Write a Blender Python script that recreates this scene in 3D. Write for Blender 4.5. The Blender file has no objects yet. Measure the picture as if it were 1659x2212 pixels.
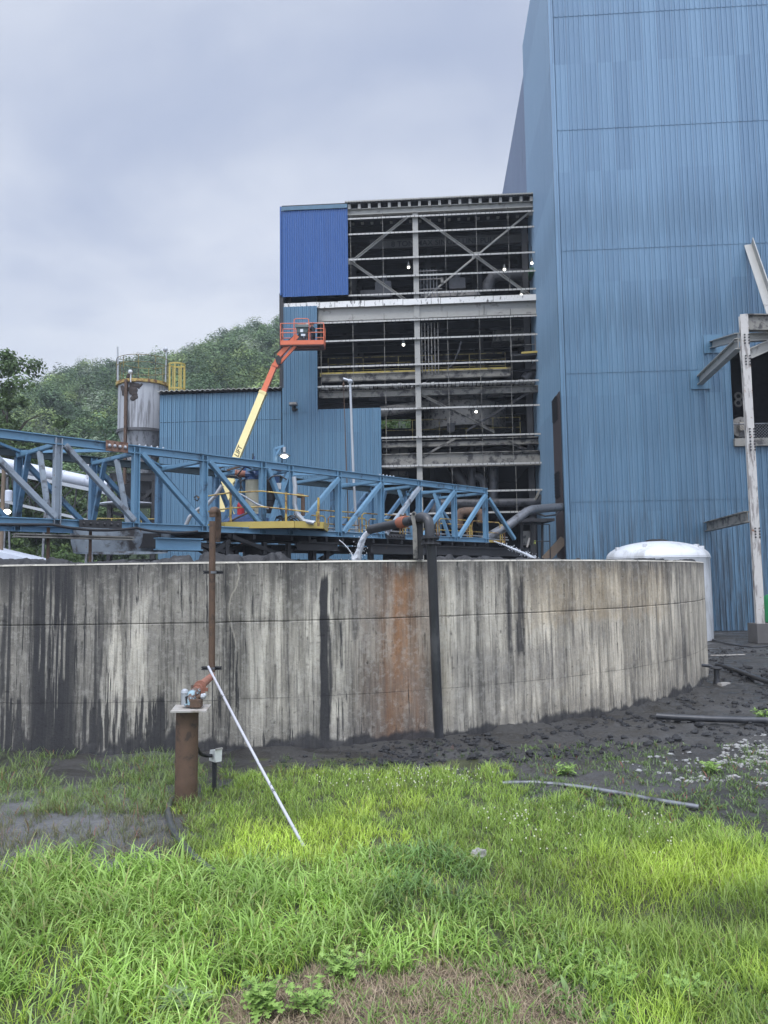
import bpy, math, random
import numpy as np
from mathutils import Vector, Matrix

random.seed(7)
rng = np.random.default_rng(11)
scene = bpy.context.scene
COL = scene.collection

# ------------------------------------------------------------------ camera
EYE = 3.3
PITCH, ROLL = 0.0847, 0.0139
cf = np.array([0, math.cos(PITCH), math.sin(PITCH)])
r0 = np.array([1.0, 0, 0])
u0 = np.array([0, -math.sin(PITCH), math.cos(PITCH)])
cr = r0 * math.cos(ROLL) - u0 * math.sin(ROLL)
cu = u0 * math.cos(ROLL) + r0 * math.sin(ROLL)
cam_d = bpy.data.cameras.new('camera')
cam_d.sensor_fit = 'HORIZONTAL'
cam_d.sensor_width = 36
cam_d.lens = 36
cam_d.clip_start = 0.1
cam_d.clip_end = 3000
cam = bpy.data.objects.new('camera', cam_d)
COL.objects.link(cam)
cam.matrix_world = Matrix(((cr[0], cu[0], -cf[0], 0), (cr[1], cu[1], -cf[1], 0), (cr[2], cu[2], -cf[2], EYE), (0, 0, 0, 1)))
scene.camera = cam
EYEV = np.array([0, 0, EYE])

# ------------------------------------------------------------------ world: overcast sky
SUN_EL, SUN_AZ = math.radians(58), math.radians(200)     # azimuth clockwise from +Y: behind the viewer
world = bpy.data.worlds.new('World')
scene.world = world
world.use_nodes = True
wt = world.node_tree
wt.nodes.clear()


class NT:
    """small helper to write node graphs as expressions"""
    def __init__(self, tree):
        self.t = tree

    def n(self, kind, **kw):
        nd = self.t.nodes.new(kind)
        for k, v in kw.items():
            setattr(nd, k, v)
        return nd

    def link(self, a, b):
        self.t.links.new(a, b)

    def put(self, sock, val):
        if hasattr(val, 'is_linked') or hasattr(val, 'links'):
            self.link(val, sock)
        elif isinstance(val, (tuple, list)) and len(val) == 3 and sock.type == 'RGBA':
            sock.default_value = (*val, 1)
        else:
            sock.default_value = val

    def math(self, op, a, b=0.0, c=None, clamp=False):
        nd = self.n('ShaderNodeMath', operation=op, use_clamp=clamp)
        self.put(nd.inputs[0], a)
        self.put(nd.inputs[1], b)
        if c is not None:
            self.put(nd.inputs[2], c)
        return nd.outputs[0]

    def mix(self, fac, a, b, blend='MIX'):
        nd = self.n('ShaderNodeMix', data_type='RGBA', blend_type=blend)
        self.put(nd.inputs[0], fac)
        self.put(nd.inputs[6], a)
        self.put(nd.inputs[7], b)
        return nd.outputs[2]

    def step(self, x, lo, hi, a=0.0, b=1.0):
        nd = self.n('ShaderNodeMapRange', interpolation_type='SMOOTHSTEP')
        self.put(nd.inputs[0], x)
        nd.inputs[1].default_value = lo
        nd.inputs[2].default_value = hi
        nd.inputs[3].default_value = a
        nd.inputs[4].default_value = b
        return nd.outputs[0]

    def noise(self, vec, scale=1.0, detail=4.0, rough=0.55, dist=0.0):
        nd = self.n('ShaderNodeTexNoise')
        self.put(nd.inputs['Vector'], vec)
        nd.inputs['Scale'].default_value = scale
        nd.inputs['Detail'].default_value = detail
        nd.inputs['Roughness'].default_value = rough
        nd.inputs['Distortion'].default_value = dist
        return nd.outputs['Fac']

    def vscale(self, vec, s):
        nd = self.n('ShaderNodeVectorMath', operation='MULTIPLY')
        self.put(nd.inputs[0], vec)
        nd.inputs[1].default_value = s
        return nd.outputs[0]


g = NT(wt)
tc = g.n('ShaderNodeTexCoord')
sep = g.n('ShaderNodeSeparateXYZ')
g.link(tc.outputs['Generated'], sep.inputs[0])
dx, dy, dz = sep.outputs
zz = g.math('MAXIMUM', dz, 0.0)
den = g.math('ADD', zz, 0.28)
cmb = g.n('ShaderNodeCombineXYZ')
g.link(g.math('DIVIDE', dx, den), cmb.inputs[0])
g.link(g.math('DIVIDE', dy, den), cmb.inputs[1])
g.put(cmb.inputs[2], 3.7)
n1 = g.noise(cmb.outputs[0], 0.75, 5, 0.5, 0.5)
n2 = g.noise(cmb.outputs[0], 2.6, 5, 0.55, 0.3)
cl = g.math('ADD', g.math('MULTIPLY', n1, 0.80), g.math('MULTIPLY', n2, 0.20))
cfac = g.step(cl, 0.38, 0.60)
cloud = g.mix(cfac, (0.392, 0.455, 0.61), (0.69, 0.73, 0.815))
# paler, greyer air low over the hills
cloud = g.mix(g.step(dz, 0.0, 0.40, 0.70, 0.0), cloud, (0.475, 0.54, 0.635))
# overcast is brightest overhead; boosted there and behind the viewer to add light
lift = g.math('MULTIPLY', g.step(dz, 0.62, 0.95, 1.0, 3.6), g.step(dy, 0.05, -0.6, 1.0, 2.6))
sky = g.n('ShaderNodeTexSky', sky_type='NISHITA', sun_disc=False, sun_elevation=SUN_EL, sun_rotation=SUN_AZ)
bg1 = g.n('ShaderNodeBackground')
g.link(sky.outputs[0], bg1.inputs[0])
bg1.inputs[1].default_value = 0.06
bg2 = g.n('ShaderNodeBackground')
g.link(cloud, bg2.inputs[0])
g.link(lift, bg2.inputs[1])
ms = g.n('ShaderNodeMixShader')
ms.inputs[0].default_value = 0.93
g.link(bg1.outputs[0], ms.inputs[1])
g.link(bg2.outputs[0], ms.inputs[2])
wo = g.n('ShaderNodeOutputWorld')
g.link(ms.outputs[0], wo.inputs[0])

sd = bpy.data.lights.new('sun', 'SUN')
sd.energy = 1.4
sd.angle = math.radians(14)
sd.color = (1, 0.96, 0.9)
sun = bpy.data.objects.new('sun', sd)
COL.objects.link(sun)
sv = Vector((math.sin(SUN_AZ) * math.cos(SUN_EL), math.cos(SUN_AZ) * math.cos(SUN_EL), math.sin(SUN_EL)))
sun.rotation_euler = sv.to_track_quat('Z', 'Y').to_euler()
sun.location = (0, -20, 60)

vs = scene.view_settings
vs.view_transform = 'Standard'
vs.look = 'None'
vs.exposure = 0.25
vs.gamma = 1.0
scene.cycles.max_bounces = 6
scene.cycles.use_denoising = True


# ------------------------------------------------------------------ numbers: pixels of the photo at 1659 x 2212 to points
def ray(u, v):
    return cf * 1659 + cr * (u - 829.5) + cu * (1106 - v)


def P(u, v, Y):
    d = ray(u, v)
    return EYEV + d * (Y / d[1])


def G(u, v, z=0.0):
    d = ray(u, v)
    return EYEV + d * ((z - EYE) / d[2])


def proj(X, Y, Z):
    D = np.stack([np.asarray(X, float), np.asarray(Y, float), np.asarray(Z, float) - EYE], -1)
    z = np.maximum(D @ cf, 1e-3)
    return 829.5 + 1659 * (D @ cr) / z, 1106 - 1659 * (D @ cu) / z


class Plane:
    """vertical wall plane: s along it, z up, off towards the outside"""
    def __init__(self, o, a):
        self.o = np.array([o[0], o[1], 0.0])
        self.a = np.array([a[0], a[1], 0.0]) / math.hypot(a[0], a[1])
        self.n = np.array([self.a[1], -self.a[0], 0.0])

    def pt(self, s, z, off=0.0):
        return self.o + self.a * s + self.n * off + np.array([0, 0, z])

    def px(self, u, v, off=0.0):
        d = ray(u, v)
        t = ((self.o + self.n * off - EYEV) @ self.n) / (d @ self.n)
        p = EYEV + d * t
        return float((p - self.o) @ self.a), float(p[2])

    def W(self, u, v, off=0.0):
        return self.pt(*self.px(u, v, off), off)


def crop(u1, v1, k):
    return lambda x, y: (u1 + k * x, v1 + k * y)


Z1 = crop(597.2, 411.4, .36)
Z2 = crop(597.2, 809.6, .36)
Z3 = crop(0, 663.6, .28)
Z4 = crop(398.1, 895.8, .28)
Z5 = crop(763.1, 962.2, .28)
Z6 = crop(464.5, 630.4, .22)
Z7 = crop(199.1, 729.9, .16)
Z8 = crop(1194.4, 1061.7, .28)
ZR = crop(1260.8, 530.9, .27)
WL = crop(0, 1128, .36)
WC = crop(597.2, 1161.2, .4)
PD = crop(331.8, 1393.5, .21)
GL = crop(0, 1592.6, .5)
GR = crop(829.5, 1592.6, .5)


# ------------------------------------------------------------------ mesh builder
def nrm(v):
    v = np.asarray(v, float)
    l = np.linalg.norm(v)
    return v / l if l > 1e-9 else np.array([0, 0, 1.0])


BASE = {}


class MB:
    def __init__(self):
        self.v = []
        self.f = []

    def add(self, vs_, fs):
        k = len(self.v)
        self.v.extend([tuple(float(c) for c in p) for p in vs_])
        self.f.extend([tuple(i + k for i in q) for q in fs])
        return self

    def hexa(self, a, b):
        """a, b: four corners each"""
        return self.add(list(a) + list(b), [(3, 2, 1, 0), (4, 5, 6, 7), (0, 1, 5, 4), (1, 2, 6, 5), (2, 3, 7, 6), (3, 0, 4, 7)])

    def beam(self, p, q, w, h, up=(0, 0, 1)):
        p = np.asarray(p, float)
        q = np.asarray(q, float)
        d = nrm(q - p)
        up = np.asarray(up, float)
        if abs(d @ nrm(up)) > 0.98:
            up = np.array([0, 1.0, 0]) if abs(d[1]) < 0.9 else np.array([1.0, 0, 0])
        x = nrm(np.cross(d, up))
        y = np.cross(x, d)
        k = [(-w / 2, -h / 2), (w / 2, -h / 2), (w / 2, h / 2), (-w / 2, h / 2)]
        return self.hexa([p + x * i + y * j for i, j in k], [q + x * i + y * j for i, j in k])

    def ibeam(self, p, q, h, w, t=0.03, up=(0, 0, 1)):
        p = np.asarray(p, float)
        q = np.asarray(q, float)
        d = nrm(q - p)
        up = np.asarray(up, float)
        if abs(d @ nrm(up)) > 0.98:
            up = np.array([0, 1.0, 0])
        x = nrm(np.cross(d, up))
        y = np.cross(x, d)
        self.beam(p + y * (h / 2 - t / 2), q + y * (h / 2 - t / 2), w, t, y)
        self.beam(p - y * (h / 2 - t / 2), q - y * (h / 2 - t / 2), w, t, y)
        return self.beam(p, q, t, h - 2 * t, y)

    def angle(self, p, q, a, t=0.02, up=(0, 0, 1), side=1):
        p = np.asarray(p, float)
        q = np.asarray(q, float)
        d = nrm(q - p)
        up = np.asarray(up, float)
        if abs(d @ nrm(up)) > 0.98:
            up = np.array([0, 1.0, 0])
        x = nrm(np.cross(d, up)) * side
        y = nrm(np.cross(x, d)) * side
        self.beam(p + x * a / 2, q + x * a / 2, a, t, y)
        return self.beam(p + y * (a / 2 + t / 2), q + y * (a / 2 + t / 2), t, a, y)

    def box(self, c, s, rz=0.0):
        c = np.asarray(c, float)
        x = np.array([math.cos(rz), math.sin(rz), 0]) * s[0] / 2
        y = np.array([-math.sin(rz), math.cos(rz), 0]) * s[1] / 2
        z = np.array([0, 0, s[2] / 2])
        k = [c - x - y, c + x - y, c + x + y, c - x + y]
        return self.hexa([p - z for p in k], [p + z for p in k])

    def tube(self, pts, r, n=10, cap=True):
        pts = [np.asarray(p, float) for p in pts]
        m = len(pts)
        rr = list(r) if hasattr(r, '__len__') else [r] * m
        T = [nrm(pts[min(i + 1, m - 1)] - pts[max(i - 1, 0)]) for i in range(m)]
        ref = np.array([0, 0, 1.0]) if abs(T[0][2]) < 0.9 else np.array([1.0, 0, 0])
        x = nrm(np.cross(T[0], ref))
        V = []
        for i in range(m):
            x = nrm(x - T[i] * (x @ T[i]))
            y = np.cross(T[i], x)
            for k in range(n):
                a = 2 * math.pi * k / n
                V.append(pts[i] + (x * math.cos(a) + y * math.sin(a)) * rr[i])
        Fs = []
        for i in range(m - 1):
            for k in range(n):
                k2 = (k + 1) % n
                Fs.append((i * n + k, i * n + k2, (i + 1) * n + k2, (i + 1) * n + k))
        if cap:
            Fs.append(tuple(reversed(range(n))))
            Fs.append(tuple(range((m - 1) * n, m * n)))
        return self.add(V, Fs)

    def lathe(self, prof, c, n=24, cap=True):
        c = np.asarray(c, float)
        V = []
        for r, z in prof:
            for k in range(n):
                a = 2 * math.pi * k / n
                V.append(c + np.array([r * math.cos(a), r * math.sin(a), z]))
        m = len(prof)
        Fs = []
        for i in range(m - 1):
            for k in range(n):
                k2 = (k + 1) % n
                Fs.append((i * n + k, i * n + k2, (i + 1) * n + k2, (i + 1) * n + k))
        if cap:
            Fs.append(tuple(reversed(range(n))))
            Fs.append(tuple(range((m - 1) * n, m * n)))
        return self.add(V, Fs)

    def ball(self, c, r, n=10, m=6, sq=(1, 1, 1)):
        c = np.asarray(c, float)
        V = [c + np.array([0, 0, -r * sq[2]])]
        for i in range(1, m):
            t = -math.pi / 2 + math.pi * i / m
            for k in range(n):
                a = 2 * math.pi * k / n
                V.append(c + r * np.array([math.cos(t) * math.cos(a) * sq[0], math.cos(t) * math.sin(a) * sq[1], math.sin(t) * sq[2]]))
        V.append(c + np.array([0, 0, r * sq[2]]))
        Fs = []
        for k in range(n):
            k2 = (k + 1) % n
            Fs.append((0, 1 + k2, 1 + k))
            for i in range(m - 2):
                a = 1 + i * n
                Fs.append((a + k, a + k2, a + n + k2, a + n + k))
            a = 1 + (m - 2) * n
            Fs.append((a + k, a + k2, len(V) - 1))
        return self.add(V, Fs)

    def slab(self, quad, d):
        """quad of 4 points extruded by vector d"""
        d = np.asarray(d, float)
        return self.hexa([np.asarray(q) for q in quad], [np.asarray(q) + d for q in quad])

    def prism(self, poly, d):
        d = np.asarray(d, float)
        n = len(poly)
        V = [np.asarray(p) for p in poly] + [np.asarray(p) + d for p in poly]
        return self.add(V, [tuple(reversed(range(n))), tuple(range(n, 2 * n))] + [(i, (i + 1) % n, n + (i + 1) % n, n + i) for i in range(n)])

    def build(self, name, mat, parent=None, smooth=False, loc=None):
        b = BASE[parent.name] if parent is not None else (np.asarray(loc, float) if loc is not None else (np.array([np.mean([p[0] for p in self.v]), np.mean([p[1] for p in self.v]), min(p[2] for p in self.v)])))
        me = bpy.data.meshes.new(name)
        me.from_pydata([(p[0] - b[0], p[1] - b[1], p[2] - b[2]) for p in self.v], [], self.f)
        me.validate()
        me.update()
        if smooth:
            me.polygons.foreach_set('use_smooth', [True] * len(me.polygons))
            me.set_sharp_from_angle(angle=math.radians(38))
        o = bpy.data.objects.new(name, me)
        COL.objects.link(o)
        if mat is not None:
            me.materials.append(mat)
        if parent is not None:
            o.parent = parent
        else:
            o.location = tuple(b)
        BASE[o.name] = b
        return o


def tag(o, label=None, cat=None, group=None, kind=None):
    if label:
        o['label'] = label
    if cat:
        o['category'] = cat
    if group:
        o['group'] = group
    if kind:
        o['kind'] = kind
    return o


def thing(name, label, cat, loc, group=None):
    o = bpy.data.objects.new(name, None)
    COL.objects.link(o)
    o.empty_display_size = 0.2
    o.location = tuple(float(c) for c in loc)
    BASE[o.name] = np.asarray(loc, float)
    return tag(o, label, cat, group)


def copy_tree(o, off, parent=None):
    c = o.copy()
    COL.objects.link(c)
    if parent is None:
        c.location = tuple(np.array(o.location) + np.asarray(off))
        BASE[c.name] = BASE[o.name] + np.asarray(off)
    else:
        c.parent = parent
        BASE[c.name] = BASE[parent.name]
    for ch in list(o.children):
        copy_tree(ch, off, c)
    return c


def np_mesh(name, V, Fq, mat, col=None, parent=None, smooth=False, tri=False, uv=None):
    V = np.ascontiguousarray(V, dtype=np.float32)
    Fq = np.ascontiguousarray(Fq, dtype=np.int32)
    k = Fq.shape[1]
    me = bpy.data.meshes.new(name)
    me.vertices.add(len(V))
    b = BASE[parent.name] if parent is not None else np.zeros(3)
    me.vertices.foreach_set('co', (V - b.astype(np.float32)).ravel())
    me.loops.add(Fq.size)
    me.loops.foreach_set('vertex_index', Fq.ravel())
    me.polygons.add(len(Fq))
    me.polygons.foreach_set('loop_start', np.arange(0, Fq.size, k, dtype=np.int32))
    me.polygons.foreach_set('loop_total', np.full(len(Fq), k, dtype=np.int32))
    if smooth:
        me.polygons.foreach_set('use_smooth', np.ones(len(Fq), dtype=bool))
    me.update(calc_edges=True)
    if col is not None:
        at = me.color_attributes.new('tint', 'FLOAT_COLOR', 'POINT')
        c4 = np.ones((len(V), 4), dtype=np.float32)
        c4[:, :col.shape[1]] = np.clip(col, 0, 1)
        at.data.foreach_set('color', c4.ravel())
    o = bpy.data.objects.new(name, me)
    COL.objects.link(o)
    me.materials.append(mat)
    if parent is not None:
        o.parent = parent
    BASE[o.name] = b
    return o


# ------------------------------------------------------------------ numpy noise
def vnoise(x, y, seed=0):
    xi = np.floor(x).astype(np.int64)
    yi = np.floor(y).astype(np.int64)
    fx = x - xi
    fy = y - yi
    fx = fx * fx * (3 - 2 * fx)
    fy = fy * fy * (3 - 2 * fy)

    def h(a, b):
        n = (a * 374761393 + b * 668265263 + seed * 1442695041) & 0x7fffffff
        n = ((n ^ (n >> 13)) * 1274126177) & 0x7fffffff
        return ((n ^ (n >> 16)) & 0xffff) / 65535.0
    return (h(xi, yi) * (1 - fx) + h(xi + 1, yi) * fx) * (1 - fy) + (h(xi, yi + 1) * (1 - fx) + h(xi + 1, yi + 1) * fx) * fy


def fbm(x, y, seed=0, o=4):
    x = np.asarray(x, float)
    y = np.asarray(y, float)
    s = 0
    a = 0.5
    t = 0
    for i in range(o):
        s = s + a * vnoise(x * 2 ** i, y * 2 ** i, seed + i * 17)
        t += a
        a *= 0.5
    return s / t


def sst(x, a, b):
    t = np.clip((x - a) / (b - a), 0, 1)
    return t * t * (3 - 2 * t)


def inpoly(u, v, poly):
    u = np.asarray(u)
    v = np.asarray(v)
    r = np.zeros(u.shape, bool)
    n = len(poly)
    for i in range(n):
        x1, y1 = poly[i]
        x2, y2 = poly[(i + 1) % n]
        c = (y1 > v) != (y2 > v)
        r ^= c & (u < (x2 - x1) * (v - y1) / ((y2 - y1) if y2 != y1 else 1e-9) + x1)
    return r


# ------------------------------------------------------------------ materials
def new_mat(name):
    m = bpy.data.materials.new(name)
    m.use_nodes = True
    t = m.node_tree
    bs = t.nodes.get('Principled BSDF')
    return m, NT(t), bs


def M(name, col, rough=0.6, metal=0.0, var=0.18, scale=2.0, stretch=(1, 1, 1), col2=None, thr=(0.55, 0.7), s2=3.0, stretch2=None, bump=0.0, bscale=20.0, spec=0.4, col3=None, thr3=(0.6, 0.7), s3=8.0):
    m, g, bs = new_mat(name)
    co = g.n('ShaderNodeTexCoord').outputs['Object']
    n = g.noise(g.vscale(co, stretch), scale, 5, 0.6)
    c = g.mix(n, tuple(max(0, x * (1 - var * 1.6)) for x in col), tuple(min(1, x * (1 + var * 1.6)) for x in col))
    if col2 is not None:
        nb = g.noise(g.vscale(co, stretch2 or stretch), s2, 6, 0.65, 0.2)
        c = g.mix(g.step(nb, *thr), c, col2)
    if col3 is not None:
        nb = g.noise(co, s3, 6, 0.7, 0.2)
        c = g.mix(g.step(nb, *thr3), c, col3)
    g.link(c, bs.inputs['Base Color'])
    bs.inputs['Metallic'].default_value = metal
    g.link(g.math('ADD', g.math('MULTIPLY', n, 0.2), rough - 0.1), bs.inputs['Roughness'])
    bs.inputs['Specular IOR Level'].default_value = spec
    if bump:
        bp = g.n('ShaderNodeBump')
        bp.inputs['Strength'].default_value = bump
        bp.inputs['Distance'].default_value = 0.02
        g.link(g.noise(co, bscale, 6, 0.65), bp.inputs['Height'])
        g.link(bp.outputs[0], bs.inputs['Normal'])
    return m


def attr_mat(name, rough=0.8, fine=0.12, fscale=40, bump=0.3, bscale=60, trans=0.0, spec=0.3, hue=None):
    m, g, bs = new_mat(name)
    at = g.n('ShaderNodeAttribute', attribute_name='tint')
    co = g.n('ShaderNodeTexCoord').outputs['Object']
    n = g.noise(co, fscale, 5, 0.7)
    c = g.mix(1.0, at.outputs['Color'], g.mix(n, (1 - fine * 2,) * 3, (1 + fine * 2,) * 3), 'MULTIPLY')
    g.link(c, bs.inputs['Base Color'])
    bs.inputs['Roughness'].default_value = rough
    bs.inputs['Specular IOR Level'].default_value = spec
    if bump:
        bp = g.n('ShaderNodeBump')
        bp.inputs['Strength'].default_value = bump
        bp.inputs['Distance'].default_value = 0.03
        g.link(g.noise(co, bscale, 6, 0.7), bp.inputs['Height'])
        g.link(bp.outputs[0], bs.inputs['Normal'])
    if trans:
        tr = g.n('ShaderNodeBsdfTranslucent')
        g.link(c, tr.inputs[0])
        mx = g.n('ShaderNodeMixShader')
        mx.inputs[0].default_value = trans
        g.link(bs.outputs[0], mx.inputs[1])
        g.link(tr.outputs[0], mx.inputs[2])
        g.link(mx.outputs[0], g.t.nodes['Material Output'].inputs[0])
    return m


def emit_mat(name, col, s):
    m, g, bs = new_mat(name)
    bs.inputs['Base Color'].default_value = (*col, 1)
    bs.inputs['Emission Color'].default_value = (*col, 1)
    bs.inputs['Emission Strength'].default_value = s
    return m


def sepn(g, co):
    nd = g.n('ShaderNodeSeparateXYZ')
    g.link(co, nd.inputs[0])
    return nd.outputs


def clad_mat(name, col, col2, rough=0.42, grime=0.5, pale_top=0.0, wet=0.0, axis=None, dirt=1.0):
    """weathered coated sheet: vertical wash, paler top, grime runs, random rust flecks"""
    m, g, bs = new_mat(name)
    co = g.n('ShaderNodeTexCoord').outputs['Object']
    a = g.noise(g.vscale(co, (2.2, 2.2, 0.05)), 1.0, 5, 0.65)
    b = g.noise(g.vscale(co, (7.0, 7.0, 0.35)), 1.0, 5, 0.7)
    big = g.noise(g.vscale(co, (0.12, 0.12, 0.09)), 1.0, 3, 0.5)
    c = g.mix(g.step(a, 0.3, 0.7), col, col2)
    c = g.mix(g.step(big, 0.35, 0.7, 0.0, 0.55), c, col2)
    sx_, sy_, sz_ = sepn(g, co)
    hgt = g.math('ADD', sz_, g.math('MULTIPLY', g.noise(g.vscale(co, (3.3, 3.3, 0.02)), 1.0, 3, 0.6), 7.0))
    # sheets paler towards the top, and rain-wet bands with ragged lower ends
    c = g.mix(g.step(hgt, 15.0, 34.0, 0.0, pale_top), c, tuple(min(1, x * 1.22 + a_) for x, a_ in zip(col2, (.025, .02, .03))))
    for h0, h1, k in ((20.4, 22.0, 0.30), (26.5, 28.2, 0.22), (13.5, 14.4, 0.18)):
        band = g.math('MULTIPLY', g.step(hgt, h0, h0 + 0.7), g.step(hgt, h1 + 2.2, h1, 0.0, k * wet))
        c = g.mix(band, c, tuple(x * 0.60 for x in col))
    # sheet joints every third rib: a thin dark line
    if axis is not None:
        ph = g.math('FRACT', g.math('ADD', g.math('MULTIPLY', g.math('ADD', g.math('MULTIPLY', sx_, axis[0]), g.math('MULTIPLY', sy_, axis[1])), 1 / 0.915), axis[2]))
        ln = g.math('MULTIPLY', g.step(ph, 0.0, 0.02), g.step(ph, 0.06, 0.04))
        c = g.mix(g.math('MULTIPLY', ln, 0.38), c, (0.02, 0.03, 0.05))
        # every sheet has weathered a little differently
        fl = g.math('FLOOR', g.math('MULTIPLY', g.math('ADD', g.math('MULTIPLY', sx_, axis[0]), g.math('MULTIPLY', sy_, axis[1])), 1 / 0.915))
        wn = g.n('ShaderNodeTexWhiteNoise', noise_dimensions='2D')
        cv = g.n('ShaderNodeCombineXYZ')
        g.link(fl, cv.inputs[0])
        g.link(g.math('FLOOR', g.math('MULTIPLY', sz_, 0.145)), cv.inputs[1])
        g.link(cv.outputs[0], wn.inputs['Vector'])
        c = g.mix(1.0, c, g.mix(wn.outputs[0], (0.86, 0.88, 0.90), (1.11, 1.10, 1.08)), 'MULTIPLY')
        # coal dirt run down the lowest sheets and under the seams
        low_ = g.math('MULTIPLY', g.step(hgt, 13.5, 5.5), g.step(b, 0.42, 0.58, 0.0, 0.75))
        c = g.mix(g.math('MULTIPLY', low_, dirt), c, (0.035, 0.045, 0.055))
    c = g.mix(g.math('MULTIPLY', g.step(b, 0.55, 0.8), g.step(big, 0.6, 0.35, 0.12, grime)), c, (0.05, 0.075, 0.10))
    f = g.noise(co, 9.0, 4, 0.8)
    c = g.mix(g.step(f, 0.70, 0.78, 0, 0.5), c, tuple(x * 0.6 for x in col))
    g.link(c, bs.inputs['Base Color'])
    g.link(g.step(b, 0.3, 0.8, rough - 0.08, rough + 0.15), bs.inputs['Roughness'])
    bs.inputs['Specular IOR Level'].default_value = 0.5
    bp = g.n('ShaderNodeBump')
    bp.inputs['Strength'].default_value = 0.12
    bp.inputs['Distance'].default_value = 0.05
    g.link(g.noise(g.vscale(co, (1, 1, 0.4)), 1.6, 3, 0.5), bp.inputs['Height'])
    g.link(bp.outputs[0], bs.inputs['Normal'])
    return m


m_clad_tall = clad_mat('cladding_pale_blue', (0.064, 0.140, 0.213), (0.099, 0.182, 0.262), grime=0.24, pale_top=0.95, wet=1.0, axis=(0.998, -0.065, 0.0))
m_clad_low = clad_mat('cladding_mid_blue', (0.064, 0.150, 0.232), (0.090, 0.182, 0.265), grime=0.35, axis=(0.998, -0.065, 0.0), dirt=0.35)
m_clad_new = clad_mat('cladding_new_blue', (0.020, 0.082, 0.255), (0.026, 0.096, 0.285), rough=0.32, grime=0.05)
m_clad_far = clad_mat('cladding_dusty_blue', (0.075, 0.115, 0.19), (0.10, 0.14, 0.22))
m_trim = M('trim_slate', (0.07, 0.14, 0.20), 0.5)
m_truss = M('truss_blue_paint', (0.118, 0.232, 0.335), 0.45, var=0.14, scale=1.2, col2=(0.045, 0.07, 0.10), thr=(0.55, 0.72), s2=1.6, col3=(0.16, 0.10, 0.07), thr3=(0.70, 0.76), s3=5)
m_truss_worn = M('truss_worn_paint', (0.25, 0.29, 0.33), 0.55, var=0.2, col2=(0.06, 0.055, 0.055), thr=(0.5, 0.66), s2=1.4, col3=(0.20, 0.11, 0.06), thr3=(0.62, 0.7), s3=4)
m_truss_far = M('truss_blue_far', (0.085, 0.175, 0.275), 0.55, var=0.2, col2=(0.035, 0.05, 0.07), thr=(0.5, 0.7), s2=1.2)  # darker blue than the near truss, with dark patches
m_white_steel = M('white_steel', (0.32, 0.312, 0.285), 0.55, var=0.12, scale=1.5, col2=(0.13, 0.12, 0.11), thr=(0.56, 0.72), s2=1.5, col3=(0.16, 0.09, 0.05), thr3=(0.70, 0.76), s3=6)
m_grime_steel = M('grimy_white_steel', (0.21, 0.20, 0.175), 0.6, var=0.2, col2=(0.05, 0.047, 0.045), thr=(0.46, 0.62), s2=1.7, col3=(0.14, 0.08, 0.05), thr3=(0.66, 0.74), s3=4)
m_girt, gg, gb = new_mat('girt_white')
gco = gg.n('ShaderNodeTexCoord').outputs['Object']
gx, gy, gzz = sepn(gg, gco)
gph = gg.math('FRACT', gg.math('ADD', gg.math('MULTIPLY', gx, 1 / 0.305), gg.math('MULTIPLY', gg.noise(gco, 1.5, 2), 0.5)))
gk = gg.math('MULTIPLY', gg.step(gph, 0.0, 0.05), gg.step(gph, 0.20, 0.15))
gk = gg.math('MULTIPLY', gk, gg.step(gg.noise(gco, 0.8, 3), 0.42, 0.52, 0.1, .9))
gc_ = gg.mix(gk, (0.43, 0.42, 0.39), (0.06, 0.06, 0.06))
gc_ = gg.mix(gg.step(gg.noise(gco, 3.0, 5, .7), 0.58, 0.7, 0, .8), gc_, (0.14, 0.13, 0.12))
gg.link(gc_, gb.inputs['Base Color'])
gb.inputs['Roughness'].default_value = 0.55
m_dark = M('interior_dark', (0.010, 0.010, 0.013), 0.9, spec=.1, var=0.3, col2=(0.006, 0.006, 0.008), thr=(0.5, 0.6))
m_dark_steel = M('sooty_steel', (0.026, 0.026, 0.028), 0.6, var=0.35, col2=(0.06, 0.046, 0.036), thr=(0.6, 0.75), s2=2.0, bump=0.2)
m_int_pipe = M('sooty_pipe', (0.085, 0.085, 0.09), 0.5, var=0.35, col2=(0.03, 0.03, 0.032), thr=(0.5, 0.65), s2=1.2)
m_int_lt = M('dusty_equipment', (0.21, 0.20, 0.185), 0.7, var=0.3, col2=(0.04, 0.04, 0.04), thr=(0.5, 0.65))
m_yellow = M('yellow_paint', (0.40, 0.305, 0.075), 0.5, var=0.12, col2=(0.24, 0.12, 0.05), thr=(0.62, 0.74), s2=5)
m_yellow_old = M('yellow_rusted_rail', (0.42, 0.30, 0.08), 0.6, var=0.2, col2=(0.14, 0.065, 0.03), thr=(0.45, 0.6), s2=3)
m_yellow_dim = M('yellow_dusty', (0.22, 0.18, 0.06), 0.7, var=0.2, col2=(0.05, 0.045, 0.04), thr=(0.45, 0.6), s2=3)
m_boom = M('boom_cream', (0.72, 0.60, 0.28), 0.4, var=0.05, col2=(0.42, 0.34, 0.16), thr=(0.66, 0.72), s2=2.5)
m_orange = M('lift_orange', (0.60, 0.145, 0.065), 0.42, var=0.1, col2=(0.35, 0.08, 0.04), thr=(0.64, 0.72), s2=4)
m_black = M('black_rubber', (0.02, 0.02, 0.022), 0.5, var=0.2)
m_hdpe = M('black_plastic_pipe', (0.032, 0.033, 0.036), 0.38, var=0.25, col2=(0.075, 0.075, 0.078), thr=(0.5, 0.72), s2=2.5, stretch2=(1, 1, 0.4), bump=0.05)
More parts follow.
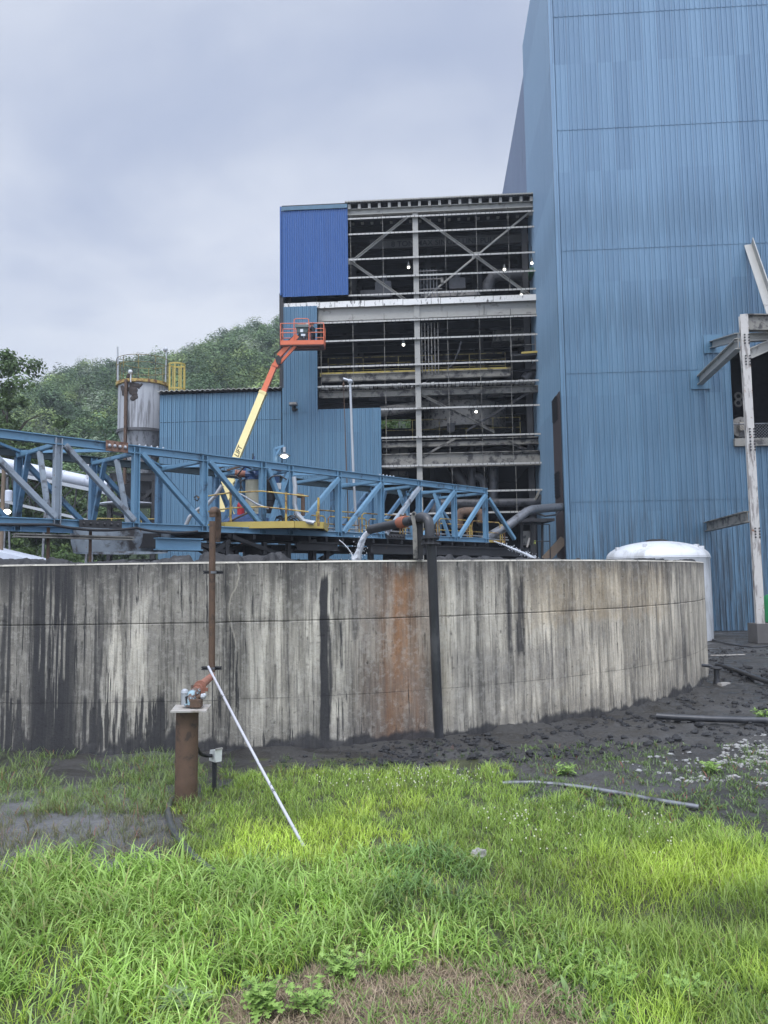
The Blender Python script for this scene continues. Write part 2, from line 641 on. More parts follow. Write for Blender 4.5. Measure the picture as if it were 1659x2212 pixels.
m_rust = M('rust_pipe', (0.092, 0.056, 0.036), 0.75, var=0.25, scale=6, col2=(0.048, 0.033, 0.025), thr=(0.5, 0.66), s2=5, bump=0.3, bscale=40, col3=(0.15, 0.085, 0.04), thr3=(0.62, 0.72), s3=20)
m_rust_lt = M('rust_red_pipe', (0.24, 0.105, 0.07), 0.7, var=0.2, scale=6, col2=(0.10, 0.06, 0.05), thr=(0.55, 0.7), s2=6, bump=0.2)
m_rust_or = M('orange_coupling', (0.27, 0.095, 0.055), 0.7, var=0.2, scale=8, col2=(0.10, 0.05, 0.04), thr=(0.55, 0.7), s2=9)
m_galv = M('galvanised', (0.36, 0.375, 0.39), 0.38, metal=0.35, var=0.12, col2=(0.28, 0.28, 0.29), thr=(0.6, 0.72), s2=3)
m_galv_dark = M('dark_galvanised', (0.16, 0.165, 0.175), 0.35, metal=0.5, var=0.25, col2=(0.05, 0.05, 0.05), thr=(0.5, 0.66), s2=2)
m_white_plastic = M('white_plastic', (0.56, 0.57, 0.58), 0.35, var=0.05, scale=1.2, col2=(0.36, 0.36, 0.355), thr=(0.50, 0.68), s2=0.8, stretch2=(1, 1, 0.3), col3=(0.35, 0.35, 0.34), thr3=(0.70, 0.76), s3=7)
m_plate = M('dusty_plate', (0.33, 0.31, 0.28), 0.75, var=0.15, col2=(0.18, 0.15, 0.12), thr=(0.5, 0.7), s2=4)
m_silo = M('silo_white', (0.36, 0.37, 0.39), 0.55, var=0.10, scale=0.8, stretch=(1, 1, 0.15), col2=(0.14, 0.14, 0.145), thr=(0.48, 0.66), s2=1.6, stretch2=(2, 2, 0.14), col3=(0.09, 0.065, 0.055), thr3=(0.68, 0.72), s3=1.3)
m_conv = M('conveyor_white', (0.47, 0.50, 0.56), 0.5, var=0.06, col2=(0.42, 0.43, 0.46), thr=(0.6, 0.75), s2=1.5)
m_lamp = emit_mat('lamp_glow', (1.0, 0.96, 0.86), 6)
m_lamp_soft = emit_mat('lamp_glow_soft', (1.0, 0.93, 0.82), 5)
m_enamel = M('lamp_shade_enamel', (0.09, 0.10, 0.10), 0.4)
m_blue_mach = M('machine_blue', (0.03, 0.07, 0.17), 0.4, var=0.2)
m_cream = M('machine_cream', (0.42, 0.40, 0.30), 0.5, var=0.12, col2=(0.16, 0.14, 0.09), thr=(0.55, 0.75), s2=1.6, stretch2=(1, 1, 0.3))
m_red = M('extinguisher_red', (0.45, 0.03, 0.04), 0.4)
m_green = M('green_paint', (0.02, 0.20, 0.07), 0.4)
m_wood = M('old_wood', (0.16, 0.12, 0.085), 0.85, var=0.2, stretch=(6, 6, 0.4), bump=0.2)
m_teal = M('valve_pale_blue', (0.22, 0.32, 0.36), 0.6, var=0.2, col2=(0.10, 0.06, 0.045), thr=(0.44, 0.52), s2=9)
m_concrete_block = M('concrete_block', (0.10, 0.095, 0.09), 0.9, var=0.2, bump=0.3)
m_rim = M('rim_concrete', (0.46, 0.43, 0.36), 0.85, var=0.15, scale=4, col2=(0.10, 0.095, 0.09), thr=(0.55, 0.68), s2=3, bump=0.3)
m_sludge = M('coal_sludge', (0.015, 0.015, 0.016), 0.62, var=0.4, scale=6, col2=(0.045, 0.044, 0.046), thr=(0.55, 0.7), s2=5, bump=0.6, bscale=14)
m_text = M('black_lettering', (0.012, 0.012, 0.014), 0.6)

# ------------------------------------------------------------------ concrete settling tank
TC = np.array([-5.21, 31.62, 0.0])
TR = 16.91
ZR_RIM = 3.63


def Wth(u, v):
    """pixel -> (arc length s from theta0, z) on the near face of the tank wall"""
    d = ray(u, v)
    o = EYEV - TC
    a = d[0] ** 2 + d[1] ** 2
    b = 2 * (o[0] * d[0] + o[1] * d[1])
    c = o[0] ** 2 + o[1] ** 2 - TR ** 2
    D = b * b - 4 * a * c
    t = (-b - math.sqrt(max(D, 0))) / (2 * a)
    p = EYEV + d * t
    th = math.atan2(p[1] - TC[1], p[0] - TC[0])
    return TR * (th - TH0), p[2]


TH0, TH1 = math.radians(-155), math.radians(-8)


def tank_pt(s, z, r=TR):
    th = TH0 + s / TR
    return np.array([TC[0] + r * math.cos(th), TC[1] + r * math.sin(th), z])


def wall_colour(s, z, H):
    """stains, runs and form marks of the concrete, by arc length and height"""
    S = np.full(s.shape, 1.0)
    L = (TH1 - TH0) * TR
    base = np.stack([S * 0.385, S * 0.375, S * 0.345], -1)
    t_right = sst(s, Wth(930, 1400)[0], Wth(1250, 1400)[0])
    base = base * (1 - t_right[..., None]) + np.array([0.43, 0.405, 0.355]) * t_right[..., None]
    cloud = fbm(s * 0.55, z * 0.9, 3, 4)
    base *= (0.62 + 0.72 * cloud)[..., None]
    # fine vertical washing
    w1 = fbm(s * 9, z * 0.35, 5, 4)
    w2 = fbm(s * 26, z * 0.9, 9, 3)
    w3 = fbm(s * 2.2, z * 0.16, 15, 3)
    base = base * np.array([1.27, 1.20, 1.08])
    base *= (0.56 + 0.52 * sst(w1, 0.32, 0.66) + 0.34 * (w2 - 0.5))[..., None]
    w4 = fbm(s * 45, z * 1.6, 11, 2)
    base *= (1 - 0.45 * sst(w4, 0.60, 0.72))[..., None]
    dark = np.zeros(s.shape)
    # general soot: heavier to the left, from the rim downwards
    left = 1 - sst(s, Wth(120, 1400)[0], Wth(760, 1400)[0])
    run = 0.3 + 2.6 * np.maximum(0, fbm(s * 4.5, z * 0 + 2.2, 21, 4) - 0.28) + 0.7 * left
    dark = np.maximum(dark, (0.62 + 0.24 * left) * (1 - sst(H - z, 0.0, run)))
    dark = np.maximum(dark, (0.30 + 0.36 * left) * sst(w3 + 0.20 * left, 0.44, 0.66) * (0.6 + 0.4 * sst(w1, .35, .6)))
    # thin black runs
    f = fbm(s * 11, z * 0.22, 33, 3) - 0.10 * (1 - left)
    dark = np.maximum(dark, (0.5 + 0.4 * left) * sst(f, 0.60, 0.68) * (0.5 + 0.5 * left))
    f2 = fbm(s * 20, z * 0.5, 37, 3)
    s_blk0, s_blk1 = Wth(58, 1400)[0], Wth(175, 1400)[0]
    reg = sst(s, s_blk0 - 0.25, s_blk0 + 0.2) * (1 - sst(s, s_blk1 - 0.3, s_blk1 + 0.35))
    low = sst(1.9 - z + 1.2 * (fbm(s * 3, z, 41) - 0.5), -0.5, 1.4)
    dark = np.maximum(dark, 0.96 * reg * sst(f2 + 0.13 * reg + 0.10 * low, 0.50, 0.58))
    dark = np.maximum(dark, 0.9 * reg * sst(z, 2.35, 3.1) * sst(fbm(s * 5, z * 0.6, 43), 0.35, 0.55))
    leftbot = (1 - sst(s, Wth(330, 1500)[0], Wth(470, 1500)[0])) * sst(1.3 - z, -0.25, 1.0)
    dark = np.maximum(dark, 0.94 * sst(f2 * 0.55 + fbm(s * 7, z * 0.3, 47) * 0.45 + 0.11 * leftbot, 0.60, 0.65) * np.minimum(1, leftbot * 3))

    def band(u0, u1, v0, v1, amt, seed, frag=0.0, edge=0.06, um=None):
        a = Wth(u0, (v0 + v1) / 2)[0]
        b = Wth(u1, (v0 + v1) / 2)[0]
        z1 = Wth((u0 + u1) / 2, v0)[1]
        z0 = Wth((u0 + u1) / 2, v1)[1]
        ss = s + 0.10 * (fbm(s * 3, z * 1.5, seed) - 0.5)
        k = sst(ss, a - edge, a + edge) * (1 - sst(ss, b - edge, b + edge))
        k = k * sst(z + 0.5 * (fbm(s * 6, z * 0.3, seed + 1) - 0.5), z0 - 0.12, z0 + 0.12) * (1 - sst(z + 0.5 * (fbm(s * 8, z * 0.2, seed + 2) - 0.5), z1 - 0.1, z1 + 0.1))
        if frag > 0:
            k = k * (1 - frag + frag * sst(fbm(s * 14, z * 1.1, seed + 3), 0.45, 0.55))
        return k * amt
    B = [(692, 711, 1242, 1640, 0.97, 51, 0, 0.014), (716, 724, 1235, 1330, 0.9, 53, 0.55, 0.012), (733, 740, 1262, 1450, 0.92, 55, 0.8, 0.02),
         (708, 716, 1330, 1620, 0.9, 57, 0.6, 0.02), (757, 776, 1215, 1380, 0.62, 59, 0.2, 0.06), (1093, 1106, 1225, 1412, 0.86, 61, 0.35, 0.04), (1114, 1132, 1240, 1418, 0.86, 63, 0.45, 0.05),
         (1473, 1481, 1213, 1600, 0.72, 65, 0.2, 0.05), (484, 500, 1250, 1480, 0.72, 67, 0.5, 0.06), (442, 452, 1240, 1450, 0.6, 69, 0.4, 0.05), (1186, 1191, 1215, 1460, 0.6, 71, 0.4, 0.02),
         (1031, 1036, 1225, 1560, 0.5, 73, 0.3, 0.02), (1420, 1424, 1290, 1560, 0.6, 75, 0.35, 0.02), (620, 624, 1215, 1640, 0.66, 77, 0.1, 0.015), (270, 275, 1215, 1640, 0.6, 79, 0.2, 0.02),
         (1368, 1372, 1230, 1600, 0.5, 81, 0.3, 0.02), (1224, 1228, 1300, 1560, 0.4, 83, 0.4, 0.03), (0, 14, 1300, 1560, 0.9, 85, 0.3, 0.05), (206, 209, 1380, 1470, 0.9, 87, 0, 0.01), (480, 500, 1470, 1660, 0.85, 89, 0.5, 0.06),
         (1396, 1399, 1225, 1500, 0.5, 91, 0.3, 0.02), (1500, 1503, 1225, 1500, 0.5, 93, 0.3, 0.02)]
    warm = np.zeros(s.shape)
    # damp brown field left of the big pipe, orange iron stain in it
    brown = band(752, 940, 1425, 1602, 0.75, 101, 0.25, 0.3)
    brown = np.maximum(brown, band(745, 950, 1215, 1602, 0.35, 103, 0.3, 0.35))
    grey2 = band(960, 1230, 1400, 1500, 0.34, 105, 0.3, 0.4)
    rust = band(800, 918, 1222, 1615, 1.0, 107, 0.22, 0.55)
    rust2 = band(845, 896, 1235, 1600, 0.95, 109, 0.25, 0.22)
    tan = band(1140, 1440, 1225, 1345, 0.40, 111, 0.2, 0.5)
    tan2 = band(945, 975, 1240, 1600, 0.35, 113, 0.3, 0.2)

    def mixc(c, col, k):
        return c * (1 - k[..., None]) + np.array(col) * k[..., None]
    base = mixc(base, (0.115, 0.10, 0.088), brown * (.6 + .4 * sst(w1, .35, .6)))
    base = mixc(base, (0.16, 0.15, 0.14), grey2)
    base = mixc(base, (0.40, 0.30, 0.175), tan)
    base = mixc(base, (0.30, 0.24, 0.14), tan2)
    tex = (0.55 + 0.45 * sst(fbm(s * 7, z * 0.5, 117), 0.3, 0.65))
    base = mixc(base, (0.20, 0.10, 0.05), 0.85 * rust * tex)
    base = mixc(base, (0.37, 0.18, 0.075), 0.7 * rust2 * tex * sst(fbm(s * 2, z * 1.0, 119), .3, .55))
    for b in B:
        dark = np.maximum(dark, band(*b[:6], frag=b[6], edge=b[7]))
    # mud splash along the foot
    ft = 0.18 + 0.5 * np.maximum(0, fbm(s * 2.5, z * 0, 121, 4) - 0.33) * 2.2 * (0.55 + 0.9 * left)
    dark = np.maximum(dark, 0.95 * (1 - sst(z, ft * 0.5, ft)))
    dark = np.maximum(dark, 0.5 * (1 - sst(z, ft, ft + 0.5)) * (0.5 + 0.5 * w1))
    soot = np.stack([S * 0.026, S * 0.026, S * 0.029], -1)
    base = base * (1 - dark[..., None]) + soot * dark[..., None]
    # pour joints
    for zj, w, k in ((2.48, 0.007, 0.85), (1.02, 0.005, 0.65)):
        d = np.abs(z + 0.02 * (fbm(s * 2, z * 0, 131) - 0.5) - zj)
        kk = k * (1 - sst(d, w * 0.5, w * 1.6)) * (0.35 + 0.65 * sst(fbm(s * 1.5, z * 0, 133), 0.3, 0.5))
        base = base * (1 - kk[..., None])
        # grime hanging under and above the joint
        kk = 0.30 * (1 - sst(np.abs(z - zj - 0.03), 0.0, 0.12)) * sst(fbm(s * 8, z * 2, 135), 0.5, 0.7)
        base = base * (1 - kk[..., None])
    # tie holes with a run under each
    cell = 0.61
    cs = (np.floor(s / cell) + 0.5) * cell
    for zt in (0.55, 1.6, 2.1, 3.05):
        h = vnoise(cs * 13.7, np.full(s.shape, zt * 7.7), 141)
        ok = (h > 0.74)
        ds = s - cs - 0.2 * (h - 0.8)
        dz_ = z - zt - 0.15 * (h - 0.7)
        k = ok * (1 - sst(np.hypot(ds, dz_ * 0.6), 0.010, 0.034)) * 0.75
        k = np.maximum(k, ok * (h > 0.82) * (1 - sst(np.abs(ds), 0.015, 0.03)) * (dz_ < 0) * (1 - sst(-dz_, 0.1, 0.5)) * 0.55)
        base = base * (1 - k[..., None] * 0.9)
    # bug holes
    k = sst(vnoise(s * 22, z * 22, 151), 0.90, 0.97) * 0.5
    base = base * (1 - k[..., None])
    # a pale lime crack
    sc_ = Wth(500, 1400)[0] + 0.07 * np.sin(z * 4.1) + 0.10 * (fbm(z * 3, z * 0, 155) - 0.5) + 0.05 * (z - 2)
    k = (1 - sst(np.abs(s - sc_), 0.006, 0.022)) * sst(z, 1.9, 2.2) * 0.55
    base = mixc(base, (0.46, 0.42, 0.33), k)
    drip = np.maximum(np.maximum(0.78 * reg * (0.55 + 0.45 * low), 0.60 * np.minimum(1, leftbot * 1.3)), 0.30 * left)
    drip = np.maximum(drip, 0.55 * band(660, 745, 1500, 1640, 1.0, 171, 0, .4))
    drip = np.maximum(drip, 0.50 * (1 - sst(H - z, 0.0, 0.5)) * (0.5 + 0.5 * left))
    drip = np.maximum(drip, 0.46 * band(440, 520, 1215, 1640, 1.0, 173, 0, .2))
    drip = np.maximum(drip, 0.40 * (1 - sst(z, .1, .8)))
    return np.concatenate([np.clip(base, 0.01, 1), drip[..., None]], -1)


tank = thing('settling_tank', 'big round concrete settling tank with black and rust runs down its wall', 'settling tank', (TC[0], TC[1], 0))
L = (TH1 - TH0) * TR
ns = 3300
zrow = np.unique(np.concatenate([np.linspace(-0.3, ZR_RIM, 150), np.linspace(2.44, 2.52, 12), np.linspace(0.99, 1.05, 9)]))
nz = len(zrow)
S_, Z_ = np.meshgrid(np.linspace(0, L, ns), zrow)
th = TH0 + S_ / TR
rel = 0.012 * (fbm(S_ * 1.2, Z_ * 1.2, 161) - 0.5) - 0.012 * np.exp(-((Z_ - 2.48) / 0.012) ** 2) * 1.0
seam = np.abs((S_ / 1.22) % 1.0 - 0.5)
rel = rel - 0.008 * (1 - sst(seam, 0.0, 0.012))
# caked mud along the foot stands proud
rel = rel + 0.09 * np.maximum(0, fbm(S_ * 1.8, Z_ * 2.0, 163) - 0.42 - 0.9 * np.maximum(Z_ - 0.1, 0))
V = np.stack([TC[0] + (TR + rel) * np.cos(th), TC[1] + (TR + rel) * np.sin(th), Z_], -1).reshape(-1, 3)
idx = np.arange(ns * nz).reshape(nz, ns)
Fq = np.stack([idx[:-1, :-1], idx[:-1, 1:], idx[1:, 1:], idx[1:, :-1]], -1).reshape(-1, 4)
wc_ = wall_colour(S_, Z_, ZR_RIM).reshape(-1, 4)
wc_[:, :3] *= (1 - 0.35 * (1 - sst(seam, 0.0, 0.012)).reshape(-1, 1) * (vnoise(S_ * 0.82, Z_ * 0.4, 5).reshape(-1, 1) > 0.35))
m_conc = attr_mat('stained_concrete', rough=0.82, fine=0.16, fscale=16, bump=0.5, bscale=26)
gq = NT(m_conc.node_tree)
bq = m_conc.node_tree.nodes['Principled BSDF']
src = bq.inputs['Base Color'].links[0].from_socket
cq = gq.n('ShaderNodeTexCoord').outputs['Object']
st1 = gq.noise(gq.vscale(cq, (1, 1, 0.045)), 26.0, 5, 0.75)
st2 = gq.noise(gq.vscale(cq, (1, 1, 0.10)), 9.0, 5, 0.7, 0.3)
sp1 = gq.noise(cq, 30.0, 3, 0.6)
qx, qy, qz = sepn(gq, cq)
calm = gq.step(qx, 2.0, 8.0, 0.9, 0.36)          # the washed right-hand side has fewer runs
mot = gq.noise(gq.vscale(cq, (1, 1, .6)), 2.2, 6, 0.7, 0.4)
mot2 = gq.noise(cq, 7.0, 5, 0.7)
q_ = gq.mix(gq.step(mot, 0.34, 0.56, 0.34, 0.0), src, (0.12, 0.112, 0.105))
q_ = gq.mix(gq.step(mot2, 0.50, 0.62, 0, 0.22), q_, (0.46, 0.44, 0.39))
q_ = gq.mix(gq.math('MULTIPLY', gq.step(st1, 0.54, 0.68, 0, 0.40), calm), q_, (0.03, 0.029, 0.028))
q_ = gq.mix(gq.math('MULTIPLY', gq.step(st1, 0.38, 0.26, 0, 0.34), calm), q_, (0.46, 0.44, 0.38))
q_ = gq.mix(gq.math('MULTIPLY', gq.math('MULTIPLY', gq.step(st2, 0.52, 0.66), 0.36), calm), q_, (0.05, 0.047, 0.044))
dr = gq.noise(gq.vscale(cq, (1, 1, 0.035)), 13.0, 5, 0.72, 0.15)
al_ = [n_ for n_ in m_conc.node_tree.nodes if n_.type == 'ATTRIBUTE'][0].outputs['Alpha']
dsum = gq.math('ADD', dr, gq.math('MULTIPLY', al_, 0.24))
q_ = gq.mix(gq.step(dsum, 0.66, 0.685, 0, 0.9), q_, (0.022, 0.022, 0.024))
q_ = gq.mix(gq.step(sp1, 0.64, 0.72, 0, 0.6), q_, (0.05, 0.047, 0.044))
# black mud runs stay solid
lum = gq.n('ShaderNodeRGBToBW')
gq.link(src, lum.inputs[0])
gq.link(gq.mix(gq.step(lum.outputs[0], 0.04, 0.12), src, q_), bq.inputs['Base Color'])
np_mesh('front_wall', V, Fq, m_conc, wc_, tank, smooth=True)
b = MB()
n = 90
for k in range(n):     # the rest of the ring, far side
    t0 = TH1 + (2 * math.pi + TH0 - TH1) * k / n
    t1 = TH1 + (2 * math.pi + TH0 - TH1) * (k + 1) / n
    q = []
    for t in (t0, t1):
        q.append((TC[0] + TR * math.cos(t), TC[1] + TR * math.sin(t)))
    b.add([(q[0][0], q[0][1], -0.3), (q[1][0], q[1][1], -0.3), (q[1][0], q[1][1], ZR_RIM), (q[0][0], q[0][1], ZR_RIM)], [(0, 1, 2, 3)])
b.build('rear_wall', m_rim, tank)
b = MB()
n = 260
RI = TR - 0.36
for k in range(n):     # top face of the ring with a slightly broken outer arris, and the inside face
    t0 = 2 * math.pi * k / n
    t1 = 2 * math.pi * (k + 1) / n
    w = lambda r, t, z: (TC[0] + r * math.cos(t), TC[1] + r * math.sin(t), z)
    j0 = 0.012 * vnoise(np.array(k * 0.7), np.array(0.0), 3)
    j1 = 0.012 * vnoise(np.array(((k + 1) % n) * 0.7), np.array(0.0), 3)
    z0, z1 = ZR_RIM + 0.006 + j0, ZR_RIM + 0.006 + j1
    b.add([w(TR + 0.012, t0, ZR_RIM - 0.02), w(TR + 0.012, t1, ZR_RIM - 0.02), w(TR - 0.01, t1, z1), w(TR - 0.01, t0, z0)], [(0, 1, 2, 3)])
    b.add([w(TR - 0.01, t0, z0), w(TR - 0.01, t1, z1), w(RI, t1, z1), w(RI, t0, z0)], [(0, 1, 2, 3)])
    b.add([w(RI, t0, z0), w(RI, t1, z1), w(RI, t1, 2.6), w(RI, t0, 2.6)], [(0, 1, 2, 3)])
b.build('rim', m_rim, tank)

# black sludge filling the tank, crusted along the rim
nt, nr = 2600, 64
rr_ = np.concatenate([np.linspace(0.1, RI - 2.2, 10), np.linspace(RI - 2.0, TR - 0.03, nr - 10)])
T2, R2 = np.meshgrid(np.linspace(-math.pi, math.pi, nt), rr_)
sx, sy = R2 * np.cos(T2), R2 * np.sin(T2)
edge = sst(R2, RI - 0.9, RI - 0.2) * (1 - sst(R2, TR - 0.26, TR - 0.04))
ridged = 1 - np.abs(2 * fbm(sx * 2.2, sy * 2.2, 171, 4) - 1)
lump = 0.55 * fbm(sx * 3.2, sy * 3.2, 179, 3) + 0.45 * sst(ridged, 0.55, 0.95)
amt = 0.42 + 0.58 * (1 - sst(np.abs(T2 - math.radians(-116)), 0.12, 0.65))
right = sst(T2, math.radians(-70), math.radians(-60)) * (1 - sst(T2, math.radians(20), math.radians(40)))
patchy = sst(fbm(T2 * 7, R2 * 0, 177, 3), 0.38 + 0.0 * T2, 0.62)
Zs = 3.28 + 0.08 * fbm(sx * 0.5, sy * 0.5, 175) + edge * (0.28 + 0.72 * amt * np.maximum(0, lump - 0.22) * (0.30 + 0.9 * patchy) * (1 - .45 * right) + 0.16 * amt * (fbm(sx * 9, sy * 9, 183, 3) - .5))
Zs = np.where(R2 > RI - 0.02, np.where(Zs > ZR_RIM + 0.012, Zs, ZR_RIM - 0.05), Zs)
V = np.stack([TC[0] + sx, TC[1] + sy, Zs], -1).reshape(-1, 3)
idx = np.arange(nt * nr).reshape(nr, nt)
Fq = np.stack([idx[:-1, :-1], idx[:-1, 1:], idx[1:, 1:], idx[1:, :-1]], -1).reshape(-1, 4)
o = np_mesh('coal_sludge', V, Fq, m_sludge, smooth=False)
tag(o, kind='stuff')

# ------------------------------------------------------------------ ground: one sheet, fine near the viewer
xs = np.concatenate([np.linspace(-900, -40, 30), np.linspace(-38, -13, 40), np.arange(-12.5, 24, 0.075), np.linspace(25, 60, 40), np.linspace(65, 900, 26)])
ys = np.concatenate([np.linspace(-300, 2, 30), np.arange(2.5, 24, 0.075), np.linspace(24.4, 60, 60), np.linspace(63, 1500, 40)])
GX, GY = np.meshgrid(xs, ys)
GU, GV = proj(GX, np.maximum(GY, 0.5), GX * 0)
jit_u = 60 * (fbm(GX * 1.3, GY * 1.3, 201) - 0.5) + 150 * (fbm(GX * 3.4, GY * 3.4, 205, 3) - 0.5)
jit_v = 40 * (fbm(GX * 1.3, GY * 1.3, 203) - 0.5) + 110 * (fbm(GX * 3.4, GY * 3.4, 207, 3) - 0.5)
POLY_GRASS = [(300, 1905), (420, 1860), (400, 1790), (455, 1700), (560, 1660), (650, 1650), (780, 1655), (930, 1648), (1060, 1668), (1130, 1700), (1330, 1742), (1510, 1770), (1760, 1800), (2600, 1950), (2600, 2600), (1240, 2600), (1210, 2140), (1000, 2105), (860, 2085), (700, 2105), (560, 2100), (470, 2140), (430, 2600), (-900, 2600), (-900, 1930), (0, 1880)]
POLY_TALL = [(-900, 1935), (0, 1895), (70, 1868), (200, 1876), (330, 1890), (430, 1895), (540, 1880), (700, 1868), (800, 1838), (960, 1838), (1040, 1900), (1090, 1970), (1180, 2010), (1330, 2040), (1400, 2080), (1250, 2125), (1000, 2095), (860, 2080), (700, 2085), (560, 2090), (470, 2125), (430, 2600), (-900, 2600)]
POLY_DRY = [(380, 2195), (480, 2140), (600, 2120), (720, 2100), (860, 2062), (1010, 2078), (1210, 2120), (1290, 2195), (1240, 2600), (380, 2600)]
in_grass = inpoly(GU + jit_u, GV + jit_v, POLY_GRASS) & (GY > 2) & (GY < 14.5)
in_grass |= (GV > 1960) & (GY > 2) & (GY < 9)
in_dry = inpoly(GU + jit_u, GV + jit_v, POLY_DRY) & (GY > 2) & (GY < 14)
dist_t = np.hypot(GX - TC[0], GY - TC[1]) - TR
rough_mud = sst(GX, -2, 3) * (1 - sst(dist_t, 2.5, 6)) * (~in_grass)
GZ = 0.05 * (fbm(GX * 0.5, GY * 0.5, 211) - 0.5) + 0.03 * (fbm(GX * 3, GY * 3, 213) - 0.5)
cl_ = np.maximum(0, fbm(GX * 3.2, GY * 3.2, 215, 4) - 0.5)
GZ = GZ + (0.25 + 0.75 * rough_mud) * (0.30 * cl_) * (GY < 26) * (~in_grass)
GZ = GZ + 0.22 * np.exp(-np.maximum(dist_t, 0) / 0.45) * (fbm(GX * 1.6, GY * 1.6, 217) - 0.1) * (dist_t > -0.5)
GZ = GZ * (GY < 60) - 0.02
# shallow ditch through the grass at the right
du = (GX - 3.0) * 0.25 + (GY - 7.6)
GZ = GZ - 0.20 * np.exp(-(du / 0.35) ** 2) * sst(GX, 1.0, 2.4) * (GY < 14)
mud = np.stack([0.034 + 0 * GX, 0.0320 + 0 * GX, 0.0290 + 0 * GX], -1) * (0.62 + 0.8 * fbm(GX * 0.7, GY * 0.7, 221))[..., None]
wet = sst(fbm(GX * 0.45 + 3, GY * 0.9, 223), 0.50, 0.62) * (1 - 0.75 * rough_mud)
mud = mud * (1 - 0.5 * wet[..., None]) + np.array([0.075, 0.075, 0.076]) * 0.5 * wet[..., None]
silt = (1 - sst(GU, 240, 420)) * sst(GV, 1690, 1740) * (GY < 13) * (GY > 3)
mud = mud * (1 - 0.7 * silt[..., None]) + np.array([0.12, 0.12, 0.122]) * (0.75 + 0.5 * fbm(GX * 0.8, GY * 3, 225))[..., None] * 0.7 * silt[..., None]
soil = np.array([0.045, 0.050, 0.022]) * (0.6 + 0.8 * fbm(GX * 4, GY * 4, 227))[..., None]
dry = np.array([0.115, 0.082, 0.055]) * (0.15 + 1.5 * sst(fbm(GX * 6, GY * 6, 229), .25, .7))[..., None]
gc = np.where(in_grass[..., None], soil, mud)
gc = np.where(in_dry[..., None], dry, gc)
farg = np.array([0.06, 0.075, 0.04])
kf = sst(np.hypot(GX, GY), 90, 160)[..., None]
gc = gc * (1 - kf) + farg * kf
V = np.stack([GX, GY, GZ], -1).reshape(-1, 3)
idx = np.arange(GX.size).reshape(GX.shape)
Fq = np.stack([idx[:-1, :-1], idx[:-1, 1:], idx[1:, 1:], idx[1:, :-1]], -1).reshape(-1, 4)
m_ground = attr_mat('wet_coal_mud_and_soil', rough=0.62, fine=0.22, fscale=14, bump=0.7, bscale=18, spec=0.45)
gg2 = NT(m_ground.node_tree)
gc2 = gg2.n('ShaderNodeTexCoord').outputs['Object']
gp2 = gg2.noise(gg2.vscale(gc2, (1, 2.2, 1)), 0.9, 5, .65, .4)
gg2.link(gg2.step(gp2, .42, .60, .85, .30), m_ground.node_tree.nodes['Principled BSDF'].inputs['Roughness'])
tag(np_mesh('ground', V, Fq, m_ground, gc.reshape(-1, 3), smooth=True), kind='structure')


def ground_z(x, y):
    i = np.clip(np.searchsorted(xs, x), 1, len(xs) - 1)
    j = np.clip(np.searchsorted(ys, y), 1, len(ys) - 1)
    i = np.where(np.abs(xs[i - 1] - x) < np.abs(xs[i] - x), i - 1, i)
    j = np.where(np.abs(ys[j - 1] - y) < np.abs(ys[j] - y), j - 1, j)
    return GZ[j, i]


# ------------------------------------------------------------------ wall planes
TPH = math.atan(0.065)
AX = np.array([math.cos(TPH), -math.sin(TPH), 0])
BX = np.array([math.sin(TPH), math.cos(TPH), 0])
p = G(1600, 1362, 0.0)
T0 = Plane(p, AX)                           # front of the tall block
sC = T0.px(1214, 800)[0]
pc = T0.pt(sC, 0)
T = Plane(pc, AX)                           # s = 0 at its left corner
SD = Plane(pc, -BX)                         # its left flank: s runs back as -t
d = ray(1161, 700)
tt = (pc[0] * d[1] - pc[1] * d[0]) / (BX[1] * d[0] - BX[0] * d[1])
DEP = tt                                    # how far the flank runs back to the open frame
pf = pc + BX * DEP
F = Plane(pf, AX)                           # open steel frame facade, s negative to the left


def ribbed(mb, pl, s0, s1, z0, z1, pitch=0.305, depth=0.065, off=0.0, lap=0.022, minor=True, z1fn=None):
    if s1 - s0 < 0.02 or z1 - z0 < 0.02:
        return mb
    prof = [(0.0, 0), (0.60, 0), (0.68, 1), (0.84, 1), (0.92, 0)]
    if minor:
        prof = [(0.0, 0), (0.28, 0), (0.31, 0.3), (0.34, 0), (0.60, 0), (0.68, 1), (0.84, 1), (0.92, 0)]
    k0 = math.floor(s0 / pitch)
    pts = []
    k = k0
    while k * pitch < s1:
        for a, h in prof:
            pts.append(((k + a) * pitch, h))
        k += 1
    pts.append((k * pitch, 0))
    ss = [q[0] for q in pts]
    hh = [q[1] for q in pts]
    pp = [(s0, float(np.interp(s0, ss, hh)))] + [q for q in pts if s0 < q[0] < s1] + [(s1, float(np.interp(s1, ss, hh)))]
    Vv = []
    for s_, h in pp:
        zt = z1fn(s_) if z1fn else z1
        Vv.append(pl.pt(s_, z0, off + lap + h * depth))
        Vv.append(pl.pt(s_, zt, off + h * depth))
    Ff = [(2 * i, 2 * i + 2, 2 * i + 3, 2 * i + 1) for i in range(len(pp) - 1)]
    # underside of the lap
    nb = len(Vv)
    for s_, h in pp:
        Vv.append(pl.pt(s_, z0 + 0.004, off - 0.012))
    Ff += [(2 * i, nb + i, nb + i + 1, 2 * i + 2) for i in range(len(pp) - 1)]
    return mb.add(Vv, Ff)


